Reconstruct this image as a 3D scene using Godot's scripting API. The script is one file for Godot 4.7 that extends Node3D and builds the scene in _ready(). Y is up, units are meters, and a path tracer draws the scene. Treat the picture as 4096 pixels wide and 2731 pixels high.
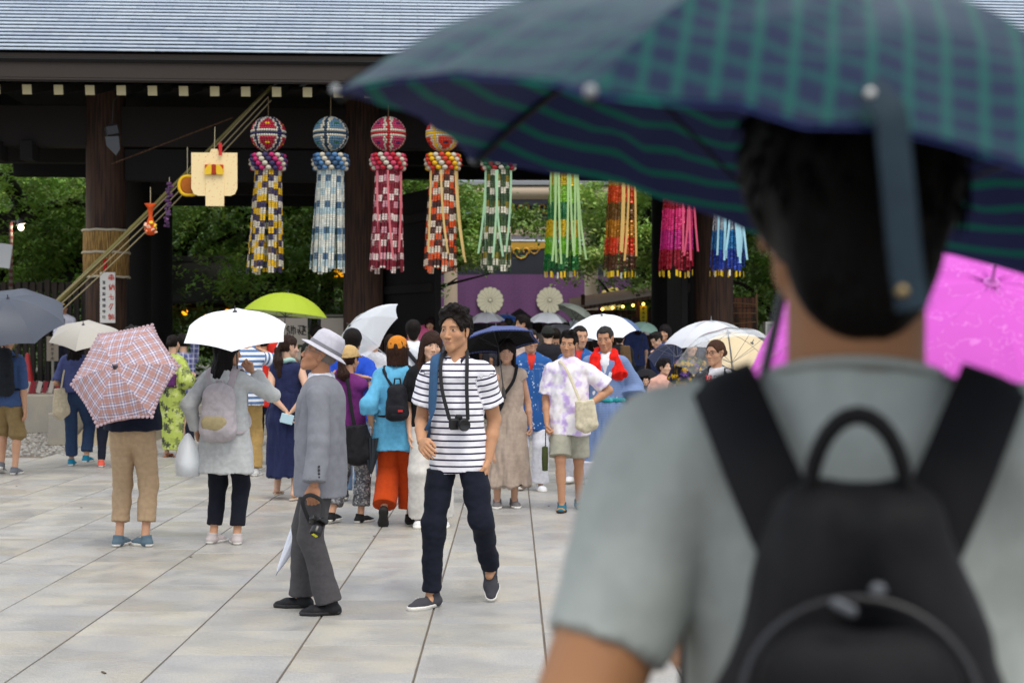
extends Node3D

# ---------------------------------------------------------------- names, tags, nodes
var counts := {}
var mats := {}
var fold := FastNoiseLite.new()
var strand := FastNoiseLite.new()
var rng := RandomNumberGenerator.new()

func nm(parent: Node, called: String) -> String:
	var key := str(parent.get_instance_id()) + called
	var n: int = counts.get(key, 0)
	counts[key] = n + 1
	return called if n == 0 else "%s_%03d" % [called, n]

func put(called: String, mesh: Mesh, material: Material, parent: Node = self, at := Transform3D()) -> MeshInstance3D:
	var o := MeshInstance3D.new()
	o.name = nm(parent, called)
	o.mesh = mesh
	if material:
		o.material_override = material
	o.transform = at
	parent.add_child(o, true)
	return o

func tag(o: Node, label: String, category: String, group := "") -> void:
	o.set_meta("label", label)
	o.set_meta("category", category)
	if group:
		o.set_meta("group", group)

func thing(called: String, label: String, category: String, at := Transform3D(), group := "") -> Node3D:
	var o := Node3D.new()
	o.name = nm(self, called)
	o.transform = at
	add_child(o, true)
	tag(o, label, category, group)
	return o

func struct(o: Node) -> Node:
	o.set_meta("kind", "structure")
	return o

func stuff(o: Node) -> Node:
	o.set_meta("kind", "stuff")
	return o

func T(p: Vector3, yaw := 0.0, pitch := 0.0, roll := 0.0) -> Transform3D:
	return Transform3D(Basis.from_euler(Vector3(deg_to_rad(pitch), deg_to_rad(yaw), deg_to_rad(roll))), p)

# a transform at p whose y axis runs along dir, its x axis near hint
func along(p: Vector3, dir: Vector3, hint := Vector3.RIGHT) -> Transform3D:
	var y := dir.normalized()
	var z := hint.cross(y)
	if z.length() < 1e-4:
		z = Vector3.FORWARD.cross(y)
	z = z.normalized()
	return Transform3D(Basis(y.cross(z), y, z), p)

func C(r: float, g: float, b: float) -> Color:   # 0-255 sRGB
	return Color(r / 255.0, g / 255.0, b / 255.0)

# ---------------------------------------------------------------- mesh builder
class MB:
	var v := PackedVector3Array()
	var n := PackedVector3Array()
	var u := PackedVector2Array()
	var c := PackedColorArray()
	var ix := PackedInt32Array()
	var col := Color.WHITE
	var use_c := false

	func vert(p: Vector3, nn: Vector3, uv := Vector2.ZERO) -> int:
		v.append(p); n.append(nn); u.append(uv); c.append(col)
		return v.size() - 1

	func quad(a: int, b: int, d: int, e: int) -> void:
		ix.append_array([a, b, d, a, d, e])

	func face(a: Vector3, b: Vector3, d: Vector3, e: Vector3) -> void:
		var nn := (b - a).cross(d - a).normalized()
		quad(vert(a, nn), vert(b, nn, Vector2(1, 0)), vert(d, nn, Vector2(1, 1)), vert(e, nn, Vector2(0, 1)))

	func tri(a: Vector3, b: Vector3, d: Vector3) -> void:
		var nn := (b - a).cross(d - a).normalized()
		ix.append_array([vert(a, nn), vert(b, nn), vert(d, nn)])

	# a box of that size with its edges cut by bevel, placed by x
	func box(size: Vector3, x := Transform3D(), bevel := 0.0) -> void:
		var h := size * 0.5
		var bv := minf(bevel, minf(h.x, minf(h.y, h.z)) * 0.9)
		var bs := x.basis
		var ids := {}
		for s in 3:
			for sg in [-1.0, 1.0]:
				var nn := Vector3.ZERO
				nn[s] = sg
				var wn := (bs * nn).normalized()
				var q := []
				for k in [[-1, -1], [1, -1], [1, 1], [-1, 1]]:
					var p := Vector3.ZERO
					p[s] = sg * h[s]
					var s1 := (s + 1) % 3
					var s2 := (s + 2) % 3
					p[s1] = k[0] * (h[s1] - bv)
					p[s2] = k[1] * (h[s2] - bv)
					var id := vert(x * p, wn, Vector2(p[s1], p[s2]))
					ids["%d%d%d%d" % [s, sg, k[0], k[1]]] = id
					q.append(id)
				quad(q[0], q[1], q[2], q[3])
		if bv <= 0.0:
			return
		var pick := func(s: int, sg: Array) -> int:
			var s1 := (s + 1) % 3
			var s2 := (s + 2) % 3
			return ids["%d%d%d%d" % [s, sg[s], sg[s1], sg[s2]]]
		for s in 3:
			var s1 := (s + 1) % 3
			var s2 := (s + 2) % 3
			for a in [-1, 1]:
				for b in [-1, 1]:
					var lo := [0, 0, 0]
					lo[s1] = a; lo[s2] = b
					lo[s] = -1
					var hi: Array = lo.duplicate()
					hi[s] = 1
					quad(pick.call(s1, lo), pick.call(s1, hi), pick.call(s2, hi), pick.call(s2, lo))
		for a in [-1, 1]:
			for b in [-1, 1]:
				for d in [-1, 1]:
					var sg := [a, b, d]
					ix.append_array([pick.call(0, sg), pick.call(1, sg), pick.call(2, sg)])

	# a tube through pts with radius r (a number or one per point); flat squeezes it along its second cross axis
	func tube(pts: Array, r, sides := 8, cap := true, flat := 1.0, hint := Vector3.ZERO) -> void:
		var m := pts.size()
		var side := hint
		var first := v.size()
		var run := 0.0
		for i in m:
			var p: Vector3 = pts[i]
			var d: Vector3 = (pts[mini(i + 1, m - 1)] - pts[maxi(i - 1, 0)]).normalized()
			if side == Vector3.ZERO:
				side = d.cross(Vector3.UP if absf(d.y) < 0.9 else Vector3.RIGHT)
			side = (side - d * side.dot(d)).normalized()
			var other := d.cross(side)
			var rr: float = r[i] if r is Array else r
			if i:
				run += p.distance_to(pts[i - 1])
			for k in sides + 1:
				var a := TAU * k / sides
				var nn := (side * cos(a) * flat + other * sin(a)).normalized() if flat != 1.0 else side * cos(a) + other * sin(a)
				vert(p + side * cos(a) * rr + other * sin(a) * rr * flat, nn, Vector2(float(k) / sides, run))
		for i in m - 1:
			for k in sides:
				var a := first + i * (sides + 1) + k
				quad(a, a + 1, a + sides + 2, a + sides + 1)
		if cap:
			for e in [0, m - 1]:
				var d2: Vector3 = (pts[0] - pts[1] if e == 0 else pts[m - 1] - pts[m - 2]).normalized()
				var ce := vert(pts[e], d2)
				var st := v.size()
				for k in sides:
					vert(v[first + e * (sides + 1) + k], d2)
				for k in sides:
					ix.append_array([ce, st + k, st + (k + 1) % sides])

	# a profile of (radius, height) turned about the y axis of x
	func lathe(prof: Array, sides := 24, x := Transform3D(), from := 0.0, to := TAU) -> void:
		var first := v.size()
		var m := prof.size()
		for i in m:
			var d: Vector2 = (prof[mini(i + 1, m - 1)] - prof[maxi(i - 1, 0)]).normalized()
			for k in sides + 1:
				var a := lerpf(from, to, float(k) / sides)
				var p := Vector3(cos(a) * prof[i].x, prof[i].y, sin(a) * prof[i].x)
				vert(x * p, (x.basis * Vector3(cos(a) * d.y, -d.x, sin(a) * d.y)).normalized(), Vector2(float(k) / sides, float(i) / (m - 1)))
		for i in m - 1:
			for k in sides:
				var a := first + i * (sides + 1) + k
				quad(a, a + 1, a + sides + 2, a + sides + 1)

	func ball(p: Vector3, r: Vector3, seg := 12, x := Basis()) -> void:
		var first := v.size()
		var rows := maxi(4, seg / 2)
		for i in rows + 1:
			var la := PI * i / rows
			for k in seg + 1:
				var lo := TAU * k / seg
				var d := Vector3(sin(la) * cos(lo), cos(la), sin(la) * sin(lo))
				vert(p + x * (d * r), (x * (d / r)).normalized(), Vector2(float(k) / seg, float(i) / rows))
		for i in rows:
			for k in seg:
				var a := first + i * (seg + 1) + k
				quad(a, a + 1, a + seg + 2, a + seg + 1)

	# a closed outline in the xy plane of x, given a thickness along z
	func slab(outline: PackedVector2Array, thick: float, x := Transform3D()) -> void:
		var t := Geometry2D.triangulate_polygon(outline)
		for sg in [-1.0, 1.0]:
			var first := v.size()
			var wn: Vector3 = (x.basis * Vector3(0, 0, sg)).normalized()
			for p in outline:
				vert(x * Vector3(p.x, p.y, sg * thick * 0.5), wn, p)
			for k in t:
				ix.append(first + k)
		var m := outline.size()
		for i in m:
			var a := outline[i]
			var b := outline[(i + 1) % m]
			var h := thick * 0.5
			var e := (b - a).normalized()
			var wn2 := (x.basis * Vector3(e.y, -e.x, 0)).normalized()
			quad(vert(x * Vector3(a.x, a.y, -h), wn2), vert(x * Vector3(b.x, b.y, -h), wn2), vert(x * Vector3(b.x, b.y, h), wn2), vert(x * Vector3(a.x, a.y, h), wn2))

	# a grid of points, rows of equal length, with smooth normals
	func sheet(rows: Array, uvs: Array = []) -> void:
		var first := v.size()
		var m: int = rows[0].size()
		for i in rows.size():
			for k in m:
				var du: Vector3 = rows[i][mini(k + 1, m - 1)] - rows[i][maxi(k - 1, 0)]
				var dv: Vector3 = rows[mini(i + 1, rows.size() - 1)][k] - rows[maxi(i - 1, 0)][k]
				var nn := du.cross(dv)
				vert(rows[i][k], nn.normalized() if nn.length() > 1e-12 else Vector3.UP, uvs[i][k] if uvs else Vector2(float(k) / (m - 1), float(i) / (rows.size() - 1)))
		for i in rows.size() - 1:
			for k in m - 1:
				var a := first + i * m + k
				quad(a, a + 1, a + m + 1, a + m)

	func add(o: Array, x: Transform3D, tint := Color.WHITE) -> void:   # o = [v, n, c, ix]
		var first := v.size()
		var nv: PackedVector3Array = x * (o[0] as PackedVector3Array)
		v.append_array(nv)
		var nb := Transform3D(x.basis.orthonormalized(), Vector3.ZERO)
		n.append_array(nb * (o[1] as PackedVector3Array))
		var cc: PackedColorArray = o[2]
		for k in nv.size():
			var q := cc[k]
			c.append(Color(lerpf(tint.r, q.r, q.a), lerpf(tint.g, q.g, q.a), lerpf(tint.b, q.b, q.a)))
		var nu := PackedVector2Array()
		nu.resize(nv.size())
		u.append_array(nu)
		for k in o[3]:
			ix.append(first + k)

	func mesh() -> ArrayMesh:
		for i in range(0, ix.size(), 3):
			var a := ix[i]
			var b := ix[i + 1]
			var d := ix[i + 2]
			if (v[d] - v[a]).cross(v[b] - v[a]).dot(n[a] + n[b] + n[d]) < 0.0:
				ix[i + 1] = d
				ix[i + 2] = b
		var arr := []
		arr.resize(Mesh.ARRAY_MAX)
		arr[Mesh.ARRAY_VERTEX] = v
		arr[Mesh.ARRAY_NORMAL] = n
		arr[Mesh.ARRAY_TEX_UV] = u
		if use_c:
			arr[Mesh.ARRAY_COLOR] = c
		arr[Mesh.ARRAY_INDEX] = ix
		var m := ArrayMesh.new()
		m.add_surface_from_arrays(Mesh.PRIMITIVE_TRIANGLES, arr)
		return m

# ---------------------------------------------------------------- fields: bones joined by a smooth minimum, meshed as surface nets
# a bone: [a, b, ra, rb, k, scale, flags (1 flat at a, 2 flat at b), mode (0 join, 1 carve, 2 cut by the plane at a facing b)]
func B(a: Vector3, b: Vector3, ra: float, rb: float, k := 0.02, s := Vector3.ONE, flags := 0, mode := 0) -> Array:
	return [a, b, ra, rb, k, s, flags, mode]

func ell(p: Vector3, r: Vector3, k := 0.01, mode := 0) -> Array:
	var m := maxf(r.x, maxf(r.y, r.z))
	return [p, p, m, m, k, Vector3(m / r.x, m / r.y, m / r.z), 0, mode]

func cut(p: Vector3, nn: Vector3) -> Array:
	return [p, nn, 0.0, 0.0, 0.0, Vector3.ONE, 0, 2]

# returns [v, n, c, ix]; fo = {amp, freq: Vector3, seed} folds the surface
func nets(bones: Array, h: float, fo := {}) -> Array:
	var lo := Vector3.INF
	var hi := -Vector3.INF
	var ms := 1.0
	for b in bones:
		if b[7] == 0:
			var r: Vector3 = Vector3.ONE * maxf(b[2], b[3]) / (b[5] as Vector3)
			lo = lo.min((b[0] as Vector3).min(b[1]) - r)
			hi = hi.max((b[0] as Vector3).max(b[1]) + r)
			ms = maxf(ms, maxf(b[5].x, maxf(b[5].y, b[5].z)))
	lo -= Vector3.ONE * h * 2.5
	hi += Vector3.ONE * h * 2.5
	var nx := int(ceil((hi.x - lo.x) / h)) + 1
	var ny := int(ceil((hi.y - lo.y) / h)) + 1
	var nzz := int(ceil((hi.z - lo.z) / h)) + 1
	var f := PackedFloat32Array()
	f.resize(nx * ny * nzz)
	f.fill(1000.0)
	for bo in bones:
		var mode: int = bo[7]
		if mode == 2:
			var pa: Vector3 = bo[0]
			var pn: Vector3 = (bo[1] as Vector3).normalized()
			for iz in nzz:
				for iy in ny:
					var q0 := lo + Vector3(0, iy, iz) * h - pa
					var dd := q0.dot(pn)
					var st := pn.x * h
					var id := (iz * ny + iy) * nx
					for ix in nx:
						if dd > f[id]:
							f[id] = dd
						dd += st
						id += 1
			continue
		var s: Vector3 = bo[5]
		var a: Vector3 = bo[0] * s
		var b2: Vector3 = bo[1] * s
		var ra: float = bo[2]
		var dr: float = bo[3] - ra
		var k: float = bo[4]
		var fl: int = bo[6]
		var ab := b2 - a
		var len2 := ab.length_squared()
		var inv := 1.0 / len2 if len2 > 1e-10 else 0.0
		var dirn := ab.normalized()
		var mg := maxf(ra, ra + dr) + k + 2.5 * h * ms
		var c0 := ((((bo[0] as Vector3).min(bo[1]) - Vector3.ONE * mg / s) - lo) / h).floor()
		var c1 := ((((bo[0] as Vector3).max(bo[1]) + Vector3.ONE * mg / s) - lo) / h).ceil()
		var x0 := clampi(int(c0.x), 0, nx)
		var x1 := clampi(int(c1.x) + 1, 0, nx)
		var stp := h * s.x
		for iz in range(clampi(int(c0.z), 0, nzz), clampi(int(c1.z) + 1, 0, nzz)):
			for iy in range(clampi(int(c0.y), 0, ny), clampi(int(c1.y) + 1, 0, ny)):
				var id := (iz * ny + iy) * nx + x0
				var q := (lo + Vector3(x0, iy, iz) * h) * s - a
				for ix in range(x0, x1):
					var t := clampf(q.dot(ab) * inv, 0.0, 1.0)
					var d := (q - ab * t).length() - ra - dr * t
					if fl:
						if fl & 1:
							d = maxf(d, -q.dot(dirn))
						if fl & 2:
							d = maxf(d, (q - ab).dot(dirn))
					var e := f[id]
					if mode == 0:
						var hh := k - absf(d - e)
						if hh > 0.0:
							f[id] = minf(d, e) - hh * hh * 0.25 / k
						elif d < e:
							f[id] = d
					else:
						d = -d
						var hh2 := k - absf(d - e)
						if hh2 > 0.0:
							f[id] = maxf(d, e) + hh2 * hh2 * 0.25 / k
						elif d > e:
							f[id] = d
					q.x += stp
					id += 1
	var far := 1.9 * h * ms
	var big := 3.0 * h
	var sy := nx
	var sz := nx * ny
	var cell := PackedInt32Array()
	cell.resize(f.size())
	var vs := PackedVector3Array()
	var ns := PackedVector3Array()
	var ids := PackedInt32Array()
	for iz in nzz - 1:
		for iy in ny - 1:
			var id := (iz * ny + iy) * nx - 1
			for ix in nx - 1:
				id += 1
				var g0 := f[id]
				if g0 > far or g0 < -far:
					continue
				var g1 := f[id + 1]
				var g2 := f[id + sy]
				var g3 := f[id + sy + 1]
				var g4 := f[id + sz]
				var g5 := f[id + sz + 1]
				var g6 := f[id + sz + sy]
				var g7 := f[id + sz + sy + 1]
				var neg := int(g0 < 0.0) + int(g1 < 0.0) + int(g2 < 0.0) + int(g3 < 0.0) + int(g4 < 0.0) + int(g5 < 0.0) + int(g6 < 0.0) + int(g7 < 0.0)
				if neg == 0 or neg == 8:
					continue
				var sum := Vector3.ZERO
				var m := 0
				if (g0 < 0.0) != (g1 < 0.0): sum.x += g0 / (g0 - g1); m += 1
				if (g2 < 0.0) != (g3 < 0.0): sum += Vector3(g2 / (g2 - g3), 1, 0); m += 1
				if (g4 < 0.0) != (g5 < 0.0): sum += Vector3(g4 / (g4 - g5), 0, 1); m += 1
				if (g6 < 0.0) != (g7 < 0.0): sum += Vector3(g6 / (g6 - g7), 1, 1); m += 1
				if (g0 < 0.0) != (g2 < 0.0): sum.y += g0 / (g0 - g2); m += 1
				if (g1 < 0.0) != (g3 < 0.0): sum += Vector3(1, g1 / (g1 - g3), 0); m += 1
				if (g4 < 0.0) != (g6 < 0.0): sum += Vector3(0, g4 / (g4 - g6), 1); m += 1
				if (g5 < 0.0) != (g7 < 0.0): sum += Vector3(1, g5 / (g5 - g7), 1); m += 1
				if (g0 < 0.0) != (g4 < 0.0): sum.z += g0 / (g0 - g4); m += 1
				if (g1 < 0.0) != (g5 < 0.0): sum += Vector3(1, 0, g1 / (g1 - g5)); m += 1
				if (g2 < 0.0) != (g6 < 0.0): sum += Vector3(0, 1, g2 / (g2 - g6)); m += 1
				if (g3 < 0.0) != (g7 < 0.0): sum += Vector3(1, 1, g3 / (g3 - g7)); m += 1
				g0 = clampf(g0, -big, big); g1 = clampf(g1, -big, big); g2 = clampf(g2, -big, big); g3 = clampf(g3, -big, big)
				g4 = clampf(g4, -big, big); g5 = clampf(g5, -big, big); g6 = clampf(g6, -big, big); g7 = clampf(g7, -big, big)
				vs.append(lo + (Vector3(ix, iy, iz) + sum / m) * h)
				ns.append(Vector3(g1 + g3 + g5 + g7 - g0 - g2 - g4 - g6, g2 + g3 + g6 + g7 - g0 - g1 - g4 - g5, g4 + g5 + g6 + g7 - g0 - g1 - g2 - g3).normalized())
				ids.append(id)
				cell[id] = vs.size()
	var ixs := PackedInt32Array()
	for i in ids.size():
		var id := ids[i]
		var inside := f[id] < 0.0
		if inside != (f[id + 1] < 0.0):
			var a := cell[id - sy - sz]; var b := cell[id - sz]; var c := cell[id]; var d := cell[id - sy]
			if a and b and c and d:
				if inside: ixs.append_array([a - 1, c - 1, b - 1, a - 1, d - 1, c - 1])
				else: ixs.append_array([a - 1, b - 1, c - 1, a - 1, c - 1, d - 1])
		if inside != (f[id + sy] < 0.0):
			var a := cell[id - 1 - sz]; var b := cell[id - 1]; var c := cell[id]; var d := cell[id - sz]
			if a and b and c and d:
				if inside: ixs.append_array([a - 1, c - 1, b - 1, a - 1, d - 1, c - 1])
				else: ixs.append_array([a - 1, b - 1, c - 1, a - 1, c - 1, d - 1])
		if inside != (f[id + sz] < 0.0):
			var a := cell[id - 1 - sy]; var b := cell[id - sy]; var c := cell[id]; var d := cell[id - 1]
			if a and b and c and d:
				if inside: ixs.append_array([a - 1, c - 1, b - 1, a - 1, d - 1, c - 1])
				else: ixs.append_array([a - 1, b - 1, c - 1, a - 1, c - 1, d - 1])
	if fo:
		var amp: float = fo.amp
		var fq: Vector3 = fo.freq
		var off := Vector3.ONE * float(fo.get("seed", 0)) * 7.31
		var ns_: FastNoiseLite = fo.get("noise", fold)
		for i in vs.size():
			var p := vs[i] * fq + off
			var nn := ns[i]
			var w := ns_.get_noise_3dv(p)
			var g := Vector3(ns_.get_noise_3d(p.x + 0.12, p.y, p.z) - w, ns_.get_noise_3d(p.x, p.y + 0.12, p.z) - w, ns_.get_noise_3d(p.x, p.y, p.z + 0.12) - w) / 0.12 * fq * amp
			vs[i] += nn * w * amp
			ns[i] = (nn - (g - nn * g.dot(nn))).normalized()
	var cs := PackedColorArray()
	cs.resize(vs.size())
	cs.fill(Color(0, 0, 0, 0))
	return [vs, ns, cs, ixs]

func net_mesh(o: Array, uvs := PackedVector2Array(), colors := false) -> ArrayMesh:
	var arr := []
	arr.resize(Mesh.ARRAY_MAX)
	arr[Mesh.ARRAY_VERTEX] = o[0]
	arr[Mesh.ARRAY_NORMAL] = o[1]
	if uvs.size():
		arr[Mesh.ARRAY_TEX_UV] = uvs
	if colors:
		arr[Mesh.ARRAY_COLOR] = o[2]
	arr[Mesh.ARRAY_INDEX] = o[3]
	var m := ArrayMesh.new()
	m.add_surface_from_arrays(Mesh.PRIMITIVE_TRIANGLES, arr)
	return m

# ---------------------------------------------------------------- materials
func noise_tex(freq: float, size := 256, normal := 0.0, kind := FastNoiseLite.TYPE_SIMPLEX_SMOOTH, sd := 1, ramp: Gradient = null, oct := 4) -> NoiseTexture2D:
	var fn := FastNoiseLite.new()
	fn.noise_type = kind
	fn.frequency = freq
	fn.seed = sd
	fn.fractal_octaves = oct
	var t := NoiseTexture2D.new()
	t.width = size
	t.height = size
	t.seamless = true
	t.noise = fn
	if normal > 0.0:
		t.as_normal_map = true
		t.bump_strength = normal
	if ramp:
		t.color_ramp = ramp
	return t

func ramp(cols: Array, at: Array) -> Gradient:
	var g := Gradient.new()
	g.colors = PackedColorArray(cols)
	g.offsets = PackedFloat32Array(at)
	return g

var tx := {}

func weave() -> Texture2D:
	if not tx.has("weave"):
		tx["weave"] = noise_tex(0.12, 256, 3.0, FastNoiseLite.TYPE_SIMPLEX, 5)
	return tx["weave"]

func mottle() -> Texture2D:
	if not tx.has("mottle"):
		tx["mottle"] = noise_tex(0.02, 256, 0.0, FastNoiseLite.TYPE_SIMPLEX_SMOOTH, 9, ramp([Color(0.93, 0.93, 0.93), Color(1, 1, 1)], [0.25, 0.75]))
	return tx["mottle"]

func plain(col: Color, rough := 0.6, metal := 0.0) -> StandardMaterial3D:
	var key := "p%s%.2f%.2f" % [col.to_html(), rough, metal]
	if not mats.has(key):
		var m := StandardMaterial3D.new()
		m.albedo_color = col
		m.roughness = rough
		m.metallic = metal
		mats[key] = m
	return mats[key]

func cloth(col: Color, rough := 0.9, scale := 4.0) -> StandardMaterial3D:
	var key := "c%s%.2f%.2f" % [col.to_html(), rough, scale]
	if not mats.has(key):
		var m := StandardMaterial3D.new()
		m.albedo_color = col
		m.roughness = rough
		m.metallic_specular = 0.3
		m.albedo_texture = mottle()
		m.normal_enabled = true
		m.normal_texture = weave()
		m.normal_scale = 0.25
		m.uv1_triplanar = true
		m.uv1_scale = Vector3.ONE * scale
		m.rim_enabled = true
		m.rim = 0.25
		m.rim_tint = 0.6
		mats[key] = m
	return mats[key]

func grain(col: Color, rough := 0.7) -> StandardMaterial3D:   # weathered wood, grain along y
	var key := "w%s%.2f" % [col.to_html(), rough]
	if not mats.has(key):
		if not tx.has("grain"):
			tx["grain"] = noise_tex(0.02, 256, 0.0, FastNoiseLite.TYPE_SIMPLEX, 3, ramp([Color(0.35, 0.33, 0.3), Color(0.85, 0.8, 0.75), Color(1.3, 1.2, 1.1)], [0.2, 0.5, 0.8]), 5)
		var m := StandardMaterial3D.new()
		m.albedo_color = col
		m.roughness = rough
		m.albedo_texture = tx["grain"]
		m.uv1_triplanar = true
		m.uv1_scale = Vector3(3.0, 0.16, 3.0)
		mats[key] = m
	return mats[key]

func image_mat(im: Image, scale: Vector3, rough := 0.9, tri := false) -> StandardMaterial3D:
	im.generate_mipmaps()
	var m := StandardMaterial3D.new()
	m.albedo_texture = ImageTexture.create_from_image(im)
	m.roughness = rough
	m.metallic_specular = 0.3
	m.uv1_scale = scale
	m.uv1_triplanar = tri
	return m

func stripes_img(bg: Color, fg: Color, share: float, rows := 64) -> Image:
	var im := Image.create(8, rows, false, Image.FORMAT_RGB8)
	im.fill(bg)
	im.fill_rect(Rect2i(0, 0, 8, int(rows * share)), fg)
	return im

# a tartan: bands are [from, to, colour] in both directions, mixed where they cross
func plaid_img(size: int, bg: Color, bands: Array, cross := true) -> Image:
	var line := []
	for i in size:
		var q := Color(bg.r, bg.g, bg.b, 0.0)
		for b in bands:
			if i >= b[0] * size and i < b[1] * size:
				q = Color(b[2].r, b[2].g, b[2].b, b[2].a)
		line.append(q)
	var im := Image.create(size, size, false, Image.FORMAT_RGB8)
	for y in size:
		for x in size:
			var q := bg.lerp(Color(line[x].r, line[x].g, line[x].b), line[x].a) if cross else bg
			im.set_pixel(x, y, q.lerp(Color(line[y].r, line[y].g, line[y].b), line[y].a * (0.85 if cross else 1.0)))
	return im

func spots_img(size: int, bg: Color, cols: Array, number: int, rmin: float, rmax: float, sd: int, petal := 0.0) -> Image:
	var im := Image.create(size, size, false, Image.FORMAT_RGB8)
	im.fill(bg)
	var r := RandomNumberGenerator.new()
	r.seed = sd
	for i in number:
		var cx := r.randf() * size
		var cy := r.randf() * size
		var rad := r.randf_range(rmin, rmax)
		var col: Color = cols[i % cols.size()]
		var ph := r.randf() * TAU
		for y in range(int(cy - rad * 1.4), int(cy + rad * 1.4) + 1):
			for x in range(int(cx - rad * 1.4), int(cx + rad * 1.4) + 1):
				var dx := x - cx
				var dy := y - cy
				var lim := rad * (1.0 + petal * cos(5.0 * atan2(dy, dx) + ph))
				if dx * dx + dy * dy < lim * lim:
					im.set_pixel(posmod(x, size), posmod(y, size), col)
	return im

func skin_mat() -> StandardMaterial3D:
	if not mats.has("skin"):
		var m := StandardMaterial3D.new()
		m.vertex_color_use_as_albedo = true
		m.roughness = 0.55
		m.metallic_specular = 0.4
		m.subsurf_scatter_enabled = true
		m.subsurf_scatter_strength = 0.08
		mats["skin"] = m
	return mats["skin"]

func hair_mat(col: Color) -> StandardMaterial3D:
	var key := "h" + col.to_html()
	if not mats.has(key):
		var m := StandardMaterial3D.new()
		m.albedo_color = col
		m.roughness = 0.6
		m.metallic_specular = 0.25
		m.normal_enabled = true
		if not tx.has("hair"):
			tx["hair"] = noise_tex(0.05, 256, 5.0, FastNoiseLite.TYPE_SIMPLEX, 12)
		m.normal_texture = tx["hair"]
		m.normal_scale = 0.8
		m.uv1_triplanar = true
		m.uv1_scale = Vector3(14, 1.6, 14)
		mats[key] = m
	return mats[key]

func clear_film(col: Color, alpha: float) -> StandardMaterial3D:
	var m := StandardMaterial3D.new()
	m.transparency = BaseMaterial3D.TRANSPARENCY_ALPHA
	m.albedo_color = Color(col.r, col.g, col.b, alpha)
	m.roughness = 0.12
	m.cull_mode = BaseMaterial3D.CULL_DISABLED
	return m

func film(col: Color, glow := 0.35, rough := 0.5) -> StandardMaterial3D:   # umbrella fabric that lets some light through
	var key := "f%s%.2f%.2f" % [col.to_html(), glow, rough]
	if not mats.has(key):
		var m := StandardMaterial3D.new()
		m.albedo_color = col
		m.roughness = rough
		m.metallic_specular = 0.4
		m.cull_mode = BaseMaterial3D.CULL_DISABLED
		if glow > 0.0:
			m.backlight_enabled = true
			m.backlight = Color(glow, glow, glow)
		mats[key] = m
	return mats[key]

# ---------------------------------------------------------------- people
var tpl := {}    # shared head, hand, shoe, hair and hat shapes

const HOLE := Color(0, 0, 0, 0)

func paint_head(o: Array, hair_line := true, lip := Color(0.42, 0.17, 0.14)) -> void:
	var vs: PackedVector3Array = o[0]
	var cs: PackedColorArray = o[2]
	for i in vs.size():
		var p := vs[i]
		var q := HOLE
		var ax := absf(p.x)
		if p.z > 0.04:
			var ex := ax - 0.031
			var lid := 0.0055 - ex * ex * 14.0
			if p.y > -0.0045 and p.y < lid and absf(ex) < 0.016 and p.z > 0.05:
				q = Color(0.018, 0.012, 0.01, 0.95) if absf(ex) < 0.0065 else Color(0.5, 0.44, 0.4, 0.5)
			elif p.y >= lid and p.y < lid + 0.004 and absf(ex) < 0.018:
				q = Color(0.08, 0.045, 0.035, 0.5)
			elif ax > 0.011 and ax < 0.052 and absf(p.y - 0.0205 + (ax - 0.032) * (ax - 0.032) * 9.0) < 0.0042:
				q = Color(0.05, 0.03, 0.022, 0.6)
			elif absf(p.y + 0.0715) < 0.009 - ax * ax * 16.0 and ax < 0.021 and p.z > 0.07:
				q = Color(lip.r, lip.g, lip.b, 0.75)
				if absf(p.y + 0.0715) < 0.0016:
					q = Color(0.2, 0.08, 0.06, 0.6)
			elif p.y > -0.056 and p.y < -0.048 and absf(ax - 0.009) < 0.005 and p.z > 0.08:
				q = Color(0.14, 0.06, 0.04, 0.45)
		if p.z > 0.02 and absf(p.y + 0.03) < 0.025 and absf(ax - 0.042) < 0.02 and q.a == 0.0:
			q = Color(0.55, 0.23, 0.16, 0.12)
		cs[i] = q
	o[2] = cs

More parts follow.
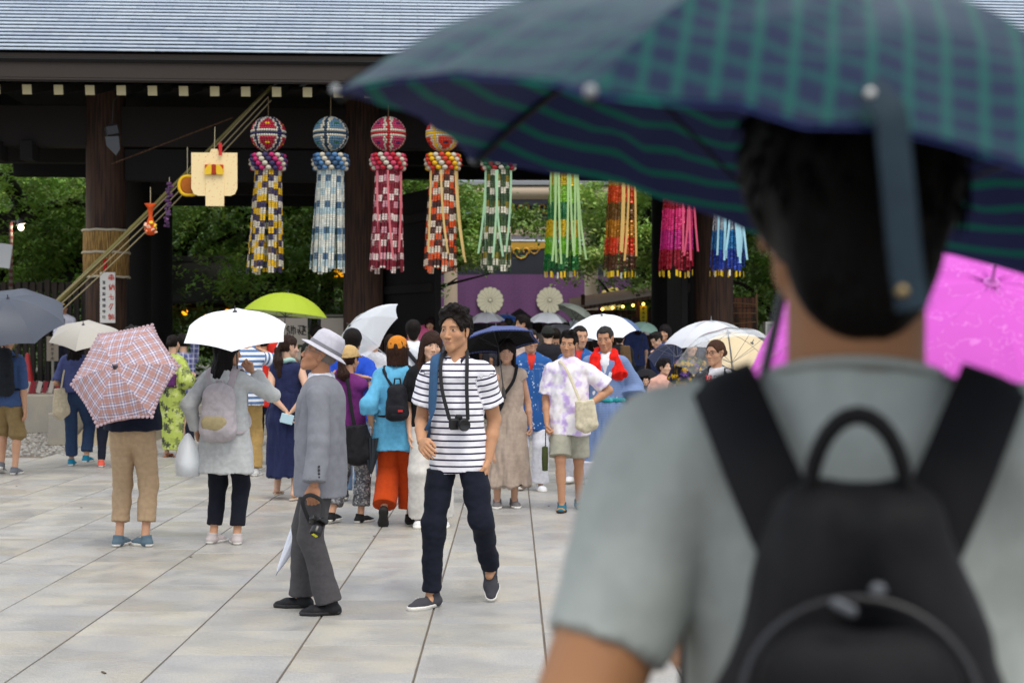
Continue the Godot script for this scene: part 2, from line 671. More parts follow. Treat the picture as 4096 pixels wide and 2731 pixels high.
func head_shape(h: float, female: bool) -> Array:
	var jw := 0.92 if female else 1.0
	var b := [
		ell(Vector3(0, 0.028, -0.012), Vector3(0.076, 0.088, 0.096)),
		ell(Vector3(0, -0.028, 0.022), Vector3(0.063, 0.08, 0.064), 0.03),
		B(Vector3(0.046 * jw, -0.06, 0.005), Vector3(0.012, -0.102, 0.058), 0.02, 0.016, 0.025),
		B(Vector3(-0.046 * jw, -0.06, 0.005), Vector3(-0.012, -0.102, 0.058), 0.02, 0.016, 0.025),
		ell(Vector3(0, -0.103, 0.066), Vector3(0.02, 0.017, 0.017), 0.02),
		ell(Vector3(0.045, -0.03, 0.05), Vector3(0.022, 0.02, 0.022), 0.025),
		ell(Vector3(-0.045, -0.03, 0.05), Vector3(0.022, 0.02, 0.022), 0.025),
		B(Vector3(-0.034, 0.019, 0.068), Vector3(0.034, 0.019, 0.068), 0.011, 0.011, 0.02),
		B(Vector3(0, -0.066, 0.07), Vector3(0, -0.08, 0.072), 0.02, 0.018, 0.02),
		ell(Vector3(0.031, 0.0, 0.098), Vector3(0.019, 0.013, 0.018), 0.016, 1),
		ell(Vector3(-0.031, 0.0, 0.098), Vector3(0.019, 0.013, 0.018), 0.016, 1),
		ell(Vector3(0.031, -0.001, 0.071), Vector3(0.015, 0.013, 0.013), 0.004),
		ell(Vector3(-0.031, -0.001, 0.071), Vector3(0.015, 0.013, 0.013), 0.004),
		B(Vector3(0, 0.006, 0.083), Vector3(0, -0.04, 0.1), 0.0075, 0.0115, 0.012),
		ell(Vector3(0.0135, -0.043, 0.092), Vector3(0.009, 0.008, 0.01), 0.008),
		ell(Vector3(-0.0135, -0.043, 0.092), Vector3(0.009, 0.008, 0.01), 0.008),
		B(Vector3(-0.016, -0.0675, 0.0855), Vector3(0.016, -0.0675, 0.0855), 0.0055, 0.0055, 0.006),
		B(Vector3(-0.013, -0.0765, 0.0855), Vector3(0.013, -0.0765, 0.0855), 0.0065, 0.0065, 0.006),
	]
	for s in [-1.0, 1.0]:
		b.append(B(Vector3(s * 0.078, 0.012, -0.016), Vector3(s * 0.075, -0.03, -0.004), 0.019, 0.012, 0.006, Vector3(2.6, 1, 1)))
		b.append(ell(Vector3(s * 0.089, -0.002, -0.007), Vector3(0.007, 0.015, 0.009), 0.006, 1))
	var o := nets(b, h)
	paint_head(o)
	return o

# the left hand, wrist at the origin, fingers towards -y, palm towards -x, thumb towards +z
func hand_shape(h: float, curl: float) -> Array:
	var b := [B(Vector3(0, 0.015, 0), Vector3(0, -0.03, 0.002), 0.0215, 0.026, 0.02, Vector3(1.45, 1, 1)),
		B(Vector3(0, -0.045, 0.022), Vector3(0, -0.045, -0.02), 0.022, 0.02, 0.02, Vector3(1.6, 0.7, 1)),
		B(Vector3(0, -0.075, 0.026), Vector3(0, -0.075, -0.024), 0.0125, 0.011, 0.02)]
	var zs := [0.029, 0.010, -0.009, -0.027]
	var ls := [0.9, 1.0, 0.94, 0.74]
	for k in 4:
		var p := Vector3(0, -0.08, zs[k])
		var a := 0.0
		var r := 0.0098 if k < 3 else 0.0085
		for j in 3:
			a += curl * [0.55, 1.0, 0.7][j] * (1.0 + 0.12 * k)
			var q: Vector3 = p + Vector3(-sin(a), -cos(a), 0.04 * (1.5 - k) * (1.0 if j == 0 else 0.3)) * ([0.044, 0.028, 0.022][j] * ls[k])
			b.append(B(p, q, r, r * 0.9, 0.006))
			p = q
			r *= 0.9
	var t1 := Vector3(-0.006, -0.052, 0.044)
	var t2 := Vector3(-0.02 - 0.012 * curl, -0.082, 0.05 - 0.01 * curl)
	var t3 := Vector3(-0.032 - 0.018 * curl, -0.105, 0.047 - 0.022 * curl)
	b.append(B(Vector3(-0.002, -0.018, 0.02), t1, 0.015, 0.0125, 0.012))
	b.append(B(t1, t2, 0.0115, 0.0105, 0.006))
	b.append(B(t2, t3, 0.0105, 0.0085, 0.004))
	return nets(b, h)

func flip_x(o: Array) -> Array:
	var v: PackedVector3Array = (o[0] as PackedVector3Array).duplicate()
	var n: PackedVector3Array = (o[1] as PackedVector3Array).duplicate()
	for i in v.size():
		v[i].x = -v[i].x
		n[i].x = -n[i].x
	var ix: PackedInt32Array = (o[3] as PackedInt32Array).duplicate()
	for i in range(0, ix.size(), 3):
		var k := ix[i + 1]
		ix[i + 1] = ix[i + 2]
		ix[i + 2] = k
	return [v, n, o[2], ix]

func template(key: String) -> Array:
	if tpl.has(key):
		return tpl[key]
	var o := []
	match key:
		"head_m_fine": o = head_shape(0.0033, false)
		"head_f_fine": o = head_shape(0.0033, true)
		"head_m_rough": o = head_shape(0.0065, false)
		"head_f_rough": o = head_shape(0.0065, true)
		"hand_open_l": o = hand_shape(0.0042, 0.32)
		"hand_fist_l": o = hand_shape(0.0042, 1.25)
		"hand_open_r": o = flip_x(template("hand_open_l"))
		"hand_fist_r": o = flip_x(template("hand_fist_l"))
	tpl[key] = o
	return o

func shoe_mesh(kind: String) -> Array:   # [upper, sole], ankle at the origin, toe towards +z
	var key := "shoe_" + kind
	if not tpl.has(key):
		var s := Vector3(1.0, 1.15, 1.0)
		var b := [B(Vector3(0, -0.043, -0.042), Vector3(0.004, -0.05, 0.085), 0.035, 0.043, 0.02, s), B(Vector3(0.004, -0.052, 0.085), Vector3(0.0, -0.058, 0.142), 0.043, 0.032, 0.02, Vector3(1, 1.25, 1)), B(Vector3(0, -0.04, -0.02), Vector3(0, 0.012, -0.01), 0.041, 0.041, 0.02, Vector3.ONE, 2)]
		var w := 0.004
		if kind == "sandal":
			b = [B(Vector3(0, -0.058, -0.045), Vector3(0, -0.058, 0.13), 0.033, 0.037, 0.01, Vector3(1, 3, 1)), B(Vector3(-0.04, -0.05, 0.085), Vector3(0.04, -0.05, 0.085), 0.02, 0.02, 0.01, Vector3(1, 1, 0.8))]
		var up: Array = b.duplicate()
		up.append(cut(Vector3(0, -0.068, 0), Vector3.DOWN))
		var so := []
		for k in 2:
			var q: Array = (b[k] as Array).duplicate()
			q[2] += w
			q[3] += w
			so.append(q)
		so.append(cut(Vector3(0, -0.076, 0), Vector3.DOWN))
		so.append(cut(Vector3(0, -0.05 if kind != "sandal" else -0.06, 0), Vector3.UP))
		tpl[key] = [net_mesh(nets(up, 0.007)), net_mesh(nets(so, 0.007))]
	return tpl[key]

func skull(grow: float) -> Array:
	return ell(Vector3(0, 0.03, -0.014), Vector3(0.077, 0.088, 0.096) + Vector3.ONE * grow)

func hair_mesh(style: String, fine: bool) -> Mesh:
	var key := "hair_%s_%s" % [style, fine]
	if tpl.has(key):
		return tpl[key]
	var h := 0.006 if fine else 0.011
	var b := []
	var fa := 0.007
	var fq := Vector3(34, 7, 34)
	var ears := [ell(Vector3(0.088, -0.02, 0.012), Vector3(0.025, 0.045, 0.034), 0.01, 1), ell(Vector3(-0.088, -0.02, 0.012), Vector3(0.025, 0.045, 0.034), 0.01, 1)]
	var face := ell(Vector3(0, -0.04, 0.09), Vector3(0.078, 0.104, 0.085), 0.012, 1)
	var low_face := ell(Vector3(0, -0.075, 0.09), Vector3(0.072, 0.098, 0.085), 0.012, 1)
	match style:
		"short", "crop":
			b = [skull(0.013 if style == "short" else 0.008)]
			if style == "short":
				b.append(B(Vector3(-0.045, 0.105, 0.045), Vector3(0.03, 0.117, 0.05), 0.02, 0.024, 0.03))
				b.append(B(Vector3(0.03, 0.115, 0.045), Vector3(0.06, 0.1, 0.01), 0.024, 0.02, 0.03))
			b += [face, ell(Vector3(0.05, 0.05, 0.09), Vector3(0.028, 0.028, 0.04), 0.012, 1), ell(Vector3(-0.05, 0.05, 0.09), Vector3(0.028, 0.028, 0.04), 0.012, 1)] + ears + [cut(Vector3(0, -0.05, -0.06), Vector3(0, -1, 0.45))]
			fa = 0.006 if style == "crop" else 0.010
		"thick":
			b = [skull(0.026), B(Vector3(-0.045, 0.1, 0.05), Vector3(0.05, 0.1, 0.045), 0.03, 0.028, 0.03), face, cut(Vector3(0, -0.062, -0.06), Vector3(0, -1, 0.45))] + ears
			fa = 0.011
		"quiff":
			b = [skull(0.015), B(Vector3(-0.05, 0.098, 0.05), Vector3(0.02, 0.122, 0.055), 0.026, 0.03, 0.03), B(Vector3(0.02, 0.12, 0.05), Vector3(0.062, 0.1, 0.02), 0.03, 0.026, 0.03), B(Vector3(-0.04, 0.115, 0.0), Vector3(0.04, 0.12, -0.03), 0.03, 0.028, 0.03),
				ell(Vector3(0, -0.036, 0.09), Vector3(0.076, 0.102, 0.085), 0.012, 1), cut(Vector3(0, -0.05, -0.06), Vector3(0, -1, 0.45))] + ears
			fa = 0.014
			fq = Vector3(17, 24, 30)
		"nape":
			b = [skull(0.018), face, ell(Vector3(0, -0.05, -0.07), Vector3(0.062, 0.07, 0.045), 0.03), cut(Vector3(0, -0.112, -0.06), Vector3(0, -1, 0.3))] + ears
			fa = 0.004
			fq = Vector3(20, 5, 20)
		"bald_side":
			b = [skull(0.004), ell(Vector3(0, -0.052, 0.088), Vector3(0.1, 0.11, 0.1), 0.012, 1), cut(Vector3(0, 0.05, 0), Vector3.UP), cut(Vector3(0, -0.05, -0.06), Vector3(0, -1, 0.45))] + ears
			fa = 0.004
		"bob":
			b = [skull(0.018), low_face]
			b.insert(1, B(Vector3(0, -0.02, -0.055), Vector3(0, -0.135, -0.05), 0.078, 0.07, 0.04, Vector3(0.85, 1, 1.3), 2))
			for s in [-1.0, 1.0]:
				b.append(B(Vector3(s * 0.075, 0.0, 0.0), Vector3(s * 0.078, -0.14, 0.005), 0.026, 0.03, 0.03, Vector3(1.3, 1, 0.8), 2))
		"long":
			b = [skull(0.016), low_face]
			b.insert(1, B(Vector3(0, -0.01, -0.06), Vector3(0, -0.2, -0.075), 0.078, 0.085, 0.04, Vector3(0.9, 1, 1.6)))
			b.insert(2, B(Vector3(0, -0.2, -0.075), Vector3(-0.02, -0.4, -0.1), 0.085, 0.04, 0.04, Vector3(0.9, 1, 1.7)))
			for s in [-1.0, 1.0]:
				b.append(B(Vector3(s * 0.072, 0.0, -0.005), Vector3(s * 0.08, -0.22, -0.01), 0.024, 0.028, 0.03, Vector3(1.2, 1, 0.8)))
			fa = 0.009
		"pony", "tail":
			b = [skull(0.01), face] + ears
			b.append(B(Vector3(0, -0.01, -0.1), Vector3(0.0, -0.03, -0.135), 0.03, 0.022, 0.02))
			b.append(B(Vector3(0, -0.03, -0.135), Vector3(-0.015, -0.14, -0.13), 0.022, 0.052, 0.03, Vector3(0.8, 1, 1.2)))
			b.append(B(Vector3(-0.015, -0.14, -0.13), Vector3(-0.03, -0.3 if style == "pony" else -0.18, -0.115), 0.052, 0.03, 0.03, Vector3(0.8, 1, 1.2)))
			b.append(cut(Vector3(0, -0.35, 0), Vector3(0, -1, 0)))
			fa = 0.009
		"bun":
			b = [skull(0.008), face] + ears + [ell(Vector3(0, 0.0, -0.125), Vector3(0.036, 0.04, 0.034), 0.02)]
	var m := net_mesh(nets(b, h, {"amp": fa, "freq": fq, "noise": strand}))
	tpl[key] = m
	return m

func ik(a: Vector3, t: Vector3, l1: float, l2: float, pole: Vector3) -> Array:   # [mid, end]
	var d := t - a
	var L := clampf(d.length(), 0.05, (l1 + l2) * 0.999)
	d = d.normalized()
	var x := (L * L + l1 * l1 - l2 * l2) / (2.0 * L)
	var y := sqrt(maxf(0.0, l1 * l1 - x * x))
	var p := pole - d * pole.dot(d)
	if p.length() < 1e-4:
		p = Vector3.FORWARD - d * Vector3.FORWARD.dot(d)
	return [a + d * x + p.normalized() * y, a + d * L]

# joints of a figure of height H standing at the origin and facing +z; its left is +x
func joints(d: Dictionary) -> Dictionary:
	var H: float = d.get("H", 1.7)
	var fem: bool = d.get("fem", false)
	var w: float = d.get("build", 1.0)
	var J := {"H": H, "w": w, "fem": fem}
	var up: Vector3 = (Vector3.UP + d.get("lean", Vector3.ZERO)).normalized()
	J.up = up
	J.pel = Vector3(0, 0.535 * H, 0) + d.get("shift", Vector3.ZERO)
	J.chest = J.pel + up * 0.2 * H
	J.neck = J.pel + up * 0.305 * H
	var hd: Vector3 = d.get("head", Vector3.ZERO)   # yaw, pitch, roll in degrees
	var hb := Basis.from_euler(Vector3(deg_to_rad(-hd.y), deg_to_rad(hd.x), deg_to_rad(hd.z)))
	var hs := H / 1.7 * (1.0 if H > 1.4 else 1.18) * float(d.get("hs", 1.0))
	J.hc = J.neck + up * (0.085 * H + float(d.get("hup", 0.0))) + hb * Vector3(0, 0.012, 0.022) * hs
	J.hx = Transform3D(hb.scaled(Vector3.ONE * hs), J.hc)
	var tw := Basis(Vector3.UP, deg_to_rad(d.get("twist", 0.0)))
	for s in [1, -1]:
		var e := "l" if s == 1 else "r"
		var sh: Vector3 = J.pel + up * 0.254 * H + tw * Vector3(s * (0.087 if fem else 0.099) * H * (0.6 + 0.4 * w), 0, 0) + Vector3(0, d.get("sh" + e, 0.0), 0)
		J["sh" + e] = sh
		var ht: Vector3 = d.get("h" + e, sh + Vector3(s * 0.035, -0.308 * H, 0.03))
		var pole: Vector3 = d.get("e" + e, Vector3(s * 0.35, -0.3, -1.0))
		var a := ik(sh, ht, 0.172 * H, 0.15 * H, pole)
		J["el" + e] = a[0]
		J["wr" + e] = a[1]
		var hip: Vector3 = J.pel + tw * Vector3(s * 0.046 * H, -0.012 * H, 0)
		var an: Vector3 = Vector3(s * 0.058 * H, 0.044 * H, 0) + d.get("f" + e, Vector3.ZERO)
		var g := ik(hip, an, 0.245 * H, 0.245 * H, d.get("k" + e, Vector3(s * 0.12, 0, 1)))
		J["hip" + e] = hip
		J["kn" + e] = g[0]
		J["an" + e] = g[1]
	return J

func body_bones(J: Dictionary) -> Array:
	var H: float = J.H
	var up: Vector3 = J.up
	var w: float = J.w
	var t := Vector3(1, 1, 1.5)
	var b := [B(J.pel + up * 0.02 * H, J.chest, 0.078 * H * w, 0.084 * H * w, 0.03, t), B(J.hipl, J.hipr, 0.048 * H, 0.048 * H, 0.04, Vector3(1, 1, 1.0))]
	b.append(B(J.shl.lerp(J.shr, 0.15), J.shr.lerp(J.shl, 0.15), 0.03 * H, 0.03 * H, 0.04))
	b.append(B(J.chest + up * 0.01 * H + Vector3(0, 0, 0.012 * H), J.neck - up * 0.03 * H + Vector3(0, 0, 0.008 * H), 0.05 * H, 0.03 * H, 0.04, Vector3(0.8, 1, 1.1)))
	var nr := 0.030 if J.fem else 0.0345
	b.append(B(J.neck - up * 0.035 * H, J.hc + J.hx.basis * Vector3(0, -0.045, -0.022), nr * H, nr * H, 0.03))
	b.append(B(J.neck - up * 0.02 * H, J.shl.lerp(J.neck, 0.25) - up * 0.008 * H, 0.024 * H, 0.022 * H, 0.04))
	b.append(B(J.neck - up * 0.02 * H, J.shr.lerp(J.neck, 0.25) - up * 0.008 * H, 0.024 * H, 0.022 * H, 0.04))
	var aw := 0.88 if J.fem else 1.0
	for e in ["l", "r"]:
		b.append(B(J["sh" + e], J["el" + e], 0.031 * H * aw, 0.0235 * H * aw, 0.03))
		b.append(B(J["el" + e], J["el" + e].lerp(J["wr" + e], 0.4), 0.0235 * H * aw, 0.0225 * H * aw, 0.015))
		b.append(B(J["el" + e].lerp(J["wr" + e], 0.4), J["wr" + e], 0.0225 * H * aw, 0.0145 * H * aw, 0.015))
		var q: float = J.get("slim", 1.0)
		b.append(B(J["hip" + e], J["kn" + e], 0.044 * H * q, 0.031 * H * q, 0.02))
		var cf: Vector3 = J["kn" + e].lerp(J["an" + e], 0.3)
		b.append(B(J["kn" + e], J["an" + e], 0.029 * H * q, 0.0195 * H, 0.02))
		b.append(B(cf + Vector3(0, 0, -0.011 * H), cf.lerp(J["an" + e], 0.3) + Vector3(0, 0, -0.006 * H), 0.029 * H * q, 0.023 * H * q, 0.02))
		b.append(B(J["an" + e] + Vector3(0, -0.01, -0.01), J["an" + e] + Vector3(0, -0.022 * H, 0.02 * H), 0.019 * H, 0.014 * H, 0.01))
	return b

func top_bones(J: Dictionary, s: Dictionary) -> Array:
	var H: float = J.H
	var up: Vector3 = J.up
	var w: float = J.w
	var L: float = s.get("loose", 0.012)
	var t := Vector3(1, 1, 1.38 - s.get("belly", 0.0))
	var hem: Vector3 = J.pel + up * float(s.get("hem", -0.03)) * H
	var cw := 0.086 if J.fem else 0.093
	var b := [B(J.pel + up * 0.225 * H, hem, (cw + 0.001) * H * w + L, (cw + 0.008) * H * w + L + 0.004 + s.get("flare", 0.0), 0.03, t, 2)]
	b.append(B(J.shl.lerp(J.shr, 0.13), J.shr.lerp(J.shl, 0.13), 0.035 * H + L * 0.3, 0.035 * H + L * 0.3, 0.04, Vector3(1, 1, 0.9)))
	for e in ["l", "r"]:
		b.append(B(J.neck - up * 0.03 * H, J["sh" + e].lerp(J.neck, 0.15), 0.03 * H, 0.03 * H, 0.04))
	if s.get("collar", true):
		b.append(B(J.neck - up * 0.06 * H, J.neck + up * float(s.get("collar_up", 0.006)) * H + Vector3(0, 0, 0.006), 0.066 * H, 0.042 * H, 0.02, Vector3.ONE, 2))
	var sl: float = s.get("sleeve", 0.62)
	var sw: float = s.get("slw", 0.042) * H * (0.9 if J.fem else 1.0)
	if sl > 0.0:
		for e in ["l", "r"]:
			var sh: Vector3 = J["sh" + e]
			var el: Vector3 = J["el" + e]
			var wr: Vector3 = J["wr" + e]
			if sl <= 1.0:
				b.append(B(sh, sh.lerp(el, sl), 0.036 * H + L * 0.3, sw, s.get("k", 0.02), Vector3.ONE, 2))
			else:
				b.append(B(sh, el, 0.036 * H + L * 0.3, sw * 0.9, s.get("k", 0.02)))
				b.append(B(el, el.lerp(wr, sl - 1.0), sw * 0.9, sw * float(s.get("cuff", 0.82)), 0.015, Vector3.ONE, 2))
	if s.get("neckcut", 0.0) > 0.0:
		var nc: float = s.neckcut
		b.append(ell(J.neck + Vector3(0, 0.02, 0.05), Vector3(0.05 + nc * 0.1, 0.03 + nc, 0.07), 0.01, 1))
	if s.get("vneck", 0.0) > 0.0:
		b.append(B(J.neck + Vector3(0, 0.03, 0.11), J.neck + Vector3(0, -float(s.vneck), 0.13), s.get("vw", 0.052), s.get("vw2", 0.005), 0.004, Vector3(1, 1, 0.5), 0, 1))
	return b

func leg_bones(J: Dictionary, s: Dictionary) -> Array:
	var H: float = J.H
	var up: Vector3 = J.up
	var L: float = s.get("loose", 0.01)
	var b := [B(J.pel + up * float(s.get("waist", 0.07)) * H, J.pel, (0.082 if J.fem else 0.083) * H * J.w, 0.088 * H * J.w, 0.03, Vector3(1, 1, 1.42), 1)]
	b.append(B(J.hipl, J.hipr, 0.05 * H, 0.05 * H, 0.03, Vector3(1, 1, 0.9)))
	var to: float = s.get("to", 1.96)   # 1 the knee, 2 the ankle
	var cw: float = s.get("cuff", 0.038) * H
	for e in ["l", "r"]:
		var hp: Vector3 = J["hip" + e]
		var kn: Vector3 = J["kn" + e]
		var an: Vector3 = J["an" + e]
		if to <= 1.0:
			b.append(B(hp, hp.lerp(kn, to), 0.052 * H + L, cw, 0.02, Vector3.ONE, 2))
		else:
			b.append(B(hp, kn, 0.051 * H + L, maxf(0.038 * H + L, cw * 0.95), 0.02))
			b.append(B(kn, kn.lerp(an, to - 1.0), maxf(0.038 * H + L, cw * 0.95), cw, 0.02, Vector3.ONE, 2))
	return b

func dress_bones(J: Dictionary, s: Dictionary) -> Array:
	var H: float = J.H
	var up: Vector3 = J.up
	var hem: Vector3 = Vector3(0, float(s.get("hem", 0.18)) * H, 0) + s.get("off", Vector3.ZERO)
	var r: float = s.get("flare", 0.13) * H
	var b := [B(J.pel + up * float(s.get("waist", 0.08)) * H, J.pel - up * 0.03 * H, 0.085 * H + s.get("loose", 0.01), 0.105 * H + s.get("loose", 0.01), 0.05, Vector3(1, 1, 1.3)), B(J.pel - up * 0.03 * H, hem, 0.105 * H + s.get("loose", 0.01), r, 0.04, Vector3(1, 1, 1.25), 2)]
	return b

# stripes need to know how far along the trunk or the arm a point lies
func stripe_uv(o: Array, J: Dictionary) -> PackedVector2Array:
	var out := PackedVector2Array()
	for p in o[0] as PackedVector3Array:
		var u := Vector2(p.x, p.y)
		for e in ["l", "r"]:
			var a: Vector3 = J["sh" + e]
			var ab: Vector3 = J["el" + e] - a
			var t := (p - a).dot(ab) / ab.length_squared()
			var off: float = ((p - a) - ab * t).length()
			var outer: float = (p.x - a.x) * (1.0 if e == "l" else -1.0)
			if t > 0.0 and off < 0.095 and outer > -0.03 - 0.02 * t:
				u = Vector2(p.z, a.y + 0.03 - t * ab.length())
		out.append(u)
	return out

func hand_xf(wr: Vector3, el: Vector3, thumb: Vector3, s: float, bend := Vector3.ZERO) -> Transform3D:
	var y := (el - wr).normalized()
	if bend != Vector3.ZERO:
		y = (y - bend).normalized()
	var z := (thumb - y * thumb.dot(y))
	z = z.normalized() if z.length() > 1e-3 else Vector3.FORWARD
	return Transform3D(Basis(y.cross(z), y, z).scaled(Vector3.ONE * s), wr)

# d: at, y, turn, H, fem, build, skin, hair, top, bottom, dress, shoes, pose ...
func person(d: Dictionary) -> Node3D:
	var un := Basis(Vector3.UP, deg_to_rad(-float(d.get("turn", 0.0))))
	for e in ["hl", "hr", "el", "er", "thumbl", "thumbr"]:   # given along the picture's axes: turn them into the figure's own
		if d.has("w" + e):
			d[e] = un * (d["w" + e] as Vector3)
	var J := joints(d)
	var H: float = J.H
	var fine: bool = d.get("fine", false)
	var h: float = d.get("cell", 0.016)
	var root := thing("person", d.label, "person", T(Vector3(d.at.x, d.get("y", 0.0), d.at.y), d.get("turn", 0.0)), d.get("group", ""))
	var skin: Color = d.get("skin", Color(0.52, 0.29, 0.18))
	if d.has("bottom") and float(d.bottom.get("to", 2.0)) > 1.2:
		J.slim = 0.72
	# the body
	var mb := MB.new()
	mb.use_c = true
	mb.add(nets(body_bones(J), h * 0.9), Transform3D(), skin)
	var sx := "f" if J.fem else "m"
	mb.add(template("head_%s_%s" % [sx, "fine" if fine else "rough"]), J.hx, skin)
	var hscale := H / 1.72 * (0.92 if J.fem else 1.0)
	for e in ["l", "r"]:
		var grip: String = d.get("grip" + e, "open")
		mb.add(template("hand_%s_%s" % [grip, e]), hand_xf(J["wr" + e], J["el" + e], d.get("thumb" + e, Vector3(0, 0, 1)), hscale, d.get("bend" + e, Vector3.ZERO)), skin)
	put("body", mb.mesh(), skin_mat(), root)
	var sd := int(d.at.x * 100.0)
	# clothes
	if d.has("bottom"):
		var s: Dictionary = d.bottom
		var lb := leg_bones(J, s)
		var over: Dictionary = d.get("coat", d.get("top", {}))
		if over.get("hem", -0.03) < 0.0:
			lb.append(cut(J.pel + J.up * (float(over.get("hem", -0.03)) + 0.012) * H, J.up))
		if d.has("dress"):
			lb.append(cut(Vector3(0, (float(d.dress.hem) + 0.015) * H, 0), Vector3.UP))
		var o := nets(lb, h, {"amp": s.get("fold", 0.010), "freq": s.get("freq", Vector3(4, 4.5, 4)), "seed": sd})
		put(s.get("name", "trousers"), net_mesh(o), s.mat, root)
	if d.has("dress"):
		var s: Dictionary = d.dress
		var o := nets(dress_bones(J, s), h, {"amp": s.get("fold", 0.035), "freq": s.get("freq", Vector3(9, 1.6, 9)), "seed": sd})
		put(s.get("name", "skirt"), net_mesh(o), s.mat, root)
	if d.has("top"):
		var s: Dictionary = d.top
		var o := nets(top_bones(J, s), h, {"amp": s.get("fold", 0.019), "freq": s.get("freq", Vector3(6, 4, 6)), "seed": sd + 3})
		put(s.get("name", "shirt"), net_mesh(o, stripe_uv(o, J) if s.get("striped", false) else PackedVector2Array()), s.mat, root)
	if d.has("coat"):
		var s: Dictionary = d.coat
		var o := nets(top_bones(J, s), h, {"amp": s.get("fold", 0.016), "freq": s.get("freq", Vector3(5, 2.5, 5)), "seed": sd + 5})
		put(s.get("name", "coat"), net_mesh(o), s.mat, root)
	# shoes
	if d.has("shoes"):
		for e in ["l", "r"]:
			var k: Array = shoe_mesh(d.get("shoe_kind", "shoe"))
			var sc := H / 1.66
			var x := T(J["an" + e] + Vector3(0, 0.0, 0.0), d.get("foot" + e, 8.0 if e == "l" else -8.0), d.get("pitch" + e, 0.0))
			x.basis = x.basis.scaled(Vector3.ONE * sc)
			var sh := put("shoe", k[0], d.shoes, root, x)
			put("sole", k[1], d.get("soles", plain(C(225, 222, 215), 0.8)), sh)
	if d.has("hair"):
		put("hair", hair_mesh(d.hair, fine), hair_mat(d.get("hair_col", C(22, 17, 15))), root, J.hx)
	root.set_meta("J", J)
	return root

func J_of(p: Node3D) -> Dictionary:
	return p.get_meta("J")

func at_of(p: Node3D, local: Vector3) -> Vector3:
	return p.transform * local

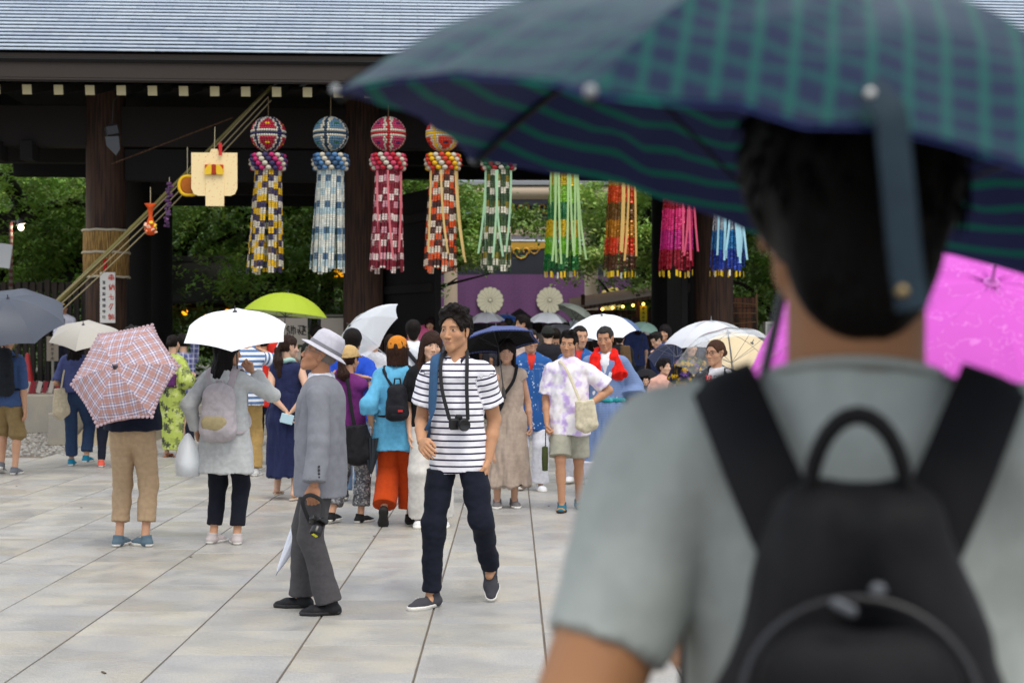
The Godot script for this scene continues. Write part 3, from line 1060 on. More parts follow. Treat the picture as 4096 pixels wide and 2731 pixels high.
# ---------------------------------------------------------------- umbrellas
# o: apex, axis, R, A (steepness at the rim), ribs, phase, mat, lining, pole, handle, detail, lace
func umbrella(o: Dictionary) -> Node3D:
	var x := along(o.apex, o.axis, Vector3.RIGHT)
	var root := thing("umbrella", o.label, "umbrella", x, o.get("group", ""))
	var R: float = o.get("R", 0.5)
	var A: float = o.get("A", 0.85)
	var nr: int = o.get("ribs", 8)
	var dep := R * tan(A * 0.5)
	var ph: float = o.get("phase", 0.0)
	var det: int = o.get("detail", 1)
	var rib_at := func(k: float, s: float) -> Vector3:
		var a := ph + TAU * k / nr
		var r := R * sin(s * A) / sin(A)
		return Vector3(cos(a) * r, -dep * (1.0 - cos(s * A)) / (1.0 - cos(A)), sin(a) * r)
	var layers := [["canopy", o.mat, 0.0]]
	if o.has("lining"):
		layers.append(["lining", o.lining, -0.004])
	var rows := 9 if det > 1 else 7
	var cols := 8 if det > 1 else 6
	var wr: float = o.get("wrinkle", 0.004)
	for l in layers:
		var mb := MB.new()
		for k in nr:
			var g := []
			var uv := []
			for i in rows + 1:
				var line := []
				var uvl := []
				for j in cols + 1:
					var t := float(j) / cols
					var bow := 1.0 - pow(2.0 * t - 1.0, 2.0)
					var s := float(i) / rows * (1.0 - 0.07 * bow * float(o.get("scallop", 1.0)))
					var p: Vector3 = (rib_at.call(k, s) as Vector3).lerp(rib_at.call(k + 1.0, s), t)
					var outw := Vector3(p.x, 0, p.z) * 0.045 * bow
					p += outw * s + Vector3(0, -0.012 * bow * s * R / 0.5 + l[2], 0)
					if det > 1:
						p += Vector3.UP * fold.get_noise_3d(p.x * 14.0, k * 5.0, p.z * 14.0) * wr * 2.0 * (0.3 + bow)
					line.append(p)
					uvl.append(Vector2((t - 0.5) * s * R * TAU / nr, s * R) + Vector2(0.37, 0.21) * k)
				g.append(line)
				uv.append(uvl)
			mb.sheet(g, uv)
		put(l[0], mb.mesh(), l[1], root)
	var steel: Material = o.get("metal", plain(C(70, 70, 74), 0.35, 0.8))
	if o.get("lace", false):
		var lb := MB.new()
		var m := nr * 14
		for i in m:
			var k := float(i) * nr / m
			var t := k - floorf(k)
			var bow := 1.0 - pow(2.0 * t - 1.0, 2.0)
			var p: Vector3 = (rib_at.call(floorf(k), 1.0 - 0.07 * bow) as Vector3).lerp(rib_at.call(floorf(k) + 1.0, 1.0 - 0.07 * bow), t)
			lb.ball(p + Vector3(0, 0.002, 0), Vector3(0.017, 0.008, 0.017), 6)
		put("lace_trim", lb.mesh(), o.get("lace_mat", o.mat), root)
	if det > 0:
		for k in nr:
			var pts := []
			for i in 9:
				pts.append((rib_at.call(float(k), i / 8.0) as Vector3) * Vector3(0.99, 1, 0.99) + Vector3(0, -0.008, 0))
			var rb := MB.new()
			rb.tube(pts, o.get("rib_r", 0.0022), 5)
			var st := (rib_at.call(float(k), 0.55) as Vector3) + Vector3(0, -0.01, 0)
			rb.tube([st, Vector3(0, -dep - 0.04, 0)], 0.002, 5)
			put("rib", rb.mesh(), o.get("rib_mat", steel), root)
			if det > 1:
				var tb := MB.new()
				tb.ball((rib_at.call(float(k), 1.0) as Vector3), Vector3.ONE * float(o.get("tip_r", 0.008)), 8)
				put("rib_tip", tb.mesh(), o.get("tip_mat", plain(C(215, 215, 210), 0.4)), root)
	var L: float = o.get("pole", 0.8)
	var sb := MB.new()
	sb.tube([Vector3(0, -L, 0), Vector3(0, 0.0, 0)], 0.0055, 8)
	put("shaft", sb.mesh(), o.get("shaft_mat", steel), root)
	var fb := MB.new()
	fb.lathe([Vector2(0.0, 0.05), Vector2(0.004, 0.048), Vector2(0.006, 0.01), Vector2(0.018, 0.004), Vector2(0.022, -0.006), Vector2(0.0, -0.006)], 10)
	put("ferrule", fb.mesh(), o.get("tip_mat", steel), root)
	var hb := MB.new()
	if o.get("hook", false):
		var pts := [Vector3(0, -L + 0.05, 0), Vector3(0, -L - 0.08, 0)]
		for i in 9:
			var a := PI * i / 8.0
			pts.append(Vector3(0.035 - cos(a) * 0.035, -L - 0.08 - sin(a) * 0.035, 0))
		hb.tube(pts, 0.011, 8)
	else:
		hb.lathe([Vector2(0.0, -L + 0.03), Vector2(0.009, -L + 0.03), Vector2(0.016, -L - 0.01), Vector2(0.017, -L - 0.08), Vector2(0.0, -L - 0.09)], 12)
	put("handle", hb.mesh(), o.get("handle_mat", plain(C(40, 38, 38), 0.5)), root)
	return root

# ---------------------------------------------------------------- the place
const EYE := 1.62

func at(px: float, py: float, d: float) -> Vector3:   # a pixel of the 4096 wide photograph, d metres away
	return Vector3((px - 2048.0) / 6000.0 * d, EYE + (1335.0 - py) / 6000.0 * d, -d)

func stone(col: Color, rough: float, sd: int) -> StandardMaterial3D:
	var m := StandardMaterial3D.new()
	m.albedo_color = col
	if not tx.has("stone"):
		tx["stone"] = noise_tex(0.006, 512, 0.0, FastNoiseLite.TYPE_SIMPLEX_SMOOTH, 21, ramp([Color(0.93, 0.93, 0.935), Color(0.965, 0.96, 0.95), Color(1, 0.985, 0.95)], [0.2, 0.5, 0.8]), 5)
		tx["speck"] = noise_tex(0.22, 256, 0.0, FastNoiseLite.TYPE_SIMPLEX, 22, ramp([Color(0.74, 0.74, 0.75), Color(1, 1, 1)], [0.3, 0.7]), 3)
		tx["stone_n"] = noise_tex(0.15, 256, 2.0, FastNoiseLite.TYPE_SIMPLEX, 23)
		tx["wet"] = noise_tex(0.008, 256, 0.0, FastNoiseLite.TYPE_SIMPLEX_SMOOTH, 24, ramp([Color(0.55, 0.55, 0.55), Color(0.95, 0.95, 0.95)], [0.3, 0.7]), 4)
	m.albedo_texture = tx["stone"]
	m.uv1_triplanar = true
	m.uv1_world_triplanar = true
	m.uv1_scale = Vector3(0.7, 0.7, 0.7)
	m.uv1_offset = Vector3(sd * 0.37, 0, sd * 0.19)
	m.roughness = rough
	m.roughness_texture = tx["wet"]
	m.normal_enabled = true
	m.normal_texture = tx["stone_n"]
	m.normal_scale = 0.2
	m.detail_enabled = true
	m.detail_albedo = tx["speck"]
	m.detail_blend_mode = BaseMaterial3D.BLEND_MODE_MUL
	m.detail_uv_layer = BaseMaterial3D.DETAIL_UV_2
	m.uv2_triplanar = true
	m.uv2_world_triplanar = true
	m.uv2_scale = Vector3(2.4, 2.4, 2.4)
	return m

func make_ground() -> void:
	var gm := MB.new()
	gm.face(Vector3(-140, -0.09, 20), Vector3(140, -0.09, 20), Vector3(140, -0.09, -200), Vector3(-140, -0.09, -200))
	var gr := stone(C(88, 82, 74), 0.9, 3)
	struct(put("ground", gm.mesh(), gr))
	# the granite slabs of the approach: each its own piece as far as they can be told apart
	var pave := Node3D.new()
	pave.name = "pavement"
	add_child(pave)
	struct(pave)
	var bm := MB.new()
	bm.box(Vector3(34, 0.03, 26), T(Vector3(0, -0.0235, -12)))
	put("bedding", bm.mesh(), stone(C(128, 116, 102), 0.95, 5), pave)
	var ms := []
	for k in 6:
		ms.append(stone([C(195, 193, 186), C(188, 186, 181), C(200, 197, 188), C(190, 189, 186), C(196, 192, 183), C(199, 197, 192)][k], 0.55, k))
	var r := RandomNumberGenerator.new()
	r.seed = 77
	var shapes := []
	for k in 4:
		var q := MB.new()
		q.box(Vector3(0.622, 0.06, [0.62, 0.78, 0.92, 0.7][k] - 0.003), Transform3D(), 0.003)
		shapes.append(q.mesh())
	var lens_ := [0.62, 0.78, 0.92, 0.7]
	var rest := MB.new()
	var singles := 0
	for i in range(-22, 23):
		var x := 0.486 + 0.632 * i
		var z := -2.4 - r.randf() * 0.8
		while z > -24.2:
			var k := r.randi() % 4
			var L: float = lens_[k]
			var zc := z - L * 0.5
			z -= L
			var d := -zc
			var seen := absf(x - 0.0) < d * 0.36 + 0.5
			var dy := r.randf_range(-0.0016, 0.0016)
			var place := T(Vector3(x, -0.03 + dy, zc), r.randf_range(-0.12, 0.12))
			if d > 20.0 and x < -6.2:
				continue   # the gravel begins here
			if seen and d < 17.5 and d > 4.6 and singles < 300:
				singles += 1
				put("slab", shapes[k], ms[r.randi() % 6], pave, place)
			else:
				rest.box(Vector3(0.622, 0.06, L - 0.003), place, 0.003)
	stuff(put("outer_slabs", rest.mesh(), ms[1], pave))
	# gravel on the left, before the gate
	var gv := MB.new()
	gv.box(Vector3(26, 0.05, 5.4), T(Vector3(-19.0, -0.035, -22.6)))
	struct(put("gravel_bed", gv.mesh(), stone(C(112, 104, 92), 0.95, 8)))
	var pm := MB.new()
	pm.ball(Vector3.ZERO, Vector3(0.022, 0.012, 0.018), 6)
	var peb := pm.mesh()
	var mm := MultiMesh.new()
	mm.transform_format = MultiMesh.TRANSFORM_3D
	mm.use_colors = true
	mm.mesh = peb
	mm.instance_count = 9000
	for i in 9000:
		mm.set_instance_transform(i, Transform3D(Basis.from_euler(Vector3(r.randf() * 0.6, r.randf() * 6.3, 0)).scaled(Vector3.ONE * r.randf_range(0.6, 1.6)), Vector3(r.randf_range(-11.0, -5.9), -0.008, r.randf_range(-25.2, -19.9))))
		var w := r.randf_range(0.10, 0.34)
		mm.set_instance_color(i, Color(w, w * 0.95, w * 0.87))
	var mi := MultiMeshInstance3D.new()
	mi.name = "gravel"
	mi.multimesh = mm
	var mp := StandardMaterial3D.new()
	mp.vertex_color_use_as_albedo = true
	mp.roughness = 0.8
	mi.material_override = mp
	add_child(mi)
	tag(mi, "loose grey gravel beside the paving in front of the gate", "gravel")
	stuff(mi)
	# the stone platform of the gate, its steps and the ramp with its low wall
	var pf := Node3D.new()
	pf.name = "stone_platform"
	pf.transform = T(Vector3(0.5, 0, -27), 3.6)
	add_child(pf)
	struct(pf)
	var st := stone(C(168, 163, 152), 0.7, 4)
	var q := MB.new()
	q.box(Vector3(24, 0.6, 8.4), T(Vector3(0, 0.3, -2.55)), 0.01)
	put("platform", q.mesh(), st, pf)
	for k in 3:
		var s := MB.new()
		s.box(Vector3(13.4, 0.15, 0.36), T(Vector3(0.6, 0.525 - 0.15 - 0.15 * k, 1.83 + 0.355 * k)), 0.012)
		put("step", s.mesh(), st, pf)
	var rp := MB.new()
	rp.slab(PackedVector2Array([Vector2(0, 0), Vector2(3.2, 0), Vector2(0, 0.598)]), 1.1, Transform3D(Basis(Vector3(0, 0, 1), Vector3.UP, Vector3(-1, 0, 0)), Vector3(-6.7, 0, 1.66)))
	put("ramp", rp.mesh(), stone(C(176, 164, 138), 0.8, 6), pf)
	for k in 4:
		var w := MB.new()
		w.box(Vector3(0.26, 0.86 - 0.13 * k, 0.78), T(Vector3(-7.42, 0.43 - 0.065 * k, 2.1 + 0.785 * k)), 0.012)
		put("wall_block", w.mesh(), st, pf)
	var w2 := MB.new()
	w2.box(Vector3(4.2, 0.62, 0.3), T(Vector3(-9.5, 0.31, 1.9)), 0.012)
	put("wall_block", w2.mesh(), st, pf)
	# the yard behind the gate
	var yd := MB.new()
	yd.box(Vector3(80, 0.3, 70), T(Vector3(0, 0.1, -68.6)))
	struct(put("courtyard", yd.mesh(), stone(C(150, 146, 138), 0.8, 7)))

func make_gate() -> void:
	var g := thing("shrine_gate", "great dark timber shrine gate with a pale plated roof across the approach", "gate", T(Vector3(0.5, 0, -27), 3.6))
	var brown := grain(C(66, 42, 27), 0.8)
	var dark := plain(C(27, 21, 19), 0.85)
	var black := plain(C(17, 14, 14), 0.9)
	var cm := MB.new()
	cm.lathe([Vector2(0.0, 0.0), Vector2(0.44, 0.0), Vector2(0.44, 0.12), Vector2(0.355, 0.16), Vector2(0.35, 2.5), Vector2(0.34, 6.3), Vector2(0, 6.3)], 28)
	var cmesh := cm.mesh()
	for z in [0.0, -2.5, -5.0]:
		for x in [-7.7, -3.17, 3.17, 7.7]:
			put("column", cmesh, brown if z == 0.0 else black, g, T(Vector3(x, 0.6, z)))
	var beam := func(called: String, sx: float, sy: float, sz: float, x: float, y: float, z: float, m: Material) -> void:
		var b := MB.new()
		b.box(Vector3(sx, sy, sz), T(Vector3(x, y, z)), 0.015)
		put(called, b.mesh(), m, g)
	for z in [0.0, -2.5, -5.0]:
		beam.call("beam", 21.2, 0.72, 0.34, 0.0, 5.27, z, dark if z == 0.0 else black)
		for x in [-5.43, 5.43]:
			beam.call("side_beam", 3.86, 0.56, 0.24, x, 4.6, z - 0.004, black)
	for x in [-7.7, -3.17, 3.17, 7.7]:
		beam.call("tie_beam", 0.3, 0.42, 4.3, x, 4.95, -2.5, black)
	for x in [-9.55, -9.0]:
		beam.call("bracket", 0.22, 0.34, 0.5, x, 4.82, 0.1, black)
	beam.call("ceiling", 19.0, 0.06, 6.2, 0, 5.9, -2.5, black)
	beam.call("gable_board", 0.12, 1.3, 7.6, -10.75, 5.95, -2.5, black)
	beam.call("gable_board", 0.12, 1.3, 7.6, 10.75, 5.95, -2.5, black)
	# doors folded back
	for s in [-1.0, 1.0]:
		var dl := MB.new()
		dl.box(Vector3(2.6, 3.6, 0.12), T(Vector3(-1.3 * s, 1.8, 0)), 0.01)
		var leaf := put("door", dl.mesh(), black, g, T(Vector3(s * 2.8, 0.66, -2.5), -68.0 if s < 0.0 else 86.0))
		for k in 3:
			var db := MB.new()
			db.box(Vector3(2.4, 0.16, 0.05), T(Vector3(-1.3 * s, 0.5 + 1.3 * k, 0.087)), 0.006)
			put("door_rail", db.mesh(), dark, leaf)
	# eaves: fascia, soffit, rafters with pale ends
	beam.call("fascia", 21.6, 0.44, 0.16, 0.0, 5.895, 2.44, plain(C(50, 42, 37), 0.8))
	var so := MB.new()
	so.box(Vector3(21.6, 0.06, 5.0), T(Vector3(0, 6.34, 0.1), 0, 15))
	put("soffit", so.mesh(), black, g)
	var rm := MB.new()
	rm.box(Vector3(0.15, 0.16, 4.4), Transform3D(), 0.006)
	var rmesh := rm.mesh()
	var em := MB.new()
	em.box(Vector3(0.15, 0.16, 0.012), Transform3D(), 0.003)
	var emesh := em.mesh()
	var cream := plain(C(208, 198, 158), 0.7)
	for i in 43:
		var x := -10.55 + 0.5035 * i
		var rf := put("rafter", rmesh, black, g, T(Vector3(x, 6.05, -0.06), 0, 12))
		put("end_cap", emesh, cream, rf, T(Vector3(0, 0.0, 2.207)))
	# roof plates in courses, each course lying on the one below
	var pmesh := []
	for k in 3:
		var p := MB.new()
		p.box(Vector3(0.597, 0.016, 0.25), T(Vector3(0, 0, -0.125)))
		pmesh.append(p.mesh())
	var pmat := []
	for c in [C(174, 187, 202), C(181, 193, 206), C(168, 181, 198)]:
		var m := StandardMaterial3D.new()
		m.albedo_color = c
		m.roughness = 0.45
		m.metallic_specular = 0.6
		m.albedo_texture = mottle()
		m.uv1_triplanar = true
		m.uv1_scale = Vector3(1.5, 1.5, 1.5)
		pmat.append(m)
	var r := RandomNumberGenerator.new()
	r.seed = 5
	var rest := MB.new()
	for c in 37:
		var s := c * 0.163
		var slope := 30.0 + c * 0.16
		var y := 6.15 + s * 0.53
		var z := 2.58 - s * 0.85
		for i in 37:
			var x := -10.9 + 0.6 * i + (0.3 if c % 2 else 0.0)
			var place := T(Vector3(x, y + r.randf_range(-0.001, 0.001), z), r.randf_range(-0.08, 0.08), slope - 11.0 + r.randf_range(-0.15, 0.15))
			if c < 15 and (x < -1.9 or x > 6.4):
				put("roof_plate", pmesh[0], pmat[r.randi() % 3], g, place)
			else:
				rest.box(Vector3(0.597, 0.016, 0.25), place * T(Vector3(0, 0, -0.125)))
	stuff(put("upper_roof_plates", rest.mesh(), pmat[0], g))
	var bk := MB.new()
	bk.box(Vector3(21.8, 0.05, 6.1), T(Vector3(0, 7.56, -0.05), 0, 31.0))
	put("roof_deck", bk.mesh(), black, g)
	var b2 := MB.new()
	b2.box(Vector3(21.8, 0.08, 6.1), T(Vector3(0, 7.56, -5.25), 0, -31.0))
	put("rear_roof", b2.mesh(), pmat[0], g)
	# straw wrap round the left column with its ropes
	var sw := MB.new()
	sw.lathe([Vector2(0.36, 2.62), Vector2(0.395, 2.62), Vector2(0.40, 3.0), Vector2(0.395, 3.46), Vector2(0.36, 3.46)], 30, T(Vector3(-7.7, 0, 0)))
	if not tx.has("straw"):
		tx["straw"] = noise_tex(0.05, 256, 0.0, FastNoiseLite.TYPE_SIMPLEX, 31, ramp([Color(0.6, 0.55, 0.45), Color(1, 1, 1)], [0.3, 0.7]))
	var sm := StandardMaterial3D.new()
	sm.albedo_color = C(158, 126, 70)
	sm.albedo_texture = tx["straw"]
	sm.uv1_scale = Vector3(9, 0.3, 1)
	sm.roughness = 0.9
	var wrap := put("straw_wrap", sw.mesh(), sm, g)
	for y in [2.62, 3.05, 3.44]:
		var rg := MB.new()
		var pts := []
		for k in 25:
			pts.append(Vector3(cos(TAU * k / 24.0) * 0.405 - 7.7, y + 0.006 * sin(k * 2.1), sin(TAU * k / 24.0) * 0.405))
		rg.tube(pts, 0.022, 8, false)
		put("rope", rg.mesh(), cloth(C(186, 178, 158)), wrap)

# strokes of a written sign on a 10 by 10 field, y down: "x1 y1 x2 y2" as four digits each
func write_strokes(mb: MB, strokes: String, o: Vector2, size: float, w: float, z: float) -> void:
	for s in strokes.split(" ", false):
		var a := Vector2(int(s[0]), -int(s[1])) * size / 9.0 + o
		var b := Vector2(int(s[2]), -int(s[3])) * size / 9.0 + o
		var d := (b - a)
		mb.box(Vector3(d.length() + w * 0.6, w, 0.004), Transform3D(Basis(Vector3(0, 0, 1), d.angle()), Vector3((a.x + b.x) * 0.5, (a.y + b.y) * 0.5, z)))

func make_sign() -> void:
	var d := 26.05
	var s := thing("votive_sign", "tall white board with red and black upright writing on the left gate column", "sign", T(at(428, 1190, d), 3.6))
	var b := MB.new()
	b.box(Vector3(0.262, 0.88, 0.03), Transform3D(), 0.004)
	put("board", b.mesh(), plain(C(205, 203, 200), 0.6), s)
	var red := plain(C(190, 60, 40), 0.7)
	var ink := plain(C(40, 38, 42), 0.7)
	var big := ["2171 1383 0595 5055 4507 5597 3676 2888 5659", "3012 1234 3415 1535 3538 2629 4648 5259 5292 9299 7073 7357 7397", "1484 4048 4888 8886", "4015 3070 7038 3955", "2003 2044 1343 1313 1318 4347 1545 1747 1839 3738 6053 6292 5558 5595 9598 7279"]
	for i in 5:
		var m := MB.new()
		write_strokes(m, big[i], Vector2(0.015, 0.405 - i * 0.172), 0.1, 0.012, 0.018)
		put("character", m.mesh(), red, s)
	var small := ["4051 1191 1112 9192 3373 3335 7375 3575 2686 2629 8689 2989", "0343 2126 0746 4292 4249 4575 7578 6069 9088 8389", "1040 4045 1045 1343 0646 2529 0729 5090 6466 9395 5797 7479 5759", "0131 0232 1353 0454 0555 1639 5191 6264 8284 5393 5594 5796 5999 8959", "1191 1119 9199 1999 3373 4463 3676 3757 6377 7476", "2022 0343 3315 2529 5282 5258 8288 5585 5888 7079", "2022 0343 3315 2529 5393 7079 4999"]
	for i in 7:
		var m := MB.new()
		write_strokes(m, small[i], Vector2(-0.088, 0.29 - i * 0.1), 0.052, 0.0065, 0.018)
		put("character", m.mesh(), ink, s)
	var tg := MB.new()
	tg.box(Vector3(0.06, 0.22, 0.03), Transform3D(), 0.01)
	tag(put("red_tassel", tg.mesh(), cloth(C(170, 22, 24)), self, T(at(418, 1058, d + 0.02), 3.6)), "small red cloth tassel hanging above the white votive board", "tassel")

func make_bamboo() -> void:
	var green := StandardMaterial3D.new()
	green.albedo_color = C(108, 100, 46)
	green.roughness = 0.5
	green.albedo_texture = mottle()
	var a := at(-330, 1745, 24.6)
	var b := at(1085, 345, 25.0)
	var p := MB.new()
	var pts := []
	var rr := []
	for i in 41:
		var t := i / 40.0
		pts.append(a.lerp(b, t) + Vector3(0, -0.12 * sin(PI * t) * 0.5, 0))
		rr.append(lerpf(0.055, 0.03, t) * (1.12 if i % 4 == 0 else 1.0))
	p.tube(pts, rr, 12)
	tag(put("bamboo_pole", p.mesh(), green), "long green bamboo pole leaning up across the gate bay", "pole")
	for k in 3:
		var q := MB.new()
		var e := at(165 + 22 * k, 1255, 24.7)
		var f := at(1062 + 8 * k, 372 + 8 * k, 24.9)
		var rp := []
		for i in 21:
			var t := i / 20.0
			rp.append(e.lerp(f, t) + Vector3(0.015 * k, -0.1 * sin(PI * t) - 0.03 * k, 0.02 * k))
		q.tube(rp, 0.011, 6)
		tag(put("rope", q.mesh(), cloth(C(150, 138, 108))), ["uppermost pale rope running beside the leaning bamboo pole", "middle pale rope running beside the leaning bamboo pole", "lowest pale rope running beside the leaning bamboo pole"][k], "rope")
	# paper robe
	var x := T(at(856, 640, 24.35), 3.6)
	var ki := thing("paper_robe", "cream paper robe with an orange sash hanging from the bamboo pole", "paper ornament", x)
	var paper := StandardMaterial3D.new()
	paper.albedo_texture = ImageTexture.create_from_image(spots_img(128, C(240, 216, 164), [C(216, 160, 120), C(232, 206, 146)], 70, 1.0, 2.5, 4))
	paper.uv1_scale = Vector3(2.2, 2.2, 1)
	paper.roughness = 0.9
	var body := MB.new()
	body.slab(PackedVector2Array([Vector2(-0.37, 0.12), Vector2(-0.07, 0.12), Vector2(-0.05, 0.18), Vector2(0.05, 0.18), Vector2(0.07, 0.12), Vector2(0.37, 0.12), Vector2(0.37, -0.46), Vector2(0.33, -0.55), Vector2(0.26, -0.58), Vector2(0.16, -0.58), Vector2(0.16, -0.20), Vector2(-0.14, -0.20), Vector2(-0.14, -0.58), Vector2(-0.26, -0.58), Vector2(-0.33, -0.55), Vector2(-0.37, -0.46)]), 0.02)
	put("sleeves", body.mesh(), paper, ki)
	var pn := MB.new()
	pn.box(Vector3(0.3, 0.62, 0.02), T(Vector3(0.01, -0.44, 0.016)), 0.004)
	put("panel", pn.mesh(), paper, ki)
	var ob := MB.new()
	ob.box(Vector3(0.3, 0.13, 0.03), T(Vector3(0.0, -0.14, 0.03)), 0.01)
	put("sash", ob.mesh(), cloth(C(196, 70, 30)), ki)
	for sgn in [-1.0, 1.0]:
		var bw := MB.new()
		bw.slab(PackedVector2Array([Vector2(0, 0.06), Vector2(sgn * 0.09, 0.06), Vector2(sgn * 0.15, -0.02), Vector2(sgn * 0.15, -0.1), Vector2(sgn * 0.05, -0.1), Vector2(sgn * 0.02, -0.02)]), 0.02, T(Vector3(0.0, -0.14, 0.06)))
		put("bow", bw.mesh(), plain(C(226, 184, 28), 0.7), ki)
	var kn := MB.new()
	kn.box(Vector3(0.07, 0.17, 0.03), T(Vector3(0.0, -0.16, 0.07)), 0.012)
	put("knot", kn.mesh(), cloth(C(170, 60, 36)), ki)
	var sg2 := MB.new()
	sg2.tube([Vector3(0, 0.18, 0), Vector3(0.01, 0.54, 0)], 0.006, 5)
	put("string", sg2.mesh(), cloth(C(190, 180, 150)), ki)
	var rt := MB.new()
	rt.box(Vector3(0.055, 0.2, 0.008), Transform3D(), 0.002)
	tag(put("red_paper_tag", rt.mesh(), plain(C(196, 24, 22), 0.6), self, T(at(880, 596, 24.3), 3.6)), "small red paper strip above the cream paper robe", "paper tag")
	# purse behind the robe
	var pu := thing("paper_purse", "round orange paper purse with a yellow edge behind the cream robe", "paper ornament", T(at(748, 742, 24.5), 3.6))
	var pm := MB.new()
	pm.lathe([Vector2(0.0, -0.03), Vector2(0.12, -0.03), Vector2(0.15, 0.0), Vector2(0.12, 0.03), Vector2(0, 0.03)], 24, T(Vector3(0.03, 0, 0), 0, 90))
	put("purse", pm.mesh(), cloth(C(176, 100, 40)), pu)
	var pe := MB.new()
	var ring := []
	for k in 25:
		ring.append(Vector3(0.03 + cos(TAU * k / 24.0) * 0.165, sin(TAU * k / 24.0) * (0.15 + 0.03 * absf(cos(TAU * k / 24.0))), 0))
	pe.tube(ring, 0.028, 8, false)
	put("edge", pe.mesh(), plain(C(232, 186, 18), 0.7), pu)
	# net of paper and a chain of cranes
	var nb := thing("paper_net", "orange paper net filled with folded shapes hanging from the bamboo", "paper ornament", T(at(600, 880, 24.6), 3.6))
	var nm1 := MB.new()
	nm1.lathe([Vector2(0.0, -0.25), Vector2(0.06, -0.24), Vector2(0.09, -0.17), Vector2(0.07, -0.05), Vector2(0.03, 0.06), Vector2(0.05, 0.2), Vector2(0.1, 0.27), Vector2(0.0, 0.25)], 14)
	put("net", nm1.mesh(), cloth(C(214, 84, 36)), nb)
	var r := RandomNumberGenerator.new()
	r.seed = 8
	for k in 12:
		var f := MB.new()
		f.box(Vector3(0.06, 0.06, 0.03), Transform3D(Basis.from_euler(Vector3(r.randf() * 3, r.randf() * 3, r.randf() * 3)), Vector3(cos(k * 2.4) * 0.075, -0.2 + 0.014 * k, sin(k * 2.4) * 0.075)), 0.004)
		put("folded_paper", f.mesh(), plain([C(238, 190, 160), C(236, 150, 110), C(240, 200, 60)][k % 3], 0.7), nb)
	var cr := thing("crane_chain", "purple chain of folded paper cranes hanging from the bamboo", "paper ornament", T(at(676, 815, 24.6), 3.6))
	for k in 16:
		var f := MB.new()
		f.box(Vector3(0.09, 0.05, 0.04), Transform3D(Basis.from_euler(Vector3(r.randf() * 3, r.randf() * 3, r.randf())), Vector3(0.02 * sin(k * 1.9) - 0.003 * k, 0.33 - 0.046 * k, 0.02 * cos(k * 2.3))), 0.004)
		put("crane", f.mesh(), plain([C(78, 44, 84), C(112, 70, 120), C(60, 34, 70)][k % 3], 0.6), cr)
	for q in [[600, 760, 600, 812], [676, 720, 676, 735], [748, 600, 748, 700]]:
		var s := MB.new()
		var par: Node3D = nb if q[0] == 600 else cr if q[0] == 676 else pu
		s.tube([par.transform.affine_inverse() * at(q[0], q[1] - 12, 24.6), par.transform.affine_inverse() * at(q[2], q[3] + 4, 24.6)], 0.006, 5)
		put("string", s.mesh(), cloth(C(190, 180, 150)), par)
	var tp := MB.new()
	tp.tube([at(445, 655, 25.7), at(930, 470, 25.6)], 0.014, 6)
	tag(put("thin_pole", tp.mesh(), grain(C(96, 66, 40))), "thin brown pole slanting in the shade beneath the left eave", "pole")
	var fr := RandomNumberGenerator.new()
	fr.seed = 61
	for q in [[410, 2695], [62, 1946], [322, 2032], [1495, 2147], [2196, 2026], [2323, 2068], [1180, 2240], [760, 2230]]:
		var lf := MB.new()
		lf.box(Vector3(0.05 if q[0] == 410 else 0.022, 0.004, 0.012), Transform3D(), 0.001)
		var g: Vector2 = sp(q[0], q[1])
		tag(put("fallen_leaf", lf.mesh(), plain(C(84, 70, 54), 0.8), self, T(Vector3(g.x, 0.0045, g.y), fr.randf() * 180.0)), {410: "thin dark twig lying on the paving at the bottom left", 62: "fallen leaf on the paving below the man in tan shorts", 322: "fallen leaf on the paving left of the khaki trousers", 1495: "fallen leaf on the paving left of the rust trousers", 2196: "fallen leaf on the paving left of the tie dyed man's shoes", 2323: "fallen leaf on the paving right of the tie dyed man's shoes", 1180: "fallen leaf on the paving left of the grey suited man", 760: "fallen leaf between the khaki trousers and the woman in grey"}[q[0]], "leaf", "fallen leaves on the paving")
	# floodlight under the eaves
	var fl := thing("floodlight", "grey floodlight hanging from a cable before the left column", "floodlight", T(at(447, 545, 25.2), 20))
	var f1 := MB.new()
	f1.box(Vector3(0.22, 0.18, 0.2), T(Vector3(0, 0.1, 0), 0, 0, 12), 0.03)
	put("housing", f1.mesh(), plain(C(40, 42, 46), 0.5), fl)
	var f2 := MB.new()
	f2.slab(PackedVector2Array([Vector2(-0.12, 0.0), Vector2(0.1, 0.02), Vector2(0.12, -0.2), Vector2(0.06, -0.3), Vector2(-0.1, -0.14)]), 0.06, T(Vector3(0, -0.02, 0.05)))
	put("shade", f2.mesh(), plain(C(70, 73, 78), 0.5), fl)
	var f3 := MB.new()
	f3.tube([Vector3(0, 0.18, 0), Vector3(0.02, 0.6, 0), Vector3(0.34, 0.9, -0.1)], 0.012, 6)
	put("cable", f3.mesh(), plain(C(46, 40, 36), 0.7), fl)

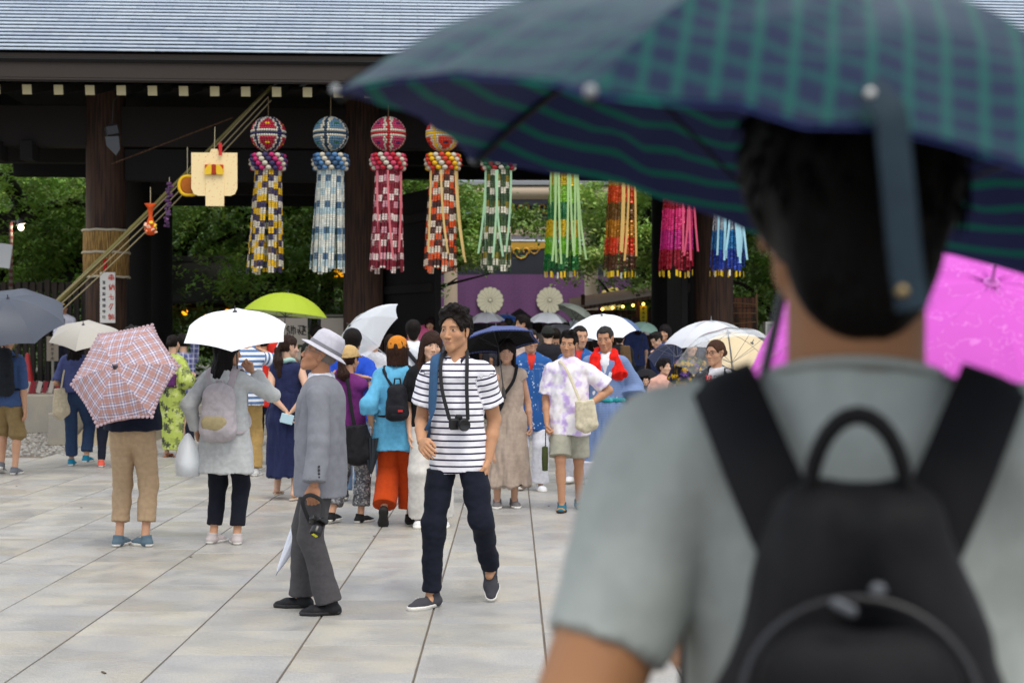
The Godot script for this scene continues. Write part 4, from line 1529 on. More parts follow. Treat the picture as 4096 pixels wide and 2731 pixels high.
# ---------------------------------------------------------------- tanabata streamers
func streamer(px: float, cfg: Dictionary) -> void:
	var d := 25.0 + (px - 2048.0) * 0.00026
	var root := thing("festival_streamer", cfg.label, "streamer", T(at(px, 537, d), 3.6), "festival streamers hanging along the gate eave")
	var vm: StandardMaterial3D = mats["vc"] if mats.has("vc") else StandardMaterial3D.new()
	vm.vertex_color_use_as_albedo = true
	vm.roughness = 0.75
	mats["vc"] = vm
	var lin := func(c: Color) -> Color: return c.srgb_to_linear()
	# ball of crocheted tufts
	var bm := MB.new()
	bm.use_c = true
	var p0: Color = lin.call(cfg.ball[0])
	var p1: Color = lin.call(cfg.ball[1])
	var p2: Color = lin.call(cfg.ball[2])
	var p3: Color = lin.call(cfg.ball[3])
	var ph: float = cfg.get("spin", 0.4)
	for i in 21:
		var la := PI * (i + 0.5) / 21.0
		var m := maxi(6, int(44 * sin(la)))
		for k in m:
			var lo := TAU * (k + 0.5 * (i % 2)) / m + ph
			var n := Vector3(sin(la) * cos(lo), cos(la), sin(la) * sin(lo))
			var q := Vector3(sin(la) * cos(lo - ph), cos(la), sin(la) * sin(lo - ph))
			var a := absf(q.x)
			var b := absf(q.y)
			var c := absf(q.z)
			var e := minf(a, minf(b, c))
			bm.col = p0 if e < 0.1 else p1 if e < 0.27 else p2 if e < 0.49 else p3
			bm.ball(n * 0.275, Vector3.ONE * 0.024, 5)
	put("ball", bm.mesh(), vm, root)
	# collar of big tufts
	var cm := MB.new()
	cm.use_c = true
	for i in 4:
		for k in 15:
			var lo := TAU * (k + 0.5 * i) / 15.0
			cm.col = lin.call(cfg.collar[(k + i) % 3]) * 0.9
			var rr: float = 0.25 + 0.025 * sin(PI * i / 3.0)
			cm.ball(Vector3(cos(lo) * rr, -0.36 - 0.07 * i, sin(lo) * rr), Vector3(0.052, 0.041, 0.052), 8)
	put("collar", cm.mesh(), vm, root)
	var tie := MB.new()
	tie.tube([Vector3(0, -0.42, 0), Vector3(0, 0.62, -0.02)], 0.008, 6)
	put("string", tie.mesh(), cloth(C(120, 104, 80)), root)
	# chains of paper squares
	var r := RandomNumberGenerator.new()
	r.seed = int(px)
	var pal: Array = cfg.pal
	var band: bool = cfg.get("banded", false)
	for j in 15:
		var a := TAU * j / 15.0
		var sm := MB.new()
		sm.use_c = true
		var sway := r.randf_range(-0.05, 0.04)
		var L := 46 + r.randi() % 3
		for i in L:
			var t := i / 47.0
			var rad := 0.215 + 0.05 * t
			var y := -0.6 - 1.68 * t + 0.012 * sin(j * 2.3)
			for s in 2:
				var aa := a + (s - 0.5) * 0.2
				var c: Color
				if band:
					c = pal[mini(int(t * pal.size() + r.randf_range(-0.02, 0.02)), pal.size() - 1)]
				else:
					c = pal[posmod(int(i / 3) + j * 2 + (int(i / 9) if j % 2 else 0), pal.size())]
				sm.col = lin.call(c) * r.randf_range(0.82, 1.1)
				var tilt := r.randf_range(-0.5, 0.5) if band else r.randf_range(-0.12, 0.12)
				sm.box(Vector3(0.036, 0.03, 0.012), Transform3D(Basis.from_euler(Vector3(tilt, PI / 2 - aa + tilt, 0)), Vector3(cos(aa) * rad - 0.05 * t + sway * t, y, sin(aa) * rad)), 0.0)
		stuff(put("paper_chain", sm.mesh(), vm if not band else foil(), root))
		if band:
			var gt := MB.new()
			gt.box(Vector3(0.03, 0.1, 0.006), Transform3D(Basis.from_euler(Vector3(0, PI / 2 - a, 0)), Vector3(cos(a) * 0.262 - 0.05 + sway, -2.34 + r.randf_range(-0.02, 0.02), sin(a) * 0.262)))
			put("gold_tip", gt.mesh(), plain(C(232, 190, 40) if r.randf() < 0.75 else C(230, 226, 210), 0.3, 0.7), root)
	for k in int(cfg.get("ribbons", 0)):
		var a := r.randf_range(0.3, 2.8)
		var q := MB.new()
		var rows := []
		var s0 := r.randf_range(-0.12, 0.12)
		var w := 0.017
		for i in 15:
			var t := i / 14.0
			var rad := 0.285 + 0.03 * t
			var c := Vector3(cos(a) * rad * 0.85 + s0 * t * t, -0.62 - (1.35 + 0.22 * fposmod(k * 0.37, 1.0)) * t, sin(a) * rad + 0.03 * t)
			rows.append([c - Vector3(w, 0, 0.004 * sin(i)), c + Vector3(w, 0, 0.004 * cos(i))])
		q.sheet(rows)
		put("ribbon", q.mesh(), film(cfg.ribbon, 0.5, 0.4), root)

func foil() -> StandardMaterial3D:
	if not mats.has("foil"):
		var m := StandardMaterial3D.new()
		m.vertex_color_use_as_albedo = true
		m.roughness = 0.35
		m.metallic = 0.25
		mats["foil"] = m
	return mats["foil"]

func make_streamers() -> void:
	var W := C(208, 200, 182)
	streamer(1072, {"label": "yellow navy and white streamer under a red and navy ball", "ball": [C(46, 42, 82), W, C(176, 30, 56), C(226, 190, 30)], "collar": [C(196, 36, 110), C(58, 46, 96), W], "pal": [C(222, 176, 20), C(54, 46, 80), W], "spin": 0.75})
	streamer(1322, {"label": "white and steel blue streamer under a teal and white ball", "ball": [C(38, 62, 84), W, C(92, 128, 152), C(50, 110, 70)], "collar": [C(84, 130, 176), C(52, 84, 120), W], "pal": [C(210, 214, 206), C(64, 98, 128), C(170, 192, 198), C(220, 220, 208)], "spin": 0.3})
	streamer(1553, {"label": "maroon and pink streamer under a red and white ball", "ball": [C(178, 30, 38), W, C(186, 54, 96), C(70, 44, 96)], "collar": [C(190, 30, 50), C(206, 70, 104), W], "pal": [C(124, 24, 46), C(214, 150, 162), C(130, 26, 44), C(228, 206, 200)], "spin": 0.0, "ribbons": 3, "ribbon": C(200, 100, 110)})
	streamer(1772, {"label": "orange brown and white streamer under a yellow and red ball", "ball": [C(236, 190, 30), W, C(214, 60, 36), C(60, 46, 80)], "collar": [C(236, 186, 28), C(206, 56, 36), W], "pal": [C(218, 82, 32), C(72, 42, 38), C(222, 206, 186)], "spin": 0.6, "ribbons": 4, "ribbon": C(206, 176, 110)})
	streamer(1995, {"label": "olive green and white streamer with a red and green collar", "ball": [C(178, 40, 40), W, C(60, 120, 70), C(220, 190, 60)], "collar": [C(176, 30, 34), C(66, 118, 72), W], "pal": [C(60, 84, 48), C(140, 120, 36), C(216, 210, 190), C(46, 70, 46)], "ribbons": 5, "ribbon": C(160, 200, 160)})
	streamer(2255, {"label": "yellow and green banded streamer with many pale green ribbons", "ball": [C(190, 180, 40), W, C(60, 160, 70), C(220, 190, 60)], "collar": [C(206, 190, 40), C(90, 170, 60), W], "pal": [C(206, 176, 20), C(120, 178, 38), C(40, 116, 66), C(214, 178, 22), C(112, 184, 32), C(16, 104, 46)], "banded": true, "ribbons": 9, "ribbon": C(166, 200, 136)})
	streamer(2490, {"label": "gold and orange red banded streamer with tan ribbons", "ball": [C(200, 120, 30), W, C(200, 60, 36), C(220, 190, 60)], "collar": [C(206, 150, 40), C(190, 60, 36), W], "pal": [C(196, 140, 32), C(212, 70, 22), C(112, 74, 28), C(186, 120, 26), C(214, 54, 20), C(84, 48, 26)], "banded": true, "ribbons": 4, "ribbon": C(206, 170, 96)})
	streamer(2715, {"label": "magenta and crimson banded streamer in front of the right column", "ball": [C(200, 30, 90), W, C(200, 60, 120), C(220, 190, 60)], "collar": [C(206, 40, 90), C(170, 30, 56), W], "pal": [C(186, 26, 84), C(158, 16, 38), C(226, 50, 120), C(196, 36, 124), C(150, 12, 36)], "banded": true, "ribbons": 4, "ribbon": C(206, 80, 110)})
	streamer(2925, {"label": "blue and silver banded streamer with pale blue ribbons", "ball": [C(40, 90, 180), W, C(90, 160, 210), C(220, 190, 60)], "collar": [C(60, 120, 200), C(40, 70, 150), W], "pal": [C(70, 170, 206), C(36, 84, 170), C(176, 184, 190), C(40, 128, 190), C(28, 60, 160)], "banded": true, "ribbons": 11, "ribbon": C(160, 208, 222)})

# ---------------------------------------------------------------- trees
func tree(label: String, px: float, d: float, h: float, spread: float, tint: Color, lean: float, sd: int, base := 0.3, low := 0.35) -> void:
	var r := RandomNumberGenerator.new()
	r.seed = sd
	var root := thing("broadleaf_tree", label, "tree", T(Vector3((px - 2048.0) / 6000.0 * d, 0.25, -d)), "trees behind the gate")
	var bark := grain(C(44, 38, 32), 0.9)
	var mb := MB.new()
	var pts := []
	var rr := []
	for i in 9:
		var t := i / 8.0
		pts.append(Vector3(lean * t * t + 0.12 * sin(t * 7.0 + sd), h * 0.62 * t, 0.15 * sin(t * 5.0 + sd)))
		rr.append(lerpf(base, base * 0.35, t) * (1.0 + 0.5 * pow(1.0 - t, 8.0)))
	mb.tube(pts, rr, 10)
	put("trunk", mb.mesh(), bark, root)
	var pads := []
	for k in 11:
		var t := r.randf_range(low * 0.75, 1.0)
		var s: Vector3 = Vector3(lean * t * t, h * 0.62 * t, 0)
		var a := TAU * k / 11.0 + r.randf() * 0.5
		var e := s + Vector3(cos(a) * spread * r.randf_range(0.5, 1.0), h * r.randf_range(0.04, 0.26), sin(a) * spread * r.randf_range(0.4, 0.8))
		var md := s.lerp(e, 0.5) + Vector3(r.randf_range(-0.3, 0.3), r.randf_range(0.0, 0.5), 0)
		var bb := MB.new()
		bb.tube([s, s.lerp(md, 0.6) + Vector3(0, 0.1, 0), md, e], [base * 0.4, base * 0.3, base * 0.22, 0.02], 6)
		put("branch", bb.mesh(), bark, root)
		for j in 5:
			pads.append(s.lerp(e, r.randf_range(0.45, 1.1)) + Vector3(r.randf_range(-1, 1), r.randf_range(-0.5, 0.7), r.randf_range(-1, 1)) * spread * 0.26)
	for k in 12:
		pads.append(Vector3(lean * 0.8 + r.randf_range(-1, 1) * spread * 0.7, h * r.randf_range(low, 1.0), r.randf_range(-1, 1) * spread * 0.6))
	var kept := []
	for q in pads:
		var wx: float = q.x + root.position.x
		var wz: float = -(q.z + root.position.z)
		var sx := wx / wz * 6000.0 + 2048.0
		if sx < (1970.0 if q.y > 3.1 else 1670.0) or sx > (2350.0 if q.y > 3.5 else 2480.0) or q.y > 6.4:
			kept.append(q)
	stuff(leaves(root, "crown", kept, 62, spread * 0.23, tint, r))

func leaf_clump() -> Mesh:
	if not tpl.has("clump"):
		var r := RandomNumberGenerator.new()
		r.seed = 3
		var mb := MB.new()
		for k in 7:
			var x := Transform3D(Basis.from_euler(Vector3(r.randf_range(-0.9, 0.3), r.randf() * TAU, r.randf_range(-0.5, 0.5))), Vector3(r.randf_range(-0.16, 0.16), r.randf_range(-0.07, 0.07), r.randf_range(-0.16, 0.16)))
			var a := x * Vector3(0, 0, 0)
			var b := x * Vector3(0.036, 0.012, 0.06)
			var c := x * Vector3(0, -0.008, 0.135)
			var e := x * Vector3(-0.036, 0.012, 0.06)
			var n1 := (x.basis * Vector3(-0.3, 1, 0)).normalized()
			var n2 := (x.basis * Vector3(0.3, 1, 0)).normalized()
			mb.ix.append_array([mb.vert(a, n1), mb.vert(b, n1), mb.vert(c, n1), mb.vert(a, n2), mb.vert(c, n2), mb.vert(e, n2)])
		tpl["clump"] = mb.mesh()
	return tpl["clump"]

func leaf_mat() -> StandardMaterial3D:
	if not mats.has("leaf"):
		var m := StandardMaterial3D.new()
		m.vertex_color_use_as_albedo = true
		m.roughness = 0.38
		m.metallic_specular = 0.45
		m.cull_mode = BaseMaterial3D.CULL_DISABLED
		m.backlight_enabled = true
		m.backlight = Color(0.7, 0.7, 0.7)
		mats["leaf"] = m
	return mats["leaf"]

func leaves(root: Node, called: String, pads: Array, per: int, pr: float, tint: Color, r: RandomNumberGenerator) -> Node:
	var mm := MultiMesh.new()
	mm.transform_format = MultiMesh.TRANSFORM_3D
	mm.use_colors = true
	mm.mesh = leaf_clump()
	mm.instance_count = pads.size() * per
	var i := 0
	for p in pads:
		var w := r.randf_range(0.7, 1.25)
		var tone := r.randf_range(0.65, 1.3)
		for k in per:
			var q := Vector3(r.randfn(0, 0.5), r.randfn(0, 0.24), r.randfn(0, 0.5)) * pr * w
			mm.set_instance_transform(i, Transform3D(Basis.from_euler(Vector3(r.randf_range(-0.5, 0.5), r.randf() * TAU, r.randf_range(-0.5, 0.5))).scaled(Vector3.ONE * r.randf_range(0.75, 1.35)), p + q))
			var g := tone * r.randf_range(0.75, 1.25)
			mm.set_instance_color(i, Color(tint.r * g * r.randf_range(0.85, 1.2), tint.g * g, tint.b * g * r.randf_range(0.8, 1.1)))
			i += 1
	var mi := MultiMeshInstance3D.new()
	mi.name = nm(root, called)
	mi.multimesh = mm
	mi.material_override = leaf_mat()
	root.add_child(mi)
	return mi

func bough(label: String, a: Vector3, b: Vector3, n: int, tint: Color, sd: int) -> void:
	var r := RandomNumberGenerator.new()
	r.seed = sd
	var root := thing("leafy_bough", label, "bough", T(a), "boughs before the curtain")
	var m := MB.new()
	var e := b - a
	m.tube([Vector3.ZERO, e * 0.5 + Vector3(0, 0.1, 0), e], [0.05, 0.035, 0.008], 6)
	put("branch", m.mesh(), grain(C(44, 38, 32), 0.9), root)
	var pads := []
	for i in n:
		pads.append(e * (float(i) + r.randf()) / n + Vector3(r.randf_range(-0.2, 0.2), r.randf_range(-0.25, 0.2), r.randf_range(-0.4, 0.4)))
	stuff(leaves(root, "leaves", pads, 16, 0.45, tint, r))

func make_trees() -> void:
	var dk := Color(0.16, 0.28, 0.05)
	var md := Color(0.22, 0.37, 0.065)
	var lt := Color(0.34, 0.50, 0.125)
	tree("dark leaning tree seen at the far left edge beyond the fence", -120, 36, 7.4, 4.2, md, 1.4, 11, 0.42, 0.3)
	tree("broad tree filling the opening left of the straw wrapped column", 230, 40, 8.2, 4.4, md, -1.0, 12, 0.34, 0.25)
	tree("tree behind the paper robe in the left bay", 640, 39, 7.8, 4.2, dk, 1.2, 13, 0.3, 0.3)
	tree("thick trunked tree above the lime umbrella in the left bay", 930, 37, 7.4, 4.0, md, 0.6, 14, 0.36, 0.28)
	tree("tree close behind the middle column of the gate", 1330, 38, 7.8, 4.0, dk, -0.5, 15, 0.26, 0.3)
	tree("bright leafy tree left of the purple curtain", 1600, 40, 7.8, 2.7, lt, 0.2, 16, 0.22, 0.3)
	tree("bright leafy tree spreading right of the purple curtain", 2590, 41, 8.2, 2.8, lt, -0.2, 17, 0.24, 0.36)
	tree("tree rising beside the right column above the stalls", 2760, 42, 8.2, 4.0, dk, 0.4, 18, 0.26, 0.4)
	tree("tree right of the right column near the tied board", 3120, 38, 7.4, 3.8, dk, 0.3, 19, 0.26, 0.2)
	tree("tree hidden behind the foreground head at the right", 3700, 40, 7.8, 4.2, md, 0.0, 20, 0.28, 0.2)
	tree("tree at the far right beyond the gate", 4250, 39, 7.8, 4.2, md, 0.3, 21, 0.28, 0.2)
	bough("leafy bough reaching across the left torii post", at(1560, 1050, 37.5), at(1985, 1020, 37.0), 22, lt, 31)
	bough("small leafy bough hanging before the right torii post", at(2420, 1040, 37.5), at(2250, 1075, 37.2), 9, lt, 32)
	bough("leafy bough crossing below the gilt scrolls of the hall", at(1660, 905, 38.6), at(2190, 880, 37.5), 22, md, 33)
	var r := RandomNumberGenerator.new()
	r.seed = 99
	var pads := []
	for i in 520:
		var x := r.randf_range(-26, 26)
		if absf(x - 0.5) < 4.6:
			continue
		pads.append(Vector3(x, r.randf_range(0.6, 9.0), r.randf_range(-60, -47)))
	var o := leaves(self, "far_woodland", pads, 60, 1.7, Color(0.13, 0.23, 0.045), r)
	tag(o, "dense dark woodland closing the view behind the trees", "woodland")
	stuff(o)
	var sm := MB.new()
	var rows := []
	for i in 9:
		var line := []
		for k in 41:
			line.append(Vector3(-60 + 3.0 * k, 0.2 + 11.0 * smoothstep(0.0, 1.0, i / 8.0) + 0.9 * fold.get_noise_2d(k * 0.6, i * 0.7), -66.0 - 2.2 * i))
		rows.append(line)
	sm.sheet(rows)
	struct(put("wooded_hill", sm.mesh(), plain(C(46, 62, 34), 0.95)))
	var low := []
	for i in 90:
		low.append(Vector3(r.randf_range(-19, -3.6), r.randf_range(0.4, 2.2), r.randf_range(-38, -33)))
	var h := leaves(self, "undergrowth", low, 40, 0.8, Color(0.08, 0.15, 0.03), r)
	tag(h, "low dark bushes growing along the yard behind the gate", "bushes")
	stuff(h)

# ---------------------------------------------------------------- torii, hall, curtain
func make_hall() -> void:
	var t := thing("torii", "plain pale wood torii standing before the purple curtain", "torii", T(Vector3(0.27, 0.25, -45)))
	var wood := plain(C(196, 176, 156), 0.7)
	var cap := plain(C(150, 152, 160), 0.5)
	for x in [-2.11, 2.11]:
		var p := MB.new()
		p.lathe([Vector2(0, 0), Vector2(0.21, 0), Vector2(0.2, 3), Vector2(0.18, 5.5), Vector2(0, 5.5)], 20)
		put("post", p.mesh(), wood, t, T(Vector3(x, 0, 0)))
	var kb := MB.new()
	kb.tube([Vector3(-3.3, 5.62, 0), Vector3(3.3, 5.62, 0)], 0.21, 18)
	put("top_beam", kb.mesh(), wood, t)
	var c := MB.new()
	c.box(Vector3(6.7, 0.14, 0.44), T(Vector3(0, 5.88, 0)), 0.02)
	put("beam_cap", c.mesh(), cap, t)
	var n := MB.new()
	n.box(Vector3(5.1, 0.26, 0.16), T(Vector3(0, 4.45, 0)), 0.01)
	put("tie_beam", n.mesh(), wood, t)
	var hall := thing("worship_hall", "shrine hall with green copper ridges and gilt fittings behind the torii", "building", T(Vector3(0.36, 0.25, -62)))
	var navy := plain(C(30, 32, 44), 0.5)
	var gold := plain(C(206, 158, 62), 0.35, 0.6)
	var copper := plain(C(168, 196, 198), 0.5)
	var tile := plain(C(120, 140, 144), 0.5)
	var bx := func(called: String, s: Vector3, p: Vector3, m: Material, par: Node) -> Node:
		var b := MB.new()
		b.box(s, T(p), 0.02)
		return put(called, b.mesh(), m, par)
	bx.call("back_wall", Vector3(20, 5.4, 0.3), Vector3(0, 2.7, -0.6), navy, hall)
	bx.call("frieze", Vector3(14, 2.0, 0.4), Vector3(0, 6.3, -0.3), navy, hall)
	bx.call("eave", Vector3(16, 0.36, 1.4), Vector3(0, 5.38, 0.3), plain(C(116, 108, 116), 0.6), hall)
	bx.call("eave_edge", Vector3(16, 0.06, 0.2), Vector3(0, 5.17, 0.96), copper, hall)
	# curved gable board with its gilt fitting
	var arc := PackedVector2Array()
	for i in 17:
		var x := lerpf(-4.6, 4.6, i / 16.0)
		arc.append(Vector2(x, 5.12 - 0.045 * x * x * 0.5))
	for i in 17:
		var x := lerpf(4.6, -4.6, i / 16.0)
		arc.append(Vector2(x, 3.6))
	var gb := MB.new()
	gb.slab(arc, 0.14, T(Vector3(0, 0, 1.0)))
	put("gable_board", gb.mesh(), navy, hall)
	var ln := MB.new()
	var lp := []
	for i in 17:
		var x := lerpf(-4.6, 4.6, i / 16.0)
		lp.append(Vector3(x, 5.15 - 0.045 * x * x * 0.5, 1.06))
	ln.tube(lp, 0.035, 6)
	put("board_edge", ln.mesh(), plain(C(190, 190, 196), 0.5), hall)
	var scroll := func(x: float, y: float, z: float, s: float) -> void:
		var g := MB.new()
		for sg in [-1.0, 1.0]:
			var p := []
			for i in 19:
				var a := i / 18.0 * 4.6 - 0.5
				var rr := 0.2 * (1.0 - i / 24.0)
				p.append(Vector3(sg * (0.17 + cos(a) * rr) * s, sin(a) * rr * s, 0))
			g.tube(p, 0.035 * s, 6)
		g.tube([Vector3(-0.3, -0.05, 0) * s, Vector3(-0.18, -0.26, 0) * s, Vector3(0, -0.33, 0) * s, Vector3(0.18, -0.26, 0) * s, Vector3(0.3, -0.05, 0) * s], 0.035 * s, 6)
		put("gilt_scroll", g.mesh(), gold, hall, T(Vector3(x, y, z)))
	scroll.call(0.0, 6.62, 0.0, 0.95)
	scroll.call(1.05, 6.6, 0.0, 0.8)
	scroll.call(-1.05, 6.6, 0.0, 0.8)
	scroll.call(0.02, 4.72, 1.12, 0.9)
	scroll.call(0.55, 4.82, 1.12, 0.6)
	scroll.call(-0.52, 4.82, 1.12, 0.6)
	var gp := MB.new()
	gp.slab(PackedVector2Array([Vector2(-1.15, 5.08), Vector2(1.15, 5.08), Vector2(1.02, 4.98), Vector2(1.12, 4.88), Vector2(0.6, 4.8), Vector2(-0.6, 4.8), Vector2(-1.12, 4.88), Vector2(-1.02, 4.98)]), 0.03, T(Vector3(0, 0, 1.1)))
	put("gilt_plate", gp.mesh(), gold, hall)
	# roof: a small gable in front of a wide slope with copper ribs
	var rs := MB.new()
	rs.box(Vector3(18, 0.15, 6), T(Vector3(0, 8.6, -2.4), 0, 40))
	put("main_roof", rs.mesh(), tile, hall)
	var rg := MB.new()
	rg.box(Vector3(18, 0.3, 0.3), T(Vector3(0, 10.5, -4.6)), 0.05)
	put("ridge", rg.mesh(), copper, hall)
	for i in 30:
		bx.call("roof_rib", Vector3(0.09, 0.12, 0.01), Vector3.ZERO, copper, hall)
		var last: Node3D = hall.get_child(hall.get_child_count() - 1)
		var q := MB.new()
		q.box(Vector3(0.09, 0.1, 6), Transform3D(), 0.02)
		(last as MeshInstance3D).mesh = q.mesh()
		last.transform = T(Vector3(-8.7 + 0.6 * i, 8.7, -2.35), 0, 40)
	for sg in [-1.0, 1.0]:
		for e in [[0.34, 0.0, copper], [0.16, 0.35, tile], [0.24, 0.62, copper]]:
			var m := MB.new()
			var a := Vector3(0, 8.5 - e[1], 0.6 - 0.5 * e[1])
			var b := Vector3(sg * 2.9, 6.5 - e[1], 0.6 - 0.5 * e[1])
			m.tube([a, a.lerp(b, 0.5) + Vector3(0, -0.12, 0), b], float(e[0]) * 0.5, 8, true, 0.8)
			put("gable_ridge", m.mesh(), e[2], hall)
	var gf := MB.new()
	gf.slab(PackedVector2Array([Vector2(-2.4, 6.7), Vector2(2.4, 6.7), Vector2(0, 8.3)]), 0.1, T(Vector3(0, 0, 0.3)))
	put("gable_face", gf.mesh(), navy, hall)
	var gg := MB.new()
	gg.slab(PackedVector2Array([Vector2(-0.9, 6.95), Vector2(0.9, 6.95), Vector2(0, 7.6)]), 0.06, T(Vector3(0, 0, 0.4)))
	put("gable_gilt", gg.mesh(), gold, hall)
	# the purple curtain with pale chrysanthemum crests
	var cu := thing("purple_curtain", "wide purple curtain with pale sixteen petalled flower crests", "curtain", T(Vector3(0.32, 0, -60.4)))
	var rows := []
	for i in 13:
		var line := []
		for j in 61:
			var x := lerpf(-4.5, 4.5, j / 60.0)
			var y := lerpf(4.02 - 0.004 * x * x, 2.05 + maxf(0.0, 0.62 - absf(x + 0.02) * 0.75), i / 12.0)
			line.append(Vector3(x, y, 0.05 * sin(x * 5.3) * (0.2 + i / 12.0)))
		rows.append(line)
	var cm := MB.new()
	cm.sheet(rows)
	put("cloth", cm.mesh(), cloth(C(104, 70, 108), 0.9, 2.0), cu)
	var pale := plain(C(192, 187, 164), 0.8)
	var yel := plain(C(222, 200, 110), 0.8)
	var line_m := plain(C(120, 108, 110), 0.8)
	var petal := PackedVector2Array()
	petal.append(Vector2(0.09, -0.012))
	petal.append(Vector2(0.46, -0.088))
	for i in 7:
		var a := lerpf(-1.4, 1.4, i / 6.0)
		petal.append(Vector2(0.47 + cos(a) * 0.07, sin(a) * 0.088))
	petal.append(Vector2(0.46, 0.088))
	petal.append(Vector2(0.09, 0.012))
	var pmesh := MB.new()
	pmesh.slab(petal, 0.01)
	var pm := pmesh.mesh()
	var crests := [[-3.72, yel], [-1.2, pale], [1.2, pale], [3.72, yel]]
	for ci in 4:
		var x: float = crests[ci][0]
		var dk := MB.new()
		dk.lathe([Vector2(0.0, 0.0), Vector2(0.53, 0.0), Vector2(0.53, 0.006), Vector2(0, 0.006)], 32, T(Vector3(x, 2.97, 0.075), 0, 90))
		var disc := put("crest", dk.mesh(), line_m, cu)
		for k in 16:
			put("petal", pm, crests[ci][1], disc, Transform3D(Basis(Vector3(0, 0, 1), TAU * k / 16.0), Vector3(x, 2.97, 0.09)))
		var hb := MB.new()
		hb.lathe([Vector2(0.0, 0.02), Vector2(0.06, 0.015), Vector2(0.07, 0.0)], 14, T(Vector3(x, 2.97, 0.088), 0, 90))
		put("centre", hb.mesh(), crests[ci][1], disc)
	var ins := MB.new()
	ins.box(Vector3(3, 2.6, 0.1), T(Vector3(0, 1.4, -0.7)))
	put("dark_opening", ins.mesh(), plain(C(36, 34, 46), 0.8), cu)
	for s in [-1.0, 1.0]:
		var wb := MB.new()
		wb.box(Vector3(0.32, 0.09, 0.05), T(Vector3(s * 0.2, 2.22, -0.4)))
		put("white_bar", wb.mesh(), plain(C(200, 204, 200), 0.6), cu)

# ---------------------------------------------------------------- fence, pavilion, stalls, lamp and boards
func lamp(parent: Node, p: Vector3, r: float, col: Color, e: float, light := 0.0) -> void:
	var m := MB.new()
	m.ball(Vector3.ZERO, Vector3.ONE * r, 10)
	var mt := StandardMaterial3D.new()
	mt.albedo_color = col
	mt.emission_enabled = true
	mt.emission = col
	mt.emission_energy_multiplier = e
	put("lamp_bulb", m.mesh(), mt, parent, T(p))
	if light > 0.0:
		var o := OmniLight3D.new()
		o.name = nm(parent, "lamp_light")
		o.position = p
		o.light_color = col
		o.light_energy = light
		o.light_size = r
		o.omni_range = 12.0
		o.omni_attenuation = 2.0
		o.shadow_enabled = true
		parent.add_child(o, true)

